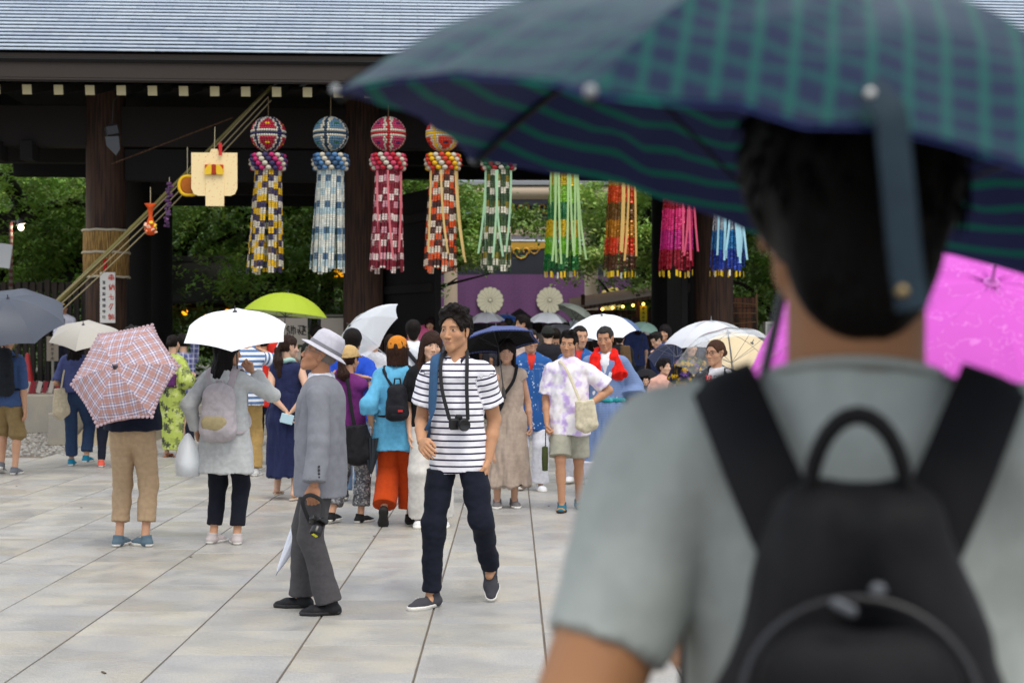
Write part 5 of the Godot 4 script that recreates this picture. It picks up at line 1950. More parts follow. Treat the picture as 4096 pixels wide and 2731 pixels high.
func make_surroundings() -> void:
	var dark := grain(C(40, 34, 30), 0.85)
	var fe := thing("wooden_fence", "dark slatted timber fence left of the gate", "fence", T(Vector3(-11.4, 0.3, -28.4)))
	for y in [0.5, 1.5, 2.2]:
		var q := MB.new()
		q.box(Vector3(7.4, 0.12, 0.08), T(Vector3(0, y, 0)), 0.01)
		put("rail", q.mesh(), dark, fe)
	var sl := MB.new()
	sl.box(Vector3(0.1, 2.3, 0.035), Transform3D(), 0.006)
	var slm := sl.mesh()
	for i in 53:
		put("slat", slm, dark, fe, T(Vector3(-3.6 + 0.138 * i, 1.15 if i % 9 else 1.2, 0.06)))
	# lamp on a striped pole at the left edge
	var lp := thing("lamp_post", "lit white lamp on a red and white striped pole at the left", "lamp", T(Vector3(-8.9, 0.0, -26.6)))
	var pm := MB.new()
	pm.use_c = true
	for i in 60:
		pm.col = C(66, 32, 30).srgb_to_linear() if i % 2 else C(84, 78, 74).srgb_to_linear()
		pm.tube([Vector3(0, 0.06 * i, 0), Vector3(0, 0.06 * i + 0.06, 0)], 0.035, 8, false)
	var vm := StandardMaterial3D.new()
	vm.vertex_color_use_as_albedo = true
	put("pole", pm.mesh(), vm, lp)
	var ar := MB.new()
	ar.tube([Vector3(0, 3.56, 0), Vector3(0.02, 3.62, 0), Vector3(0.16, 3.6, 0.05)], 0.018, 6)
	put("arm", ar.mesh(), plain(C(60, 60, 60), 0.5), lp)
	var sh := MB.new()
	sh.lathe([Vector2(0.0, 0.1), Vector2(0.05, 0.09), Vector2(0.08, 0.0)], 12, T(Vector3(0.2, 3.56, 0.05), 0, 0, 14))
	put("lamp_shade", sh.mesh(), plain(C(60, 60, 60), 0.5), lp)
	lamp(lp, Vector3(0.2, 3.5, 0.06), 0.055, Color(1.0, 0.93, 0.8), 4.0, 0.4)
	var ws := MB.new()
	ws.box(Vector3(0.3, 0.42, 0.03), T(at(8, 1022, 26), 0, 0, -8), 0.006)
	tag(put("white_sign", ws.mesh(), plain(C(180, 182, 184), 0.6)), "small blank white board at the far left edge below the lamp", "sign")
	# water pavilion with amber lamps behind the left bay
	var pv := thing("pavilion", "low dark roofed pavilion with amber lamps behind the left bay", "building", T(Vector3(-8.2, 0.25, -36.5)))
	for x in [-1.7, 1.7]:
		for z in [-1.2, 1.2]:
			var q := MB.new()
			q.box(Vector3(0.18, 2.2, 0.18), T(Vector3(x, 1.1, z)), 0.01)
			put("post", q.mesh(), dark, pv)
	for s in [-1.0, 1.0]:
		var q := MB.new()
		q.box(Vector3(5.2, 0.1, 2.3), T(Vector3(0, 2.62, s * 0.95), 0, s * 27.0), 0.02)
		put("roof", q.mesh(), plain(C(34, 32, 30), 0.7), pv)
	var rd := MB.new()
	rd.box(Vector3(5.3, 0.16, 0.26), T(Vector3(0, 3.18, 0)), 0.03)
	put("ridge", rd.mesh(), plain(C(34, 32, 30), 0.7), pv)
	var bm := MB.new()
	bm.box(Vector3(3.6, 0.24, 0.14), T(Vector3(0, 2.1, 1.2)), 0.01)
	put("beam", bm.mesh(), dark, pv)
	for i in 7:
		lamp(pv, Vector3(-1.5 + 0.5 * i, 1.88 - 0.12 * (i % 2), 1.25), 0.075, Color(1.0, 0.62, 0.12), 1.6)
	for k in 3:
		var q := MB.new()
		q.box(Vector3(0.3, 0.2, 0.05), T(at([400, 655, 1360][k] * 1.0, [1290, 1286, 1090][k] * 1.0, 36.0)), 0.01)
		var yl := StandardMaterial3D.new()
		yl.albedo_color = C(220, 160, 30)
		yl.emission_enabled = true
		yl.emission = C(230, 150, 20)
		yl.emission_energy_multiplier = 0.8
		tag(put("amber_lantern", q.mesh(), yl), ["small amber lantern left of the straw wrapped column", "small amber lantern between the left column and the pavilion", "small amber lantern beside the middle gate column"][k], "lantern")
	# boards with ink writing under the lime umbrella
	for k in 2:
		var bd := thing("notice_board", ["pale board with two ink characters below the lime umbrella", "pale blank board right of the inked one below the lime umbrella"][k], "notice board", T(at(1140 + 210 * k, 1325, 27.6), 3.6))
		var q := MB.new()
		q.box(Vector3([0.82, 0.62][k], 0.5, 0.03), Transform3D(), 0.006)
		put("board", q.mesh(), plain(C(196, 186, 172), 0.7), bd)
		var tr := MB.new()
		tr.box(Vector3([1.2, 0.9][k], 0.05, 0.1), T(Vector3(-0.02, 0.29, 0.0)), 0.01)
		put("top_rail", tr.mesh(), plain(C(120, 116, 104), 0.6), bd)
		for s in [-1.0, 1.0]:
			var pp := MB.new()
			pp.box(Vector3(0.06, 1.6, 0.06), T(Vector3(s * [0.45, 0.35][k], -0.5, -0.05)), 0.008)
			put("post", pp.mesh(), plain(C(40, 40, 44), 0.6), bd)
		if k == 0:
			var ch := ["1131 2003 0333 1415 1535 3538 1719 5058 5292 9298 6474 7079", "1070 2232 0434 2426 0646 1729 3759 5191 6183 5373 6496 5569 8466 6999"]
			for i in 2:
				var m := MB.new()
				write_strokes(m, ch[i], Vector2(0.02 + i * 0.2, 0.1), 0.16, 0.02, 0.018)
				put("character", m.mesh(), plain(C(44, 38, 36), 0.8), bd)
	# stalls on the right with yellow banners
	var st := thing("market_stall", "wooden stall with yellow banners and small lamps left of the right column", "stall", T(at(2560, 1330, 36.0) * Vector3(1, 0, 1) + Vector3(0, 0.25, 0)))
	var q := MB.new()
	q.box(Vector3(3.6, 0.08, 2.0), T(Vector3(0.1, 2.35, 0), 0, 8, 9), 0.01)
	put("roof", q.mesh(), grain(C(120, 96, 80)), st)
	for x in [-1.4, -0.1, 1.3]:
		var p := MB.new()
		p.box(Vector3(0.09, 2.3, 0.09), T(Vector3(x, 1.15, 0.7)), 0.01)
		put("post", p.mesh(), grain(C(96, 58, 36)), st)
	var bk := MB.new()
	bk.box(Vector3(3.0, 1.9, 0.05), T(Vector3(0.1, 1.0, -0.7)), 0.01)
	put("back_board", bk.mesh(), grain(C(92, 62, 42)), st)
	for e in [[0.02, 1.72, 0.17, 0.62], [0.36, 1.98, 0.13, 0.2], [0.52, 1.98, 0.13, 0.2], [0.68, 1.98, 0.13, 0.2]]:
		var p := MB.new()
		p.box(Vector3(e[2], e[3], 0.02), T(Vector3(e[0], e[1], 0.8)), 0.004)
		var bn := put("banner", p.mesh(), plain(C(226, 204, 10), 0.6), st)
		var m := MB.new()
		for i in int(e[3] / 0.1):
			write_strokes(m, ["1181 5058 1484 2868", "1383 5059 5308 5398", "2272 2228 7278 2575 2878"][i % 3], Vector2(e[0] - 0.04, e[1] + e[3] * 0.5 - 0.03 - 0.1 * i), 0.07, 0.011, 0.812)
		put("character", m.mesh(), plain(C(60, 50, 16), 0.7), bn)
	for i in 5:
		lamp(st, Vector3(-0.95 + 0.24 * i, 1.95 + 0.03 * i, 0.85), 0.035, Color(1, 0.75, 0.35), 4.0)
	var ns := thing("notice_sign", "small white sign with a red heading beneath the mint umbrella", "sign", T(at(2577, 1326, 27.5)))
	var nb := MB.new()
	nb.box(Vector3(0.2, 0.13, 0.015), Transform3D(), 0.003)
	put("board", nb.mesh(), plain(C(205, 200, 196), 0.6), ns)
	for i in 7:
		var m := MB.new()
		write_strokes(m, ["1181 5058 1484 2868", "1383 5059 5308 5398", "2272 2228 7278 2575"][i % 3], Vector2(-0.08 + 0.023 * i, 0.05), 0.018, 0.004, 0.009)
		put("character", m.mesh(), plain(C(190, 40, 40), 0.7), ns)
	for i in 2:
		var m := MB.new()
		write_strokes(m, ["1191 5059 1888", "2181 2529 8589 1999"][i], Vector2(-0.02 + 0.023 * i, -0.015), 0.02, 0.004, 0.009)
		put("character", m.mesh(), plain(C(50, 46, 50), 0.7), ns)
	var po := MB.new()
	po.tube([Vector3(0, -0.06, -0.012), Vector3(0, -1.02, -0.012)], 0.012, 6)
	put("post", po.mesh(), plain(C(90, 80, 70), 0.6), ns)
	# tied wooden board right of the right column
	var tb := thing("tied_board", "brown plank board lashed with rope right of the right gate column", "board", T(at(2978, 1295, 28.2), -4))
	for i in 5:
		var p := MB.new()
		p.box(Vector3(0.42, 0.2, 0.05), T(Vector3(0, -0.42 + 0.205 * i, 0)), 0.008)
		put("plank", p.mesh(), grain(C(112, 66, 38)), tb)
	for i in 5:
		var p := MB.new()
		p.tube([Vector3(-0.22, -0.4 + 0.2 * i, 0.035), Vector3(0.22, -0.28 + 0.16 * i, 0.035)], 0.009, 5)
		put("rope", p.mesh(), cloth(C(150, 120, 80)), tb)
	for s in [-1.0, 1.0]:
		var p := MB.new()
		p.box(Vector3(0.05, 1.9, 0.06), T(Vector3(s * 0.23, -0.38, 0)), 0.008)
		put("post", p.mesh(), grain(C(120, 92, 56)), tb)
	# glazed case at the right
	var gc := thing("glass_case", "white framed glass case beside the long haired woman at the right", "display case", T(at(3120, 1385, 27.0)))
	for e in [[0, 0.42, 0.56, 0.05], [0, -0.42, 0.56, 0.05], [-0.26, 0, 0.04, 0.8], [0.26, 0, 0.04, 0.8]]:
		var p := MB.new()
		p.box(Vector3(e[2], e[3], 0.3), T(Vector3(e[0], e[1], 0)), 0.008)
		put("frame", p.mesh(), plain(C(176, 176, 170), 0.5), gc)
	var pb := MB.new()
	pb.box(Vector3(0.48, 0.78, 0.02), T(Vector3(0, 0, -0.1)))
	put("back_panel", pb.mesh(), plain(C(130, 118, 104), 0.6), gc)
	var pg := MB.new()
	pg.box(Vector3(0.48, 0.78, 0.006), T(Vector3(0, 0, 0.13)))
	put("pane", pg.mesh(), clear_film(C(220, 226, 226), 0.18), gc)
	var lg := MB.new()
	lg.box(Vector3(0.5, 0.6, 0.25), T(Vector3(0, -0.75, 0)), 0.01)
	put("base", lg.mesh(), plain(C(70, 66, 62), 0.6), gc)
	# clutter at the left: cone, striped cloth, standing board
	var cn := thing("traffic_cone", "dark red traffic cone standing behind the man with the black backpack", "cone", T(Vector3(-8.35, 0.6, -25.8)))
	var c1 := MB.new()
	c1.lathe([Vector2(0.17, 0.02), Vector2(0.13, 0.05), Vector2(0.03, 0.68), Vector2(0.0, 0.7)], 18)
	put("cone", c1.mesh(), plain(C(140, 20, 26), 0.5), cn)
	var c2 := MB.new()
	c2.box(Vector3(0.38, 0.03, 0.38), T(Vector3(0, 0.015, 0)), 0.008)
	put("base", c2.mesh(), plain(C(120, 20, 24), 0.6), cn)
	var sc := thing("striped_cloth", "red and white striped cloth spread along the low stone wall", "cloth", T(Vector3(-7.75, 0.72, -25.35), 3.6))
	for i in 10:
		var p := MB.new()
		p.box(Vector3(0.075, 0.2, 0.012), T(Vector3(-0.45 + 0.1 * i, 0, 0), 0, 0, -14), 0.003)
		put("stripe", p.mesh(), plain(C(112, 22, 36) if i % 2 else C(160, 152, 146), 0.8), sc)
	var sb := thing("standing_board", "narrow grey board with faded writing behind the small grey umbrella", "notice board", T(at(207, 1395, 25.6), 3.6))
	var s1 := MB.new()
	s1.box(Vector3(0.2, 0.42, 0.02), Transform3D(), 0.004)
	put("board", s1.mesh(), plain(C(112, 104, 92), 0.7), sb)
	for i in 5:
		var m := MB.new()
		write_strokes(m, ["1181 5058 1484 2868", "1383 5059 5308 5398", "2272 2228 7278 2575"][i % 3], Vector2(-0.03, 0.18 - 0.078 * i), 0.055, 0.008, 0.012)
		put("character", m.mesh(), plain(C(60, 54, 48), 0.8), sb)
	var s2 := MB.new()
	s2.tube([Vector3(0, -0.2, -0.012), Vector3(0, -0.82, -0.012)], 0.025, 8)
	put("post", s2.mesh(), plain(C(110, 108, 100), 0.6), sb)

# ---------------------------------------------------------------- hats, bags, cameras
func fedora(p: Node3D, col: Color, tilt: float) -> void:
	var x: Transform3D = J_of(p).hx
	var s := x.basis.get_scale().x
	var y := x.translated_local(Vector3.ZERO)
	y.basis = y.basis * Basis(Vector3.RIGHT, -deg_to_rad(tilt))
	y.origin += y.basis.y * 0.018
	var m := cloth(col, 0.9)
	var c := MB.new()
	c.lathe([Vector2(0.0, 0.142), Vector2(0.035, 0.146), Vector2(0.066, 0.138), Vector2(0.084, 0.11), Vector2(0.092, 0.06), Vector2(0.096, 0.03)], 28, Transform3D(Basis.from_scale(Vector3(0.93, 1, 1.13)), Vector3(0, 0, -0.012)))
	c.lathe([Vector2(0.096, 0.03), Vector2(0.115, 0.024), Vector2(0.138, 0.012), Vector2(0.142, 0.008), Vector2(0.136, 0.006), Vector2(0.112, 0.018), Vector2(0.094, 0.024)], 28, Transform3D(Basis.from_scale(Vector3(0.93, 1, 1.13)), Vector3(0, 0, -0.012)))
	var hat := put("hat", c.mesh(), m, p, y)
	var b := MB.new()
	b.lathe([Vector2(0.0975, 0.03), Vector2(0.0965, 0.046), Vector2(0.094, 0.052)], 28, Transform3D(Basis.from_scale(Vector3(0.94, 1, 1.14)), Vector3(0, 0, -0.012)))
	put("hat_band", b.mesh(), cloth(col.darkened(0.35)), hat)

func cap(p: Node3D, col: Color, brim := 1.0, yaw := 0.0, badge := false) -> void:
	var x: Transform3D = J_of(p).hx
	x.basis = x.basis * Basis(Vector3.UP, deg_to_rad(yaw))
	var m := cloth(col, 0.9)
	var hat := put("hat", net_mesh(nets([skull(0.02), ell(Vector3(0, 0.09, -0.012), Vector3(0.07, 0.05, 0.09), 0.03), cut(Vector3(0, 0.028, 0), Vector3(0, -1, 0.1))], 0.006, {"amp": 0.004, "freq": Vector3(20, 20, 20)})), m, p, x)
	var b := MB.new()
	b.ball(Vector3(0, 0.034, 0.105), Vector3(0.072, 0.008, 0.07) * Vector3(1, 1, brim), 16, Basis(Vector3.RIGHT, 0.22))
	put("brim", b.mesh(), m, hat)
	if badge:
		var g := MB.new()
		g.ball(Vector3(0, 0.075, 0.105), Vector3(0.02, 0.022, 0.01), 8)
		put("badge", g.mesh(), plain(C(190, 160, 80), 0.4, 0.5), hat)
	else:
		var k := MB.new()
		k.ball(Vector3(0, 0.14, -0.012), Vector3.ONE * 0.008, 8)
		put("button", k.mesh(), m, hat)

func glasses(p: Node3D, col: Color) -> void:
	var x: Transform3D = J_of(p).hx
	var g := MB.new()
	for s in [-1.0, 1.0]:
		var ring := []
		for k in 17:
			ring.append(Vector3(s * 0.033 + cos(TAU * k / 16.0) * 0.024, 0.0 + sin(TAU * k / 16.0) * 0.017, 0.098 - absf(cos(TAU * k / 16.0) * 0.024 + s * 0.033) * 0.12))
		g.tube(ring, 0.0022, 6, false)
		g.tube([Vector3(s * 0.057, 0.004, 0.091), Vector3(s * 0.082, 0.006, 0.0), Vector3(s * 0.083, -0.008, -0.02)], 0.002, 6)
	g.tube([Vector3(-0.009, 0.004, 0.098), Vector3(0.009, 0.004, 0.098)], 0.002, 6)
	put("glasses", g.mesh(), plain(col, 0.3), p, x)

# a band of cloth along a path, lying flat against what it rests on
func strap(called: String, parent: Node, pts: Array, width: float, m: Material, faces_: Vector3, thick := 0.006) -> MeshInstance3D:
	var cv := Curve3D.new()
	cv.bake_interval = 0.015
	for i in pts.size():
		var t: Vector3 = (pts[mini(i + 1, pts.size() - 1)] - pts[maxi(i - 1, 0)]) * 0.16
		cv.add_point(pts[i], -t, t)
	var b := cv.get_baked_points()
	var mb := MB.new()
	var rows := []
	for i in b.size():
		var d: Vector3 = (b[mini(i + 1, b.size() - 1)] - b[maxi(i - 1, 0)]).normalized()
		var out := faces_
		if faces_ == Vector3.ZERO:
			out = Vector3(b[i].x, 0.0, b[i].z) + Vector3(0, 0.3, 0)
		var side := d.cross(out).normalized()
		var up := side.cross(d).normalized() * thick * 0.5
		rows.append([b[i] - side * width * 0.5 - up, b[i] - side * width * 0.5 + up, b[i] + up * 1.3, b[i] + side * width * 0.5 + up, b[i] + side * width * 0.5 - up, b[i] - up, b[i] - side * width * 0.5 - up])
	mb.sheet(rows)
	return put(called, mb.mesh(), m, parent)

# a rucksack on the back of p; local coordinates are those of the person
func backpack(p: Node3D, label: String, col: Material, o := {}) -> Node3D:
	var J := J_of(p)
	var H: float = J.H
	var root := thing("backpack", label, "backpack", p.transform, o.get("group", ""))
	var w: float = o.get("w", 0.13)
	var h: float = o.get("h", 0.2)
	var y: float = o.get("y", J.chest.y - 0.03)
	var dz: float = o.get("z", -0.105 * H / 1.6)
	var dx: float = o.get("x", 0.0)
	var th: float = o.get("deep", 0.075)
	var b := []
	for s in [-1.0, 1.0]:
		b.append(B(Vector3(dx + s * w * 0.42, y - h + 0.05, dz - th * 0.7), Vector3(dx + s * w * 0.3, y + h - 0.06, dz - th * 0.5), w * 0.6, w * 0.52, 0.06, Vector3(1, 1, w * 0.6 / th)))
	put("bag", net_mesh(nets(b, o.get("cell", 0.012), {"amp": 0.012, "freq": Vector3(7, 7, 7), "seed": 4})), col, root)
	var pk := [B(Vector3(dx - w * 0.35, y - h * 0.45, dz - th * 1.55), Vector3(dx + w * 0.35, y - h * 0.45, dz - th * 1.55), h * 0.3, h * 0.3, 0.02, Vector3(1, 1, 2.6))]
	put("pocket", net_mesh(nets(pk, o.get("cell", 0.012), {"amp": 0.006, "freq": Vector3(9, 9, 9)})), o.get("pocket", col), root)
	var sm: Material = o.get("strap", col)
	var hp := MB.new()
	hp.tube([Vector3(dx - 0.03, y + h - 0.01, dz - 0.03), Vector3(dx - 0.022, y + h + 0.045, dz - 0.035), Vector3(dx + 0.022, y + h + 0.045, dz - 0.035), Vector3(dx + 0.03, y + h - 0.01, dz - 0.03)], 0.008, 6)
	put("handle", hp.mesh(), sm, root)
	for s in o.get("sides", [-1.0, 1.0]):
		var sx: float = s * 0.068 * H
		var top: float = J.shl.y + 0.054 * H
		strap("strap", root, [Vector3(dx + s * w * 0.35, y + h - 0.05, dz + 0.015), Vector3(sx * 0.92, top - 0.035, -0.07), Vector3(sx, top + 0.012, 0.0), Vector3(sx, top - 0.05, 0.085), Vector3(sx * 1.05, y + 0.02, 0.135), Vector3(sx * 1.45, y - h * 0.5, 0.07), Vector3(sx * 1.45, y - h * 0.8, -0.06), Vector3(dx + s * w * 0.5, y - h * 0.8, dz - 0.01)], o.get("sw", 0.05), sm, Vector3.ZERO, 0.012)
	return root

func tote(label: String, at_: Transform3D, size: Vector3, m: Material, strap_pts: Array, sw: float, category := "bag") -> Node3D:
	var root := thing("shoulder_bag", label, category, at_)
	var h := size * 0.5
	var b := []
	for s in [-1.0, 1.0]:
		b.append(B(Vector3(s * (h.x - h.z * 0.9), -h.y + h.z, 0), Vector3(s * (h.x - h.z * 1.2), h.y, 0), h.z, h.z * 0.6, 0.05, Vector3.ONE, 2))
	b.append(B(Vector3(0, -h.y + h.z, 0), Vector3(0, h.y, 0), h.x * 0.72, h.x * 0.6, 0.05, Vector3(1, 1, h.x * 0.72 / h.z), 2))
	put("bag", net_mesh(nets(b, 0.01, {"amp": 0.012, "freq": Vector3(9, 6, 9), "seed": int(size.x * 1000)})), m, root)
	if strap_pts:
		var pts := []
		for q in strap_pts:
			pts.append(at_.affine_inverse() * (q as Vector3))
		strap("strap", root, pts, sw, m, at_.basis.inverse() * Vector3(0, 0.2, 1), 0.006)
	return root

func camera_body(label: String, at_: Transform3D, strap_pts: Array) -> Node3D:
	var root := thing("camera", label, "camera", at_)
	var blk := plain(C(22, 22, 24), 0.45)
	var b := MB.new()
	b.box(Vector3(0.118, 0.068, 0.036), Transform3D(), 0.01)
	b.box(Vector3(0.042, 0.03, 0.034), T(Vector3(0, 0.042, 0)), 0.008)
	put("body", b.mesh(), blk, root)
	var l := MB.new()
	l.lathe([Vector2(0.0, 0.02), Vector2(0.033, 0.018), Vector2(0.033, 0.05), Vector2(0.036, 0.05), Vector2(0.036, 0.082), Vector2(0.03, 0.086), Vector2(0.026, 0.078), Vector2(0.0, 0.074)], 20, T(Vector3(0.012, -0.002, 0), 0, 90))
	put("lens", l.mesh(), plain(C(16, 16, 18), 0.3), root)
	if strap_pts:
		var pts := []
		for q in strap_pts:
			pts.append(at_.affine_inverse() * (q as Vector3))
		strap("strap", root, pts, 0.022, plain(C(20, 20, 24), 0.8), at_.basis.inverse() * Vector3(0, 0.15, 1), 0.004)
	return root

func folded_umbrella(label: String, top: Vector3, tip: Vector3, r: float, m: Material, open_ := 0.3) -> Node3D:
	var L := top.distance_to(tip)
	var root := thing("folded_umbrella", label, "umbrella", along(tip, top - tip))
	var c := MB.new()
	var rows := []
	for i in 13:
		var t := i / 12.0
		var line := []
		for k in 33:
			var a := TAU * k / 32.0
			var rr := r * (0.12 + 0.88 * pow(t, 0.8)) * (1.0 + open_ * 0.5 * cos(a * 8.0) * t) * (1.0 - 0.1 * t)
			line.append(Vector3(cos(a) * rr, 0.05 * L + t * L * 0.62, sin(a) * rr))
		rows.append(line)
	c.sheet(rows)
	put("canopy", c.mesh(), m, root)
	var s := MB.new()
	s.tube([Vector3(0, 0, 0), Vector3(0, L * 0.9, 0)], 0.005, 6)
	put("shaft", s.mesh(), plain(C(180, 182, 186), 0.3, 0.7), root)
	var h := MB.new()
	h.tube([Vector3(0, L * 0.86, 0), Vector3(0, L * 0.98, 0), Vector3(0.02, L * 1.02, 0), Vector3(0.045, L * 1.01, 0), Vector3(0.05, L * 0.97, 0)], 0.01, 8)
	put("handle", h.mesh(), plain(C(214, 214, 218), 0.4), root)
	return root

# ---------------------------------------------------------------- who stands where
func sp(px: float, foot: float, ground := 0.0) -> Vector2:   # where the feet at that pixel stand, on ground that high
	var d := 6000.0 * (EYE - ground) / (foot - 1335.0)
	return Vector2((px - 2048.0) / 6000.0 * d, -d)

func sd(px: float, d: float) -> Vector2:
	return Vector2((px - 2048.0) / 6000.0 * d, -d)

const SKIN := Color(0.52, 0.285, 0.175)
const PALE := Color(0.62, 0.38, 0.26)
const TAN := Color(0.40, 0.19, 0.09)

func make_foreground() -> void:
	var tee := cloth(C(176, 182, 177), 0.95)
	var p := person({"label": "man in a grey tee seen from behind close to the camera under the tartan umbrella", "at": Vector2(0.325, -1.42), "turn": 168.0, "H": 1.86, "cell": 0.009, "fine": true, "skin": TAN, "hair": "nape", "hair_col": C(14, 12, 11), "head": Vector3(6, 0, -2), "build": 0.85, "hs": 1.03, "hup": 0.014,
		"shl": 0.03, "shr": 0.03, "whl": Vector3(-0.185, 0.98, -0.02), "wel": Vector3(-0.4, -0.2, 0.4), "whr": Vector3(-0.08, 1.24, -0.24), "gripr": "fist",
		"top": {"mat": tee, "sleeve": 0.62, "slw": 0.031, "hem": -0.09, "loose": 0.012, "collar_up": 0.014, "fold": 0.009},
		"bottom": {"mat": cloth(C(40, 42, 50))}, "shoes": cloth(C(40, 40, 44))})
	var Jp := J_of(p)
	var cr := MB.new()
	var cring := []
	for k in 33:
		var a := TAU * k / 32.0
		cring.append(Jp.neck + Vector3(cos(a) * 0.076, 0.012 - 0.02 * sin(a), sin(a) * 0.072 + 0.004))
	cr.tube(cring, 0.011, 8, false, 0.5)
	put("collar_rib", cr.mesh(), tee, p)
	# loose strands over the back of his head
	var hs := MB.new()
	var hr := RandomNumberGenerator.new()
	hr.seed = 14
	for k in 240:
		var a := hr.randf_range(-2.9, -0.25)
		var b := hr.randf_range(-0.35, 1.1)
		var n := Vector3(cos(a) * cos(b), sin(b), sin(a) * cos(b))
		var c0 := Vector3(0, 0.03, -0.014) + n * Vector3(0.093, 0.105, 0.113)
		var dn := (Vector3(hr.randf_range(-0.35, 0.35), -1, 0) - n * n.dot(Vector3(0, -1, 0))).normalized()
		hs.tube([c0 - n * 0.006, c0 + dn * 0.02 + n * 0.002, c0 + dn * 0.036 + n * hr.randf_range(-0.006, 0.003)], [0.003, 0.0022, 0.0005], 4, false)
	stuff(put("strands", hs.mesh(), hair_mat(C(14, 12, 11)), p, Jp.hx))
	# his rucksack
	var bk := cloth(C(24, 24, 27), 0.7)
	var root := thing("backpack", "black rucksack with a loop handle on the back of the man in the grey tee", "backpack", p.transform)
	var b := []
	for s in [-1.0, 1.0]:
		b.append(B(Vector3(s * 0.034, 1.46, -0.165), Vector3(s * 0.128, 1.06, -0.18), 0.036, 0.074, 0.05, Vector3(1, 1, 0.85)))
		b.append(B(Vector3(s * 0.128, 1.06, -0.18), Vector3(s * 0.128, 0.98, -0.18), 0.074, 0.074, 0.05, Vector3(1, 1, 0.85)))
	put("bag", net_mesh(nets(b, 0.008, {"amp": 0.016, "freq": Vector3(8, 4, 8), "seed": 3})), bk, root)
	put("pocket", net_mesh(nets([B(Vector3(-0.035, 1.34, -0.235), Vector3(-0.07, 1.0, -0.245), 0.045, 0.05, 0.05, Vector3(1, 1, 1.3)), B(Vector3(0.035, 1.34, -0.235), Vector3(0.07, 1.0, -0.245), 0.045, 0.05, 0.05, Vector3(1, 1, 1.3))], 0.008, {"amp": 0.006, "freq": Vector3(8, 5, 8)})), bk, root)
	var zp := MB.new()
	var arch := []
	for i in 21:
		var a := PI * i / 20.0
		arch.append(Vector3(cos(a) * 0.092, 1.325 + sin(a) * 0.085, -0.255 + 0.02 * sin(a)))
	zp.tube(arch, 0.0035, 6)
	put("zipper", zp.mesh(), plain(C(34, 34, 38), 0.4), root)
	var pull := MB.new()
	pull.box(Vector3(0.022, 0.009, 0.006), T(Vector3(0.012, 1.407, -0.262), 0, 0, 25), 0.003)
	pull.box(Vector3(0.013, 0.011, 0.008), T(Vector3(-0.014, 1.421, -0.258), 0, 0, 10), 0.004)
	put("zip_pull", pull.mesh(), plain(C(100, 104, 110), 0.45, 0.5), root)
	var hd := MB.new()
	var loop := []
	for i in 15:
		var a := PI * i / 14.0
		loop.append(Vector3(cos(a) * 0.04, 1.478 + sin(a) * 0.075, -0.175 - 0.012 * sin(a)))
	hd.tube(loop, 0.018, 10, true, 0.4, Vector3(0, 0, 1))
	put("loop_handle", hd.mesh(), cloth(C(20, 20, 22), 0.8), root)
	for s in [-1.0, 1.0]:
		strap("strap", root, [Vector3(s * 0.05, 1.43, -0.15), Vector3(s * 0.085, 1.505, -0.125), Vector3(s * 0.118, 1.568, -0.045), Vector3(s * 0.128, 1.56, 0.03), Vector3(s * 0.135, 1.42, 0.14), Vector3(s * 0.17, 1.2, 0.12), Vector3(s * 0.17, 1.05, -0.05), Vector3(s * 0.1, 1.0, -0.15)], 0.062, bk, Vector3.ZERO, 0.012)
	# the tartan umbrella over him
	var navy := Color(0.06, 0.115, 0.23)
	var im := plaid_img(128, navy, [[0.0, 0.28, Color(0.045, 0.29, 0.27, 0.85)]])
	var om := image_mat(im, Vector3(34, 34, 1), 0.42)
	om.metallic_specular = 0.22
	om.cull_mode = BaseMaterial3D.CULL_DISABLED
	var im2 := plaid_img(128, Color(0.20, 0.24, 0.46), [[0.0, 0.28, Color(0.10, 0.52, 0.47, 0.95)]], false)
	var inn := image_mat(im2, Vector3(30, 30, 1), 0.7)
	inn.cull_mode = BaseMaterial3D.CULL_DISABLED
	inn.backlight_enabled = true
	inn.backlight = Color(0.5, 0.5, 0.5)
	var ax := Vector3(0.225, 1.0, 0.018).normalized()
	var u := umbrella({"label": "large navy and green tartan umbrella filling the top right over the man in grey", "apex": Vector3(0.306, 1.757, -1.574) + ax * 0.226, "axis": ax, "R": 0.5, "A": 0.85, "ribs": 7, "phase": 0.0, "mat": om, "lining": inn, "detail": 2, "tip_r": 0.0055, "tip_mat": plain(C(150, 154, 156), 0.5), "pole": 0.75, "rib_r": 0.003, "wrinkle": 0.006, "rib_mat": plain(C(20, 20, 24), 0.4)})
	# turn it so that one rib points to the left tip seen in the photograph
	var want := Vector3(-0.18, 1.86, -1.5)
	var loc := u.transform.affine_inverse() * want
	u.transform.basis = u.transform.basis * Basis(Vector3.UP, -atan2(loc.z, loc.x))
	# its closing strap, sewn on near the rim and hanging down before his head
	var inv := u.transform.affine_inverse()
	var st := []
	for q in [at(3470, 350, 1.135), at(3560, 440, 1.12), at(3575, 560, 1.118), at(3600, 800, 1.116), at(3625, 1050, 1.115), at(3655, 1235, 1.114)]:
		st.append(inv * (q as Vector3))
	strap("closing_strap", u, st, 0.025, cloth(C(36, 52, 64), 0.7), inv.basis * Vector3(0.1, 0, 1), 0.003)
	var snap := MB.new()
	snap.ball(inv * at(3612, 1165, 1.111), Vector3.ONE * 0.005, 10)
	put("snap", snap.mesh(), plain(C(150, 130, 90), 0.4, 0.6), u)
	var tipb := MB.new()
	tipb.ball(inv * at(3482, 372, 1.128), Vector3.ONE * 0.004, 10)
	put("strap_button", tipb.mesh(), plain(C(214, 214, 210), 0.4), u)
	# the pink umbrella beyond his shoulder
	var pim := Image.create(128, 128, false, Image.FORMAT_RGB8)
	pim.fill(C(198, 84, 188))
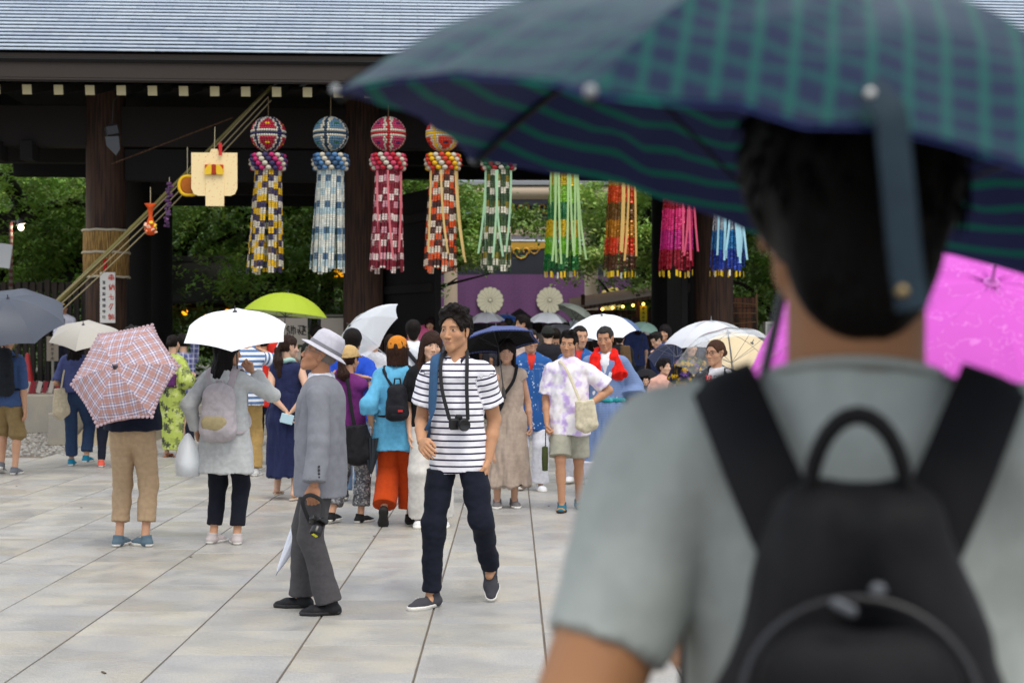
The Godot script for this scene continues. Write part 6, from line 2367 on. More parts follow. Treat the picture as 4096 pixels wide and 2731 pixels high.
	for y in 128:
		for x in 128:
			var v := absf(fold.get_noise_2d(x * 0.028, y * 0.028))
			if v < 0.022:
				pim.set_pixel(x, y, C(212, 118, 204))
	var pmat := image_mat(pim, Vector3(3.2, 3.2, 1), 0.6)
	pmat.cull_mode = BaseMaterial3D.CULL_DISABLED
	pmat.backlight_enabled = true
	pmat.backlight = Color(0.2, 0.2, 0.2)
	umbrella({"label": "bright pink umbrella with faint scrolls tilted behind the shoulder at the right edge", "apex": at(3970, 1130, 3.5), "axis": Vector3(-0.03, 1.0, 0.75), "R": 0.55, "A": 0.9, "ribs": 8, "phase": 0.0, "tip_mat": plain(C(210, 110, 200), 0.5), "mat": pmat, "detail": 2, "pole": 0.8})
	person({"label": "person hidden beneath the bright pink umbrella at the right edge", "at": sd(4080, 3.5), "turn": 190.0, "H": 1.5, "fem": true, "cell": 0.018, "hair": "bob", "top": {"mat": cloth(C(60, 60, 66))}, "bottom": {"mat": cloth(C(40, 42, 50))}, "shoes": cloth(C(50, 50, 54))})

func make_front_row() -> void:
	var indigo := cloth(C(26, 29, 42), 0.95)
	# the man in the striped tee
	var sm := image_mat(stripes_img(C(240, 239, 246), C(36, 30, 60), 0.27), Vector3(1, 26.5, 1), 0.95)
	sm.rim_enabled = true
	sm.rim = 0.2
	var p := person({"label": "young man in a white tee with dark stripes striding with a camera round his neck", "at": sp(1828, 2418), "turn": -10.0, "H": 1.76, "cell": 0.010, "fine": true, "skin": Color(0.50, 0.26, 0.145), "hair": "quiff", "hair_col": C(26, 20, 18), "head": Vector3(-17, 1, 0),
		"build": 0.86, "whr": Vector3(-0.205, 0.985, 0.17), "whl": Vector3(0.185, 0.86, 0.04), "thumbr": Vector3(0.8, 0.4, 0.6), "bendr": Vector3(0.3, 0.0, 0.0), "fr": Vector3(-0.03, 0.0, 0.12), "fl": Vector3(0.07, 0.115, -0.16), "footr": -32.0, "footl": 14.0, "pitchl": 48.0, "kl": Vector3(0.2, 0, 1),
		"top": {"mat": sm, "striped": true, "vneck": 0.075, "sleeve": 0.66, "slw": 0.048, "hem": -0.085, "loose": 0.014, "flare": 0.004, "fold": 0.018, "freq": Vector3(5, 5, 5)},
		"bottom": {"mat": indigo, "cuff": 0.031, "to": 1.96, "loose": 0.005, "fold": 0.014, "freq": Vector3(4, 7, 4)}, "shoes": cloth(C(66, 66, 72), 0.8)})
	var J := J_of(p)
	# V-neck edging
	strap("collar_trim", p, [J.neck + Vector3(-0.062, 0.015, -0.01), J.neck + Vector3(-0.048, -0.01, 0.07), J.neck + Vector3(0, -0.105, 0.112), J.neck + Vector3(0.048, -0.01, 0.07), J.neck + Vector3(0.062, 0.015, -0.01)], 0.015, plain(C(34, 30, 52), 0.9), Vector3(0, 0.3, 1), 0.006)
	for e in ["l", "r"]:
		var an: Vector3 = J["an" + e]
		for k in 3:
			var q := MB.new()
			q.box(Vector3(0.003, 0.042, 0.009), T(Vector3(0.042 if e == "l" else -0.042, -0.036, 0.03 + 0.02 * k), 0, 28), 0.001)
			put("shoe_stripe", q.mesh(), plain(C(224, 220, 214), 0.6), p.find_child("shoe" if e == "l" else "shoe_001", false, false))
	var lg := MB.new()
	lg.box(Vector3(0.008, 0.022, 0.003), T(Vector3(0.085, 1.225, 0.128)), 0.001)
	put("chest_emblem", lg.mesh(), plain(C(60, 50, 84), 0.8), p)
	var cam_at := Transform3D(p.transform.basis * Basis(Vector3.UP, 0.5), at_of(p, Vector3(0.045, 1.09, 0.165)))
	camera_body("black camera hanging at the belly of the man in the striped tee", cam_at, [at_of(p, Vector3(-0.01, 1.115, 0.165)), at_of(p, Vector3(-0.06, 1.3, 0.15)), at_of(p, Vector3(-0.075, 1.46, 0.10)), at_of(p, Vector3(-0.05, 1.525, 0.0)), at_of(p, Vector3(0, 1.53, -0.06)), at_of(p, Vector3(0.055, 1.525, 0.0)), at_of(p, Vector3(0.082, 1.46, 0.10)), at_of(p, Vector3(0.09, 1.3, 0.15)), at_of(p, Vector3(0.1, 1.115, 0.165))])
	backpack(p, "dark blue rucksack on one shoulder of the man in the striped tee", cloth(C(40, 58, 86), 0.8), {"sides": [-1.0], "x": -0.09, "w": 0.14, "h": 0.22, "strap": cloth(C(58, 92, 128), 0.8), "sw": 0.062, "y": 1.14})
	# the old man in the grey suit
	var suit := cloth(C(128, 130, 138), 0.95, 3.0)
	var g := person({"label": "old man in a grey suit and pale hat standing in profile looking left", "at": sp(1282, 2446), "turn": -90.0, "H": 1.6, "cell": 0.010, "fine": true, "skin": Color(0.42, 0.20, 0.11), "hair": "bald_side", "hair_col": C(120, 110, 104), "head": Vector3(8, 22, 0), "build": 1.0, "lean": Vector3(0, 0, -0.015),
		"whl": Vector3(0.0, 0.735, 0.30), "whr": Vector3(-0.06, 0.74, -0.2), "el": Vector3(0.5, 0, -0.6), "gripl": "fist", "fl": Vector3(0.02, 0, -0.06), "fr": Vector3(-0.02, 0, 0.13), "footl": 6.0, "footr": -6.0,
		"top": {"name": "shirt", "mat": cloth(C(226, 228, 238)), "sleeve": 0.0, "loose": 0.004, "collar_up": 0.03},
		"coat": {"name": "jacket", "mat": suit, "sleeve": 1.93, "slw": 0.045, "cuff": 0.94, "loose": 0.022, "hem": -0.115, "flare": 0.0, "belly": 0.16, "vneck": 0.2, "collar": false, "k": 0.007, "fold": 0.016, "freq": Vector3(4, 2.6, 4)},
		"bottom": {"mat": cloth(C(78, 76, 78), 0.95, 6.0), "cuff": 0.045, "to": 2.0, "loose": 0.014, "fold": 0.016, "freq": Vector3(4, 4, 4)}, "shoes": cloth(C(30, 30, 33), 0.6), "soles": plain(C(36, 36, 38), 0.7)})
	fedora(g, C(196, 194, 204), 8.0)
	glasses(g, C(120, 110, 96))
	var Jg := J_of(g)
	for s in [-1.0, 1.0]:
		strap("lapel", g, [Vector3(s * 0.05, 1.375, -0.03), Vector3(s * 0.078, 1.345, 0.03), Vector3(s * 0.094, 1.25, 0.10), Vector3(s * 0.07, 1.12, 0.122), Vector3(s * 0.04, 1.0, 0.13)], 0.05, suit, Vector3(s * 1.0, 0.3, 0.7), 0.012)
	var wc := MB.new()
	var wr := []
	for k in 25:
		var a := TAU * k / 24.0
		wr.append(Jg.neck + Vector3(cos(a) * 0.064, 0.008 - 0.02 * sin(a), sin(a) * 0.064 + 0.008))
	wc.tube(wr, 0.02, 8, false, 0.35)
	put("shirt_collar", wc.mesh(), cloth(C(226, 228, 238)), g)
	for k in 4:
		var bt := MB.new()
		bt.ball(Jg.wrl + Vector3(0.048, 0.05 + 0.02 * k, -0.032), Vector3.ONE * 0.0075, 8)
		put("cuff_button", bt.mesh(), plain(C(30, 30, 32), 0.4), g)
	var gc := Transform3D(Basis.from_euler(Vector3(0.9, -0.4, 0.5)), at_of(g, Jg.wrl + Vector3(0.05, -0.2, -0.03)))
	camera_body("black camera with a yellow tag dangling from the hand of the suited man", gc, [gc * Vector3(-0.06, 0.02, 0), at_of(g, Jg.wrl + Vector3(0.045, -0.09, 0.06)), at_of(g, Jg.wrl + Vector3(0.04, -0.05, 0.02)), at_of(g, Jg.wrl + Vector3(0.045, -0.09, -0.05)), gc * Vector3(0.06, 0.02, 0)])
	var yt := MB.new()
	yt.box(Vector3(0.022, 0.032, 0.003), Transform3D(gc.basis, gc * Vector3(0.01, -0.002, 0.09)))
	tag(put("yellow_tag", yt.mesh(), plain(C(214, 214, 30), 0.5)), "small yellow tag on the lens of the dangling camera", "tag")
	folded_umbrella("white folded umbrella pointing down behind the legs of the man in the grey suit", at(1262, 1985, 9.0), at(1100, 2302, 8.95), 0.055, film(C(222, 226, 238), 0.3, 0.4), 0.25)

func make_left_group() -> void:
	# woman with the white umbrella
	var grey := cloth(C(186, 188, 188), 0.95)
	var p := person({"label": "long haired woman in a pale grey coat seen from behind under the white umbrella", "at": sp(900, 2176), "turn": 166.0, "H": 1.6, "fem": true, "cell": 0.011, "fine": true, "skin": Color(0.50, 0.27, 0.16), "hair": "long", "hair_col": C(20, 17, 18), "head": Vector3(-52, -4, 0),
		"whr": Vector3(0.185, 1.33, -0.1), "wer": Vector3(0.7, -1, 0.1), "gripr": "fist", "wthumbr": Vector3(0, 1, 0), "whl": Vector3(-0.22, 0.87, 0.02), "gripl": "fist", "fl": Vector3(0.01, 0, 0.0), "footl": -12.0, "footr": 30.0,
		"coat": {"mat": grey, "sleeve": 1.9, "slw": 0.046, "hem": -0.19, "loose": 0.026, "flare": 0.055, "fold": 0.022, "freq": Vector3(5, 2.0, 5)},
		"bottom": {"mat": cloth(C(24, 26, 36)), "cuff": 0.037, "to": 1.82}, "shoes": cloth(C(190, 180, 178), 0.8)})
	backpack(p, "pale rucksack with an olive base on the woman under the white umbrella", cloth(C(176, 168, 172), 0.85), {"w": 0.15, "h": 0.19, "y": 1.03, "z": -0.14, "deep": 0.085, "x": -0.03, "pocket": cloth(C(168, 154, 116), 0.85), "strap": cloth(C(176, 166, 170), 0.85), "sw": 0.055})
	umbrella({"label": "plain white umbrella held over the long haired woman in grey", "apex": at(938, 1246, 11.35), "axis": Vector3(0.02, 1, 0.33), "R": 0.425, "A": 0.78, "ribs": 6, "phase": 0.42, "mat": film(C(238, 240, 246), 0.25, 0.5), "pole": 0.55})
	var bg := MB.new()
	bg.lathe([Vector2(0.0, -0.2), Vector2(0.09, -0.19), Vector2(0.105, -0.08), Vector2(0.07, 0.05), Vector2(0.02, 0.13), Vector2(0.0, 0.14)], 18, Transform3D(Basis.from_scale(Vector3(1, 1, 0.6)), Vector3.ZERO))
	tag(put("plastic_bag", bg.mesh(), film(C(228, 232, 236), 0.4, 0.4), self, T(Vector3(-2.49, 0.72, -11.5))), "thin white plastic bag hanging from the hand of the woman in grey", "bag")
	# person with the checked umbrella
	person({"label": "person in khaki trousers and a navy top behind the pink checked umbrella", "at": sp(528, 2186), "turn": 178.0, "H": 1.66, "cell": 0.012, "skin": SKIN, "hair": "short", "fl": Vector3(0.01, 0, 0), "footr": 50.0, "footl": -10.0, "whr": Vector3(0.0, 1.22, 0.14), "gripr": "fist", "whl": Vector3(-0.12, 1.1, -0.2),
		"top": {"mat": cloth(C(24, 28, 44)), "sleeve": 1.5, "hem": 0.0, "loose": 0.026, "flare": 0.03}, "bottom": {"mat": cloth(C(178, 152, 122), 0.95), "cuff": 0.042, "to": 1.72, "loose": 0.014, "fold": 0.011, "freq": Vector3(4, 6, 4)}, "shoes": cloth(C(92, 112, 126), 0.8)})
	var pm := image_mat(plaid_img(96, C(188, 168, 174), [[0.0, 0.36, Color(0.66, 0.48, 0.44, 0.6)], [0.50, 0.55, Color(0.33, 0.38, 0.56, 0.8)], [0.62, 0.70, Color(0.84, 0.83, 0.88, 0.75)], [0.80, 0.85, Color(0.33, 0.38, 0.56, 0.8)]]), Vector3(13, 13, 1), 0.5)
	pm.cull_mode = BaseMaterial3D.CULL_DISABLED
	pm.backlight_enabled = true
	pm.backlight = Color(0.3, 0.3, 0.3)
	umbrella({"label": "pink and blue checked umbrella with a ruffled edge facing the camera at the left", "apex": at(458, 1468, 10.95), "axis": Vector3(-0.22, 0.42, 1.0), "R": 0.425, "A": 0.75, "ribs": 6, "phase": 0.95, "mat": pm, "lace": true, "detail": 2, "pole": 0.6, "rib_mat": plain(C(90, 86, 96), 0.4), "tip_mat": plain(C(50, 48, 56), 0.4)})
	# man at the far left
	var q := person({"label": "man in a denim shirt and tan shorts walking away at the far left edge", "at": sp(22, 1898), "turn": 178.0, "H": 1.66, "cell": 0.015, "skin": SKIN, "hair": "short", "fl": Vector3(0, 0.03, 0.1), "pitchl": 25.0, "whl": Vector3(-0.1, 1.3, -0.25), "gripl": "fist", "whr": Vector3(0.22, 0.75, 0.02),
		"top": {"mat": cloth(C(62, 82, 122)), "sleeve": 1.15, "hem": -0.06, "loose": 0.018}, "bottom": {"mat": cloth(C(140, 118, 80)), "to": 1.12, "cuff": 0.06}, "shoes": cloth(C(110, 112, 118), 0.8)})
	backpack(q, "black rucksack on the man in the denim shirt at the far left", cloth(C(26, 30, 36), 0.7), {"w": 0.15, "h": 0.25})
	umbrella({"label": "dark grey umbrella tilted over the man at the far left edge", "apex": at(28, 1192, 16.7), "axis": Vector3(0.05, 1, 0.62), "R": 0.62, "A": 0.85, "ribs": 8, "phase": 0.1, "mat": film(C(70, 76, 88), 0.15, 0.45), "pole": 0.7})
	# woman with the tote bag
	var w := person({"label": "woman in a blue tee and jeans with a cream bag under the small grey umbrella", "at": sp(300, 1868), "turn": 176.0, "H": 1.62, "fem": true, "cell": 0.015, "skin": SKIN, "hair": "long", "fl": Vector3(0.02, 0, 0.16), "fr": Vector3(0, 0.05, 0.1), "whr": Vector3(0.12, 1.2, -0.2), "whl": Vector3(-0.14, 1.0, -0.16),
		"top": {"mat": cloth(C(76, 84, 130)), "sleeve": 0.9, "hem": 0.03, "loose": 0.022, "flare": 0.02}, "bottom": {"mat": cloth(C(44, 62, 92)), "cuff": 0.044, "to": 1.85}, "shoes": cloth(C(30, 120, 150), 0.8)})
	tote("cream cloth bag on the shoulder of the woman in the blue tee", T(at(240, 1610, 18.1), 70), Vector3(0.28, 0.32, 0.1), cloth(C(206, 192, 164)), [at(238, 1570, 18.1), at(252, 1490, 18.15), at(262, 1465, 18.2)], 0.02)
	umbrella({"label": "small pale grey umbrella with a red mark behind the checked umbrella", "apex": at(330, 1298, 17.8), "axis": Vector3(0.06, 1, 0.45), "R": 0.42, "A": 0.7, "ribs": 6, "phase": 0.5, "mat": film(C(176, 172, 164), 0.3, 0.5), "pole": 0.6})
	person({"label": "person in dark leggings and coral shoes standing behind the khaki trousers", "at": sp(432, 1868), "turn": 182.0, "H": 1.58, "fem": true, "cell": 0.016, "skin": SKIN, "hair": "bob", "top": {"mat": cloth(C(40, 40, 52))}, "bottom": {"mat": cloth(C(30, 34, 48)), "cuff": 0.028}, "shoes": cloth(C(226, 96, 80), 0.8)})
	# guard
	var gd := person({"label": "guard in a dark cap and white shirt raising a hand to the face", "at": sd(250, 26.4), "y": 0.6, "turn": 10.0, "H": 1.6, "cell": 0.018, "skin": SKIN, "hair": "short", "head": Vector3(10, -12, 0), "whr": Vector3(0.02, 1.41, 0.17), "whl": Vector3(0.12, 1.1, 0.18),
		"top": {"mat": cloth(C(206, 208, 226)), "sleeve": 0.7}, "bottom": {"mat": cloth(C(26, 28, 40))}, "shoes": cloth(C(24, 24, 26), 0.5)})
	cap(gd, C(30, 32, 40), 0.8, 0.0, true)
	var te := MB.new()
	te.box(Vector3(0.05, 0.32, 0.01), T(Vector3(0.02, 1.13, 0.13), 0, 6), 0.003)
	put("tie", te.mesh(), cloth(C(26, 28, 42)), gd)
	# yukata
	var yk := image_mat(spots_img(160, C(178, 194, 96), [C(44, 46, 58), C(206, 214, 150), C(48, 50, 62)], 34, 5.0, 13.0, 6, 0.35), Vector3(2.1, 2.1, 2.1), 0.95, true)
	var y := person({"label": "woman in a lime yukata with dark flowers and a purple sash", "at": sp(688, 1828), "turn": 160.0, "H": 1.6, "fem": true, "cell": 0.014, "skin": PALE, "hair": "bun", "whr": Vector3(0.2, 1.05, -0.14), "whl": Vector3(-0.1, 1.1, -0.2), "dress": {"name": "yukata", "mat": yk, "hem": 0.06, "flare": 0.085, "fold": 0.014}, "coat": {"name": "yukata_top", "mat": yk, "sleeve": 1.6, "slw": 0.085, "hem": 0.04, "loose": 0.02}, "shoes": cloth(C(186, 110, 80), 0.8), "shoe_kind": "sandal", "soles": plain(C(176, 132, 84), 0.7)})
	var Jy := J_of(y)
	var sb := MB.new()
	sb.lathe([Vector2(0.15, -0.11), Vector2(0.158, -0.08), Vector2(0.158, 0.08), Vector2(0.15, 0.1)], 24, Transform3D(Basis.from_scale(Vector3(1, 1, 0.8)), Jy.pel + Vector3(0, 0.14, 0)))
	put("sash", sb.mesh(), cloth(C(98, 48, 104)), y)
	var bw := MB.new()
	bw.box(Vector3(0.26, 0.16, 0.08), T(Jy.pel + Vector3(0, 0.15, -0.15)), 0.03)
	put("sash_bow", bw.mesh(), cloth(C(98, 48, 104)), y)
	# the striped back, the red top, the raised hands
	var bs := image_mat(stripes_img(C(226, 230, 238), C(86, 116, 158), 0.5), Vector3(1, 17, 1), 0.95)
	person({"label": "man in a blue and white striped tee raising his arms behind the white umbrella", "at": sp(985, 1905), "turn": 184.0, "H": 1.7, "cell": 0.014, "skin": SKIN, "hair": "short", "whr": Vector3(0.14, 1.42, -0.25), "wer": Vector3(1, -0.6, 0.2), "whl": Vector3(-0.14, 1.42, -0.25), "wel": Vector3(-1, -0.6, 0.2), "gripr": "fist",
		"top": {"mat": bs, "striped": true, "sleeve": 0.75, "slw": 0.05, "hem": -0.06, "loose": 0.02}, "bottom": {"mat": cloth(C(172, 142, 88)), "cuff": 0.046}, "shoes": cloth(C(200, 200, 200), 0.8)})
	person({"label": "person in a bright red top standing between the white umbrella and the ponytailed woman", "at": sd(1052, 18.6), "turn": 170.0, "H": 1.62, "cell": 0.016, "skin": SKIN, "hair": "short", "whl": Vector3(-0.1, 1.2, -0.2), "whr": Vector3(0.1, 1.45, -0.2), "top": {"mat": cloth(C(206, 48, 36)), "sleeve": 0.8, "hem": -0.09, "loose": 0.03}, "bottom": {"mat": cloth(C(34, 38, 54))}, "shoes": cloth(C(190, 190, 196), 0.8)})
	umbrella({"label": "slate blue umbrella held low behind the woman in grey", "apex": at(1020, 1372, 19.4), "axis": Vector3(0.5, 0.8, 0.3), "R": 0.42, "A": 0.75, "ribs": 8, "mat": film(C(74, 92, 130), 0.25, 0.5), "pole": 0.5})
	var rh := image_mat(plaid_img(64, C(70, 76, 120), [[0.0, 0.3, Color(0.75, 0.75, 0.82, 0.7)]]), Vector3(14, 14, 14), 0.95, true)
	person({"label": "person in a blue checked shirt raising both hands beside the white umbrella", "at": sd(730, 21.0), "turn": 200.0, "H": 1.6, "cell": 0.018, "skin": PALE, "hair": "short", "whl": Vector3(-0.12, 1.52, -0.15), "whr": Vector3(0.02, 1.54, -0.15), "gripl": "fist", "gripr": "fist", "top": {"mat": rh, "sleeve": 1.6, "hem": -0.06}, "bottom": {"mat": cloth(C(30, 34, 48))}, "shoes": cloth(C(40, 40, 44), 0.8)})
	# lime umbrella and its holder
	person({"label": "dark haired person under the lime umbrella near the pale boards", "at": sd(1262, 21.2), "turn": 184.0, "H": 1.74, "cell": 0.02, "skin": SKIN, "hair": "short", "whl": Vector3(-0.3, 1.2, -0.1), "gripl": "fist", "top": {"mat": cloth(C(150, 140, 130))}, "bottom": {"mat": cloth(C(40, 44, 58))}, "shoes": cloth(C(40, 40, 44), 0.8)})
	umbrella({"label": "bright lime green umbrella with many ribs above the crowd", "apex": at(1150, 1171, 21.3), "axis": Vector3(0.1, 1, -0.05), "R": 0.59, "A": 0.95, "ribs": 16, "mat": film(C(160, 182, 16), 0.5, 0.6), "scallop": 0.35, "pole": 0.85, "hook": true})

func make_centre_group() -> void:
	# navy dress, ponytail
	var nd := cloth(C(38, 44, 78), 0.95)
	var p := person({"label": "ponytailed woman in a sleeveless navy dress holding her hands behind her back", "at": sp(1146, 1998), "turn": 172.0, "H": 1.6, "fem": true, "cell": 0.011, "fine": true, "skin": PALE, "hair": "pony", "hair_col": C(46, 32, 26), "head": Vector3(-50, 0, 0), "whl": Vector3(0.02, 0.87, 0.17), "whr": Vector3(0.075, 0.87, 0.18), "wel": Vector3(-1, 0, 0.5), "wer": Vector3(1, 0, 0.5), "bendl": Vector3(0.4, 0, 0), "fr": Vector3(0, 0, -0.08), "fl": Vector3(0.02, 0.03, 0.04),
		"dress": {"mat": nd, "hem": 0.14, "flare": 0.128, "loose": 0.016, "fold": 0.03}, "top": {"name": "bodice", "mat": nd, "sleeve": 0.0, "hem": -0.02, "loose": 0.012, "collar": false}, "shoes": cloth(C(196, 170, 146), 0.7), "shoe_kind": "sandal"})
	var J := J_of(p)
	var sc := MB.new()
	var ring := []
	for k in 21:
		ring.append(J.neck + Vector3(cos(TAU * k / 20.0) * 0.066, 0.012 + 0.012 * sin(TAU * k / 20.0 * 2.0), sin(TAU * k / 20.0) * 0.062))
	sc.tube(ring, 0.024, 8, false)
	put("scarf", sc.mesh(), cloth(C(170, 206, 198)), p)
	var cl := MB.new()
	cl.tube([J.hx * Vector3(-0.03, 0.05, -0.125), J.hx * Vector3(-0.02, 0.0, -0.145)], 0.006, 6)
	put("hair_clip", cl.mesh(), plain(C(222, 222, 226), 0.3), p)
	var ph := MB.new()
	ph.box(Vector3(0.125, 0.095, 0.02), T(at_of(p, Vector3(-0.06, 0.80, -0.2)), 0, 0, -14), 0.006)
	tag(put("pouch", ph.mesh(), plain(C(176, 206, 218), 0.6)), "pale blue pouch held behind the back of the woman in navy", "pouch")
	# purple top
	var pat := image_mat(spots_img(96, C(96, 96, 100), [C(196, 196, 196), C(44, 44, 48), C(170, 170, 172)], 160, 1.5, 4.0, 3, 0.3), Vector3(5, 5, 5), 0.95, true)
	var q := person({"label": "woman in a purple top and tan cap behind the man in the grey suit", "at": sp(1392, 2092), "turn": 150.0, "H": 1.5, "fem": true, "cell": 0.012, "fine": true, "skin": SKIN, "hair": "tail", "hair_col": C(48, 30, 24), "whr": Vector3(0.1, 1.25, -0.12), "whl": Vector3(-0.15, 0.95, -0.1), "fr": Vector3(0, 0, 0.06), "fl": Vector3(0, 0.02, -0.12),
		"top": {"mat": cloth(C(110, 44, 110)), "sleeve": 0.95, "slw": 0.05, "hem": 0.02, "loose": 0.02}, "bottom": {"mat": pat, "cuff": 0.05, "to": 1.78}, "shoes": cloth(C(34, 34, 36), 0.8)})
	cap(q, C(196, 164, 112), 0.9)
	tote("black shoulder bag hanging behind the man in the grey suit", T(at(1432, 1778, 12.6), 30, 0, 6), Vector3(0.26, 0.3, 0.12), cloth(C(26, 26, 30), 0.7), [at(1420, 1720, 12.62), at(1405, 1640, 12.66), at(1388, 1520, 12.72), at(1372, 1470, 12.8)], 0.03)
	person({"label": "man in a royal blue tee and jeans with short black hair seen from behind", "at": sd(1408, 14.4), "turn": 176.0, "H": 1.66, "cell": 0.013, "fine": true, "skin": SKIN, "hair": "nape", "whr": Vector3(0.2, 0.86, 0.06), "fl": Vector3(0, 0.02, 0.1), "fr": Vector3(0, 0, -0.1), "top": {"mat": cloth(C(38, 78, 190)), "sleeve": 0.7, "slw": 0.05, "hem": -0.06, "loose": 0.02}, "bottom": {"mat": cloth(C(110, 134, 164)), "cuff": 0.046}, "shoes": cloth(C(60, 60, 66), 0.8)})
	var wt := person({"label": "person in a white tee with a green patch on the sleeve under the clear umbrella", "at": sd(1490, 16.0), "turn": 178.0, "H": 1.66, "cell": 0.014, "skin": SKIN, "hair": "short", "whr": Vector3(0.1, 0.95, -0.1), "whl": Vector3(-0.14, 1.2, -0.2), "top": {"mat": cloth(C(226, 226, 232)), "sleeve": 0.85, "slw": 0.056, "hem": -0.08, "loose": 0.03}, "bottom": {"mat": cloth(C(112, 134, 160))}, "shoes": cloth(C(200, 200, 204), 0.8)})
	cap(wt, C(30, 32, 38), 0.9)
	var gp := MB.new()
	gp.ball(at(1472, 1478, 15.86), Vector3(0.032, 0.055, 0.006), 12)
	put("green_patch", gp.mesh(), plain(C(150, 200, 110), 0.8), wt, wt.transform.affine_inverse())
	umbrella({"label": "clear vinyl umbrella tilted back beside the orange cap", "apex": at(1398, 1302, 15.7), "axis": Vector3(-0.72, 0.62, 0.32), "R": 0.5, "A": 0.95, "ribs": 8, "phase": 0.3, "mat": clear_film(C(236, 240, 246), 0.5), "pole": 0.7, "metal": plain(C(190, 190, 194), 0.3, 0.6), "tip_mat": plain(C(50, 50, 54), 0.4)})
	# orange cap
	var bl := cloth(C(100, 176, 214), 0.95)
	var o := person({"label": "woman in an orange cap, loose sky blue shirt and rust trousers walking away", "at": sp(1588, 2098), "turn": 176.0, "H": 1.58, "fem": true, "cell": 0.011, "fine": true, "skin": SKIN, "hair": "bob", "hair_col": C(52, 32, 24), "head": Vector3(-12, -4, 0), "whl": Vector3(-0.215, 0.82, 0.03), "gripl": "fist", "whr": Vector3(0.16, 1.0, -0.18), "fl": Vector3(0.0, 0.06, -0.16), "pitchl": 62.0, "fr": Vector3(-0.01, 0, 0.06), "kl": Vector3(0, 0, 1),
		"coat": {"name": "shirt", "mat": bl, "sleeve": 1.3, "slw": 0.055, "cuff": 1.0, "hem": -0.135, "loose": 0.04, "flare": 0.03, "fold": 0.03, "freq": Vector3(5, 2.4, 5)}, "bottom": {"mat": cloth(C(184, 66, 22), 0.95), "cuff": 0.066, "to": 1.86, "loose": 0.02}, "shoes": cloth(C(28, 24, 24), 0.7), "soles": plain(C(30, 26, 26), 0.8)})
	cap(o, C(206, 128, 40), 0.9)
	backpack(o, "small black rucksack with a red label on the woman in sky blue", cloth(C(28, 28, 34), 0.7), {"w": 0.1, "h": 0.15, "y": 1.05, "z": -0.16, "x": -0.03, "sw": 0.026})
	var rl := MB.new()
	rl.box(Vector3(0.04, 0.018, 0.004), T(at_of(o, Vector3(-0.07, 0.98, -0.3)), 176), 0.001)
	put("red_label", rl.mesh(), plain(C(190, 30, 30), 0.6), o, o.transform.affine_inverse())
	folded_umbrella("loosely folded black umbrella in the hand of the woman in sky blue", at_of(o, Vector3(0.22, 0.88, -0.06)), at_of(o, Vector3(0.2, 0.42, -0.16)), 0.085, film(C(28, 34, 40), 0.1, 0.4), 0.8)
	# laughing woman and the white shirt behind her
	person({"label": "long haired woman in black smiling beside the head of the striped tee man", "at": sd(1722, 12.6), "turn": 4.0, "H": 1.63, "fem": true, "cell": 0.013, "fine": true, "skin": PALE, "hair": "long", "hair_col": C(50, 32, 26), "head": Vector3(14, 0, -8), "top": {"mat": cloth(C(28, 28, 32)), "sleeve": 0.8}, "bottom": {"mat": cloth(C(210, 206, 200)), "cuff": 0.06}, "shoes": cloth(C(220, 220, 220), 0.8)})
	var ws := person({"label": "man in a white shirt with a dark sling bag behind the orange cap", "at": sd(1652, 18.5), "turn": 186.0, "H": 1.78, "cell": 0.016, "skin": SKIN, "hair": "nape", "top": {"mat": cloth(C(222, 226, 234)), "sleeve": 0.9, "hem": -0.08, "loose": 0.03}, "bottom": {"mat": cloth(C(60, 60, 70))}, "shoes": cloth(C(60, 60, 64), 0.8)})
	strap("sling", ws, [Vector3(0.14, 1.5, -0.08), Vector3(0.04, 1.36, -0.15), Vector3(-0.1, 1.2, -0.16)], 0.05, cloth(C(40, 42, 48)), Vector3(0, 0, -1), 0.02)
	# sand dress
	var sd_ := cloth(C(178, 161, 147), 0.95)
	var d := person({"label": "woman in a long sand coloured dress with a black sling bag facing the camera", "at": sp(2026, 2028), "turn": 4.0, "H": 1.56, "fem": true, "cell": 0.010, "fine": true, "skin": Color(0.56, 0.32, 0.21), "hair": "long", "hair_col": C(26, 20, 20), "head": Vector3(-6, 0, 0), "whl": Vector3(0.225, 0.76, 0.02), "gripl": "fist", "whr": Vector3(-0.1, 1.16, 0.18), "gripr": "fist", "fr": Vector3(0.0, 0, 0.05), "fl": Vector3(-0.02, 0, 0.02),
		"dress": {"mat": sd_, "hem": 0.125, "flare": 0.15, "off": Vector3(0.0, 0, 0.02), "loose": 0.02, "fold": 0.045, "freq": Vector3(7, 1.6, 7)}, "top": {"name": "bodice", "mat": sd_, "sleeve": 0.12, "slw": 0.05, "hem": -0.02, "loose": 0.018, "collar_up": 0.012}, "shoes": cloth(C(110, 106, 108), 0.85)})
	strap("sling_strap", d, [Vector3(0.09, 1.33, -0.02), Vector3(0.088, 1.3, 0.08), Vector3(0.05, 1.18, 0.155), Vector3(-0.04, 1.05, 0.17), Vector3(-0.12, 0.95, 0.14)], 0.03, cloth(C(26, 26, 30)), Vector3(0, 0.1, 1), 0.008)
	var sl := thing("sling_bag", "black sling bag with a cream badge on the woman in the sand dress", "bag", T(at_of(d, Vector3(-0.125, 0.93, 0.15)), 0, 0, 50))
	var slm := MB.new()
	slm.ball(Vector3.ZERO, Vector3(0.13, 0.062, 0.045), 16)
	put("pouch", slm.mesh(), cloth(C(28, 28, 32), 0.7), sl)
	var bd := MB.new()
	bd.ball(Vector3(-0.05, -0.01, 0.038), Vector3(0.024, 0.024, 0.006), 10)
	put("badge", bd.mesh(), plain(C(200, 190, 130), 0.6), sl)
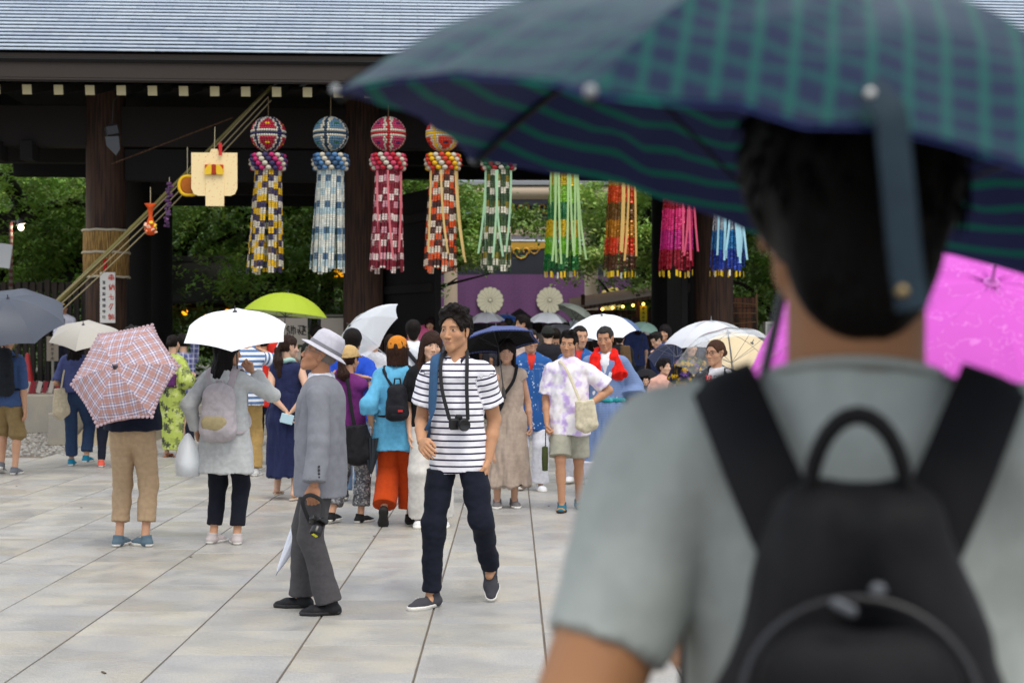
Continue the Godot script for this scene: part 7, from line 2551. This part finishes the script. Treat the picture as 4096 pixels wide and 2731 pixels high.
	umbrella({"label": "navy umbrella with a lace edge and dark lining over the woman in the sand dress", "apex": at(1985, 1312, 14.0), "axis": Vector3(-0.12, 1, -0.3), "R": 0.40, "A": 0.7, "ribs": 6, "phase": 0.7, "mat": film(C(72, 84, 134), 0.0, 0.55), "lining": film(C(14, 15, 20), 0.0, 0.8), "lace": true, "lace_mat": film(C(72, 84, 134), 0.0, 0.6), "pole": 0.6})
	# festival coats
	var dots := image_mat(spots_img(128, C(44, 88, 150), [C(196, 212, 230)], 40, 1.2, 2.6, 12), Vector3(2.4, 2.4, 2.4), 0.95, true)
	for k in 2:
		var h := person({"label": ["man in a blue dotted festival coat half hidden by the woman in sand", "man in a blue dotted festival coat behind the tie dyed tee"][k], "at": sd([2122.0, 2318.0][k], [15.5, 16.2][k]), "turn": [4.0, -4.0][k], "H": [1.66, 1.7][k], "cell": 0.013, "fine": true, "skin": SKIN, "hair": "crop", "hair_col": C(28, 24, 22), "head": Vector3([0.0, 22.0][k], 0, 0), "fl": Vector3(0, 0, 0.06), "fr": Vector3(0, 0.02, -0.08), "group": "men in blue dotted festival coats",
			"coat": {"name": "festival_coat", "mat": dots, "sleeve": 1.3, "slw": 0.075, "cuff": 1.2, "hem": -0.16, "loose": 0.03, "flare": 0.03, "vneck": 0.16}, "top": {"name": "undershirt", "mat": cloth(C(214, 60, 50)), "sleeve": 0.0, "loose": 0.004}, "bottom": {"mat": cloth(C(226, 226, 234)), "cuff": 0.052, "loose": 0.014}, "shoes": cloth(C(232, 232, 236), 0.8)})
		h.set_meta("group", "men in blue dotted festival coats")

func make_right_group() -> void:
	# tie dye
	var td := StandardMaterial3D.new()
	td.albedo_texture = noise_tex(0.012, 256, 0.0, FastNoiseLite.TYPE_SIMPLEX_SMOOTH, 41, ramp([C(196, 168, 230), C(222, 208, 240), C(238, 234, 240), C(240, 236, 236), C(234, 220, 226)], [0.2, 0.34, 0.46, 0.75, 0.9]), 3)
	td.uv1_triplanar = true
	td.uv1_scale = Vector3(2.2, 2.2, 2.2)
	td.roughness = 0.95
	var p := person({"label": "young man in a white and lilac tie dyed tee and pale shorts", "at": sp(2276, 2040), "turn": -2.0, "H": 1.64, "cell": 0.010, "fine": true, "skin": Color(0.48, 0.25, 0.145), "hair": "short", "hair_col": C(18, 15, 15), "head": Vector3(-12, -3, -5), "whr": Vector3(-0.205, 0.8, 0.08), "gripr": "fist", "whl": Vector3(0.19, 0.98, 0.12), "wel": Vector3(1, 0, -0.4), "fl": Vector3(0.0, 0.0, -0.14), "fr": Vector3(0.03, 0, 0.12), "footr": -4.0, "footl": 10.0,
		"top": {"mat": td, "sleeve": 0.82, "slw": 0.054, "hem": -0.115, "loose": 0.022, "flare": 0.012, "fold": 0.02}, "bottom": {"name": "shorts", "mat": cloth(C(168, 166, 150)), "to": 0.93, "cuff": 0.062, "loose": 0.014}, "shoes": cloth(C(40, 104, 126), 0.8), "soles": plain(C(36, 32, 34), 0.8)})
	for n in ["shoe", "shoe_001"]:
		var sh := p.find_child(n, false, false)
		var tc := MB.new()
		tc.ball(Vector3(0, -0.05, 0.112), Vector3(0.043, 0.026, 0.05), 12)
		put("toe_cap", tc.mesh(), cloth(C(178, 134, 74), 0.8), sh)
	tote("cream canvas bag with faint print across the tie dyed tee", T(at(2344, 1662, 13.5), -8, 0, 5), Vector3(0.21, 0.25, 0.08), cloth(C(208, 198, 172)), [at(2322, 1612, 13.5), at(2294, 1540, 13.54), at(2262, 1470, 13.6), at(2238, 1445, 13.72), at(2230, 1440, 13.84)], 0.026)
	var gu := thing("folded_umbrella", "short olive folded umbrella dangling from the fist of the tie dyed tee man", "umbrella", T(at(2180, 1832, 13.7)))
	var g1 := MB.new()
	g1.lathe([Vector2(0.0, -0.12), Vector2(0.026, -0.115), Vector2(0.03, 0.0), Vector2(0.027, 0.1), Vector2(0.0, 0.11)], 12)
	put("sleeve", g1.mesh(), cloth(C(70, 78, 44)), gu)
	var g2 := MB.new()
	g2.tube([Vector3(0.005, 0.1, 0), Vector3(0.008, 0.34, 0)], 0.006, 6)
	put("cord", g2.mesh(), plain(C(50, 50, 50), 0.6), gu)
	# red towel
	var jk := image_mat(stripes_img(C(122, 142, 180), C(104, 126, 168), 0.5, 16), Vector3(60, 60, 60), 0.95, true)
	var t := person({"label": "grey haired man in a blue short robe with a red towel round his neck", "at": sp(2424, 1988), "turn": -8.0, "H": 1.69, "cell": 0.010, "fine": true, "skin": Color(0.46, 0.23, 0.13), "hair": "crop", "hair_col": C(44, 42, 41), "head": Vector3(-10, -8, 4), "whl": Vector3(0.27, 0.84, 0.05), "whr": Vector3(-0.2, 0.9, 0.05), "fl": Vector3(0.02, 0.1, -0.16), "fr": Vector3(0.0, 0, 0.08), "pitchl": 30.0,
		"top": {"name": "undershirt", "mat": cloth(C(232, 232, 238)), "sleeve": 0.0, "loose": 0.006, "vneck": 0.03}, "coat": {"name": "robe", "mat": jk, "sleeve": 1.35, "slw": 0.08, "cuff": 1.25, "hem": -0.05, "loose": 0.02, "vneck": 0.2}, "dress": {"name": "robe_skirt", "mat": jk, "hem": 0.20, "flare": 0.155, "loose": 0.03, "waist": 0.06, "fold": 0.02}, "bottom": {"mat": cloth(C(224, 222, 234)), "to": 1.62, "cuff": 0.085, "loose": 0.02}, "shoes": cloth(C(236, 236, 240), 0.8), "soles": plain(C(190, 120, 70), 0.8)})
	var J := J_of(t)
	var be := MB.new()
	var ring := []
	for k in 31:
		ring.append(J.pel + Vector3(cos(TAU * k / 30.0) * 0.186, 0.06 + 0.005 * sin(k * 1.7), sin(TAU * k / 30.0) * 0.142))
	be.tube(ring, 0.022, 8, false)
	put("belt", be.mesh(), cloth(C(44, 140, 146)), t)
	for k in 9:
		var kn := MB.new()
		kn.ball(J.pel + Vector3(cos(0.35 + k * 0.3) * 0.188, 0.06, sin(0.35 + k * 0.3) * 0.146), Vector3(0.026, 0.024, 0.022), 8)
		put("belt_knot", kn.mesh(), cloth(C(70, 176, 178) if k % 3 == 0 else C(44, 140, 146)), t)
	var red := cloth(C(226, 34, 26), 0.95)
	put("towel", net_mesh(nets([B(J.neck + Vector3(-0.075, 0.02, -0.03), J.neck + Vector3(0.075, 0.02, -0.03), 0.035, 0.035, 0.03), B(J.neck + Vector3(-0.08, 0.02, -0.02), J.neck + Vector3(-0.095, -0.03, 0.075), 0.036, 0.04, 0.03), B(J.neck + Vector3(-0.095, -0.03, 0.075), J.neck + Vector3(-0.11, -0.22, 0.14), 0.05, 0.075, 0.03, Vector3(1, 1, 2.4), 2), B(J.neck + Vector3(0.08, 0.02, -0.02), J.neck + Vector3(0.09, -0.03, 0.075), 0.036, 0.04, 0.03), B(J.neck + Vector3(0.09, -0.03, 0.075), J.neck + Vector3(0.15, -0.22, 0.13), 0.05, 0.08, 0.03, Vector3(1, 1, 2.4), 2)], 0.009, {"amp": 0.02, "freq": Vector3(14, 4, 14)})), red, t)
	var em := MB.new()
	em.box(Vector3(0.03, 0.05, 0.004), T(J.neck + Vector3(0.055, -0.2, 0.165), 0, 0, -14), 0.001)
	put("robe_emblem", em.mesh(), plain(C(216, 220, 228), 0.8), t)
	umbrella({"label": "broad white umbrella behind the head of the man with the red towel", "apex": at(2408, 1262, 17.6), "axis": Vector3(-0.06, 1, 0.3), "R": 0.40, "A": 0.85, "ribs": 8, "phase": 0.2, "mat": film(C(236, 240, 248), 0.3, 0.5), "pole": 0.6})
	person({"label": "dark clothed person under the broad white umbrella behind the red towel", "at": sd(2400, 17.8), "turn": 180.0, "H": 1.58, "cell": 0.018, "skin": SKIN, "hair": "short", "top": {"mat": cloth(C(30, 30, 36))}, "bottom": {"mat": cloth(C(34, 36, 44))}, "shoes": cloth(C(60, 60, 64), 0.8)})
	# woman with glasses
	var lj := plain(C(24, 24, 28), 0.38)
	var w := person({"label": "woman with dark glasses in a black leather jacket under a clear umbrella", "at": sd(2868, 13.2), "turn": -14.0, "H": 1.56, "fem": true, "cell": 0.011, "fine": true, "skin": SKIN, "hair": "bun", "hair_col": C(72, 48, 36), "head": Vector3(-32, 0, 0), "whl": Vector3(0.05, 1.0, 0.16), "gripl": "fist",
		"top": {"name": "tee", "mat": cloth(C(230, 230, 236)), "sleeve": 0.0, "loose": 0.008, "collar_up": 0.0}, "coat": {"name": "leather_jacket", "mat": lj, "sleeve": 1.9, "slw": 0.05, "hem": -0.05, "loose": 0.022, "vneck": 0.36, "vw": 0.075, "vw2": 0.06, "fold": 0.02, "freq": Vector3(8, 8, 8)}, "bottom": {"mat": cloth(C(34, 36, 46))}, "shoes": cloth(C(40, 40, 44), 0.7)})
	glasses(w, C(56, 24, 34))
	var tb := T(Vector3(0.0, 1.235, 0.142), 0, -8)
	var lb := MB.new()
	lb.box(Vector3(0.05, 0.05, 0.004), T(Vector3(-0.052, 0, 0)), 0.001)
	put("red_print", lb.mesh(), plain(C(200, 26, 40), 0.7), w, tb)
	var tm := TextMesh.new()
	var fnt := SystemFont.new()
	fnt.font_names = PackedStringArray(["Droid Sans"])
	tm.font = fnt
	tm.text = "D"
	tm.font_size = 20
	tm.pixel_size = 0.0022
	tm.depth = 0.003
	put("lettering", tm, plain(C(236, 236, 236), 0.7), w, tb * T(Vector3(-0.052, 0, 0.003)))
	var tm2: TextMesh = tm.duplicate()
	tm2.text = "DIE"
	tm2.pixel_size = 0.0028
	put("lettering", tm2, plain(C(28, 28, 32), 0.7), w, tb * T(Vector3(0.03, 0, 0.002)))
	umbrella({"label": "clear vinyl umbrella tilted back over the woman with glasses", "apex": at(2915, 1330, 13.5), "axis": Vector3(-0.04, 0.95, -0.42), "R": 0.50, "A": 0.95, "ribs": 8, "phase": 0.2, "mat": clear_film(C(236, 240, 246), 0.26), "pole": 0.66, "metal": plain(C(110, 112, 116), 0.4, 0.5)})
	umbrella({"label": "milky clear umbrella behind the woman with glasses", "apex": at(2846, 1282, 16.0), "axis": Vector3(0.0, 1, 0.1), "R": 0.5, "A": 0.95, "ribs": 8, "mat": clear_film(C(240, 242, 248), 0.6), "pole": 0.7, "metal": plain(C(110, 112, 116), 0.4, 0.5)})
	umbrella({"label": "cream umbrella seen through the clear umbrella at the right", "apex": at(3010, 1372, 15.4), "axis": Vector3(0.25, 0.75, 0.55), "R": 0.42, "A": 0.8, "ribs": 8, "phase": 0.3, "mat": film(C(232, 208, 160), 0.4, 0.5), "pole": 0.5})
	var gs := person({"label": "person in a grey shirt with dark straps beneath the cream umbrella", "at": sd(2985, 15.6), "turn": 180.0, "H": 1.5, "cell": 0.016, "skin": SKIN, "hair": "short", "top": {"mat": cloth(C(170, 170, 168)), "sleeve": 0.8}, "bottom": {"mat": cloth(C(60, 62, 72))}, "shoes": cloth(C(60, 60, 64), 0.8)})
	backpack(gs, "slate rucksack of the person beneath the cream umbrella", cloth(C(70, 82, 96), 0.8), {"w": 0.12, "h": 0.16, "y": 0.95})
	# boy, floral woman, family with the pushchair
	person({"label": "small boy in a pale pink tee and denim shorts looking up to the right", "at": sd(2655, 19.8), "turn": 8.0, "H": 1.26, "cell": 0.012, "fine": true, "skin": PALE, "hair": "thick", "hair_col": C(22, 18, 18), "head": Vector3(34, 8, 0), "top": {"mat": cloth(C(222, 172, 156)), "sleeve": 0.85, "slw": 0.056, "hem": -0.09, "loose": 0.026, "flare": 0.02}, "bottom": {"name": "shorts", "mat": cloth(C(92, 120, 158)), "to": 0.85, "cuff": 0.062}, "shoes": cloth(C(200, 200, 204), 0.8)})
	var fl := image_mat(spots_img(128, C(26, 26, 32), [C(214, 168, 32), C(92, 140, 60), C(120, 84, 160), C(206, 160, 30)], 40, 4.0, 9.0, 15, 0.4), Vector3(2.6, 2.6, 2.6), 0.95, true)
	person({"label": "woman in a black dress with yellow flowers behind the clear umbrella", "at": sd(2762, 17.6), "turn": 12.0, "H": 1.58, "fem": true, "cell": 0.014, "skin": PALE, "hair": "bob", "whr": Vector3(-0.17, 0.82, 0.08), "top": {"mat": fl, "sleeve": 0.75, "slw": 0.055, "loose": 0.02}, "dress": {"mat": fl, "hem": 0.3}, "shoes": cloth(C(40, 40, 44), 0.8)})
	umbrella({"label": "navy umbrella with a pale rim tilted back above the small boy", "apex": at(2700, 1372, 21.0), "axis": Vector3(-0.12, 0.9, -0.45), "R": 0.42, "A": 0.8, "ribs": 8, "mat": film(C(52, 66, 112), 0.2, 0.5), "pole": 0.6, "rib_mat": plain(C(190, 194, 200), 0.3, 0.5)})
	person({"label": "mother in a navy tee bending her head near the right column", "at": sd(2650, 23.2), "turn": -50.0, "H": 1.66, "fem": true, "cell": 0.016, "skin": PALE, "hair": "short", "hair_col": C(30, 26, 26), "head": Vector3(-10, -30, 0), "lean": Vector3(0, 0, 0.16), "whl": Vector3(-0.12, 1.35, 0.1), "whr": Vector3(-0.06, 0.95, 0.2), "top": {"mat": cloth(C(40, 50, 88)), "sleeve": 0.9, "slw": 0.05, "loose": 0.026}, "bottom": {"mat": cloth(C(40, 42, 60))}, "shoes": cloth(C(60, 60, 64), 0.8)})
	person({"label": "dark haired person standing behind the mother near the right column", "at": sd(2662, 24.4), "turn": -30.0, "H": 1.76, "fem": true, "cell": 0.018, "skin": SKIN, "hair": "long", "hair_col": C(26, 22, 24), "top": {"mat": cloth(C(34, 32, 40))}, "bottom": {"mat": cloth(C(40, 40, 48))}, "shoes": cloth(C(60, 60, 64), 0.8)})
	make_pushchair()
	person({"label": "long haired woman in a white top beside the glass case", "at": sd(3098, 24.6), "turn": 40.0, "H": 1.56, "fem": true, "cell": 0.018, "skin": SKIN, "hair": "long", "hair_col": C(34, 26, 24), "whl": Vector3(0.16, 1.1, 0.2), "whr": Vector3(0.1, 1.1, 0.24), "top": {"mat": cloth(C(206, 204, 204)), "sleeve": 1.8}, "bottom": {"mat": cloth(C(50, 50, 58))}, "shoes": cloth(C(60, 60, 64), 0.8)})

func make_pushchair() -> void:
	var r := thing("pushchair", "dark pushchair with a round hood between the red towel man and the boy", "pushchair", T(Vector3((2578.0 - 2048.0) / 6000.0 * 22.0, 0, -22.0), -20))
	var blk := cloth(C(28, 28, 34), 0.8)
	var hd := MB.new()
	hd.lathe([Vector2(0.0, 0.24), Vector2(0.12, 0.22), Vector2(0.21, 0.12), Vector2(0.235, 0.0), Vector2(0.22, 0.0)], 20, T(Vector3(0, 0.86, -0.06), 0, -35))
	put("hood", hd.mesh(), blk, r)
	var se := MB.new()
	se.box(Vector3(0.34, 0.06, 0.36), T(Vector3(0, 0.5, 0.02), 0, 10), 0.02)
	se.box(Vector3(0.34, 0.5, 0.06), T(Vector3(0, 0.74, -0.2), 0, -18), 0.02)
	put("seat", se.mesh(), blk, r)
	for s in [-1.0, 1.0]:
		var f := MB.new()
		f.tube([Vector3(s * 0.2, 0.12, 0.3), Vector3(s * 0.2, 0.5, 0.05), Vector3(s * 0.2, 1.02, -0.42)], 0.014, 8)
		f.tube([Vector3(s * 0.2, 0.12, -0.3), Vector3(s * 0.2, 0.62, -0.02)], 0.014, 8)
		put("frame", f.mesh(), plain(C(60, 62, 66), 0.4, 0.5), r)
		for z in [-0.3, 0.3]:
			var w := MB.new()
			var ring := []
			for k in 19:
				ring.append(Vector3(s * 0.22, 0.1 + sin(TAU * k / 18.0) * 0.085, z + cos(TAU * k / 18.0) * 0.085))
			w.tube(ring, 0.018, 8, false)
			put("wheel", w.mesh(), plain(C(30, 30, 32), 0.7), r)
	person({"label": "small child sitting in the dark pushchair", "at": Vector2((2584.0 - 2048.0) / 6000.0 * 22.0, -21.92), "y": 0.14, "turn": -10.0, "H": 0.86, "cell": 0.012, "skin": PALE, "hair": "short", "head": Vector3(0, -10, 0), "fl": Vector3(0.02, 0.22, 0.3), "fr": Vector3(-0.02, 0.22, 0.3), "top": {"mat": cloth(C(60, 62, 72)), "sleeve": 0.7}, "bottom": {"mat": cloth(C(50, 52, 60)), "to": 1.2, "cuff": 0.05}})

func make_far_crowd() -> void:
	var list := [
		# px, d, y, H, fem, turn, hair, top, label
		[2094, 23.0, 0.15, 1.74, false, -68.0, "thick", C(222, 196, 184), "tall young man in a pale pink tee looking left above the crowd"],
		[2192, 22.6, 0.0, 1.72, false, 178.0, "short", C(34, 34, 40), "person in black with a dark cap walking away behind the tie dyed tee"],
		[2222, 23.4, 0.0, 1.70, false, 182.0, "crop", C(112, 104, 84), "person in an olive shirt with a dark rucksack walking away"],
		[1818, 25.0, 0.2, 1.66, false, 180.0, "nape", C(70, 74, 84), "dark haired person right of the striped tee man's head in the far crowd"],
		[2010, 24.6, 0.2, 1.60, true, 178.0, "bob", C(56, 56, 66), "black bobbed woman beneath the far clear umbrella"],
		[2036, 26.0, 0.25, 1.62, false, 182.0, "short", C(64, 84, 150), "person in a blue top beneath the far blue umbrella"],
		[2066, 24.0, 0.2, 1.60, true, 184.0, "long", C(50, 50, 58), "long haired person left of the tall man in pale pink"],
		[2480, 24.0, 0.0, 1.70, true, 170.0, "nape", C(30, 30, 34), "person in black with a brown bag right of the broad white umbrella"],
		[1720, 27.0, 0.3, 1.60, true, 0.0, "bob", C(206, 190, 200), "woman in pale lilac beneath the far pink umbrella"],
		[1880, 30.0, 0.25, 1.72, false, 180.0, "short", C(46, 46, 54), "tall dark haired person directly below the left curtain crest"],
		[2260, 27.0, 0.25, 1.60, true, 180.0, "long", C(60, 60, 70), "person in grey below the far white umbrella"],
		[2300, 28.0, 0.25, 1.64, false, 176.0, "short", C(40, 50, 84), "person in navy below the far striped umbrella"],
		[2150, 28.5, 0.25, 1.62, true, 180.0, "bob", C(150, 140, 132), "person in beige at the far end of the approach"],
		[2545, 27.0, 0.3, 1.6, true, 186.0, "tail", C(46, 58, 100), "person in dark blue beside the stall"],
		[1560, 22.0, 0.0, 1.60, true, 182.0, "bob", C(40, 40, 48), "person in charcoal glimpsed left of the orange cap"],
		[1235, 16.8, 0.0, 1.52, true, -10.0, "bob", C(48, 50, 66), "dark haired woman glimpsed before the face of the man in the grey suit"],
		[590, 23.5, 0.0, 1.6, false, 175.0, "short", C(60, 70, 80), "person in slate glimpsed right of the checked umbrella"],
	]
	for i in list.size():
		var e: Array = list[i]
		var p := person({"label": e[8], "at": sd(e[0], e[1]), "y": e[2], "H": e[3], "fem": e[4], "turn": e[5], "hair": e[6], "cell": 0.02, "skin": PALE if i % 2 else SKIN, "hair_col": C(22 + 3 * (i % 5), 18 + 2 * (i % 4), 17), "fl": Vector3(0, 0, 0.08 * (i % 3)), "fr": Vector3(0, 0.02, -0.06 * (i % 2)), "group": "people in the far crowd",
			"top": {"mat": cloth(e[7]), "sleeve": [0.7, 0.9, 1.8][i % 3], "hem": -0.07, "loose": 0.02}, "bottom": {"mat": cloth([C(36, 38, 46), C(60, 66, 84), C(46, 44, 44)][i % 3]), "cuff": 0.044}, "shoes": cloth(C(70, 70, 74), 0.8)})
		if i == 1:
			cap(p, C(44, 46, 44), 0.9)
		if i == 2:
			backpack(p, "dark rucksack on the person in the olive shirt", cloth(C(38, 42, 52), 0.8), {"w": 0.14, "h": 0.22})
		if i == 7:
			tote("brown paper bag on the arm of the person in black at the right", T(at(2502, 1425, 23.6), 10), Vector3(0.2, 0.3, 0.1), cloth(C(104, 82, 58)), [], 0.0)
	var us := [
		[1715, 1268, 30.0, Vector3(-0.05, 1, 0.12), 0.29, C(96, 176, 228), "far sky blue umbrella left of the striped tee man's head"],
		[1668, 1312, 27.0, Vector3(-0.4, 0.8, 0.4), 0.3, C(226, 104, 150), "far pink umbrella just above the orange cap's shoulder"],
		[2028, 1256, 29.0, Vector3(0.1, 1, 0.1), 0.33, C(60, 116, 220), "far royal blue umbrella below the curtain's opening"],
		[2330, 1232, 26.0, Vector3(0.55, 0.9, -0.15), 0.42, C(150, 158, 148), "far sage striped umbrella left of the broad white one"],
		[2482, 1268, 24.5, Vector3(0.15, 1, 0.1), 0.38, C(98, 122, 164), "far steel blue umbrella right of the broad white one"],
		[2586, 1290, 26.5, Vector3(0.2, 1, 0.3), 0.25, C(150, 186, 172), "far mint umbrella beside the small white sign"],
		[2290, 1282, 27.5, Vector3(-0.5, 0.9, 0.3), 0.3, C(206, 214, 220), "far pale grey umbrella between the white ones"],
		[2250, 1300, 25.0, Vector3(0.1, 1, 0.3), 0.36, C(52, 54, 62), "far charcoal umbrella below the far white umbrella"],
		[1850, 1330, 24.0, Vector3(0.1, 1, 0.35), 0.36, C(96, 104, 144), "far slate umbrella behind the striped tee man"],
		[2322, 1306, 23.0, Vector3(-0.2, 1, 0.35), 0.34, C(70, 74, 86), "far dark grey umbrella touching the broad white umbrella"],
	]
	for e in us:
		umbrella({"label": e[6], "apex": at(e[0], e[1], e[2]), "axis": e[3], "R": e[4], "A": 0.85, "ribs": 8, "phase": float(e[0]), "mat": film(e[5], 0.35, 0.5), "pole": 0.6, "group": "umbrellas in the far crowd"})
	umbrella({"label": "far clear umbrella right of the striped tee man's head", "apex": at(1945, 1248, 26.5), "axis": Vector3(-0.05, 1, 0.08), "R": 0.33, "A": 0.95, "ribs": 8, "mat": clear_film(C(236, 240, 248), 0.6), "pole": 0.6, "group": "umbrellas in the far crowd"})
	umbrella({"label": "far white umbrella under the right curtain crest", "apex": at(2192, 1248, 26.0), "axis": Vector3(0.02, 1, 0.05), "R": 0.35, "A": 0.95, "ribs": 8, "mat": film(C(234, 238, 244), 0.45, 0.5), "pole": 0.6, "group": "umbrellas in the far crowd"})

func _ready() -> void:
	# camera, sky, light
	var cam := Camera3D.new()
	cam.name = "camera"
	cam.position = Vector3(0, EYE, 0)
	cam.rotation_degrees = Vector3(-0.291, 0, 0)
	add_child(cam)
	var ca := CameraAttributesPhysical.new()
	ca.frustum_focal_length = 52.72
	ca.frustum_focus_distance = 9.3
	ca.frustum_near = 0.05
	ca.frustum_far = 400.0
	ca.exposure_aperture = 4.4
	cam.attributes = ca
	cam.fov = 25.66
	cam.far = 400.0
	var e := Environment.new()
	e.background_mode = Environment.BG_SKY
	e.sky = Sky.new()
	var sky := ProceduralSkyMaterial.new()
	sky.sky_top_color = C(218, 224, 234)
	sky.sky_horizon_color = C(206, 212, 220)
	sky.sky_curve = 0.25
	sky.ground_bottom_color = C(120, 118, 112)
	sky.ground_horizon_color = C(160, 160, 158)
	e.sky.sky_material = sky
	e.tonemap_mode = Environment.TONE_MAPPER_LINEAR
	e.tonemap_exposure = 1.55
	e.sdfgi_enabled = true
	e.ssao_enabled = true
	e.ssil_enabled = true
	var we := WorldEnvironment.new()
	we.name = "environment"
	we.environment = e
	add_child(we)
	var sun := DirectionalLight3D.new()
	sun.name = "sun"
	sun.rotation_degrees = Vector3(-62, 24, 0)
	sun.light_energy = 0.5
	sun.light_angular_distance = 30.0
	sun.light_color = Color(1.0, 0.98, 0.95)
	sun.shadow_enabled = true
	add_child(sun)
	fold.frequency = 1.0
	fold.fractal_octaves = 3
	fold.noise_type = FastNoiseLite.TYPE_SIMPLEX_SMOOTH
	strand.frequency = 1.0
	strand.fractal_octaves = 2
	strand.seed = 7
	make_ground()
	make_gate()
	make_hall()
	make_trees()
	make_surroundings()
	make_sign()
	make_bamboo()
	make_streamers()
	make_front_row()
	make_left_group()
	make_centre_group()
	make_right_group()
	make_far_crowd()
	make_foreground()
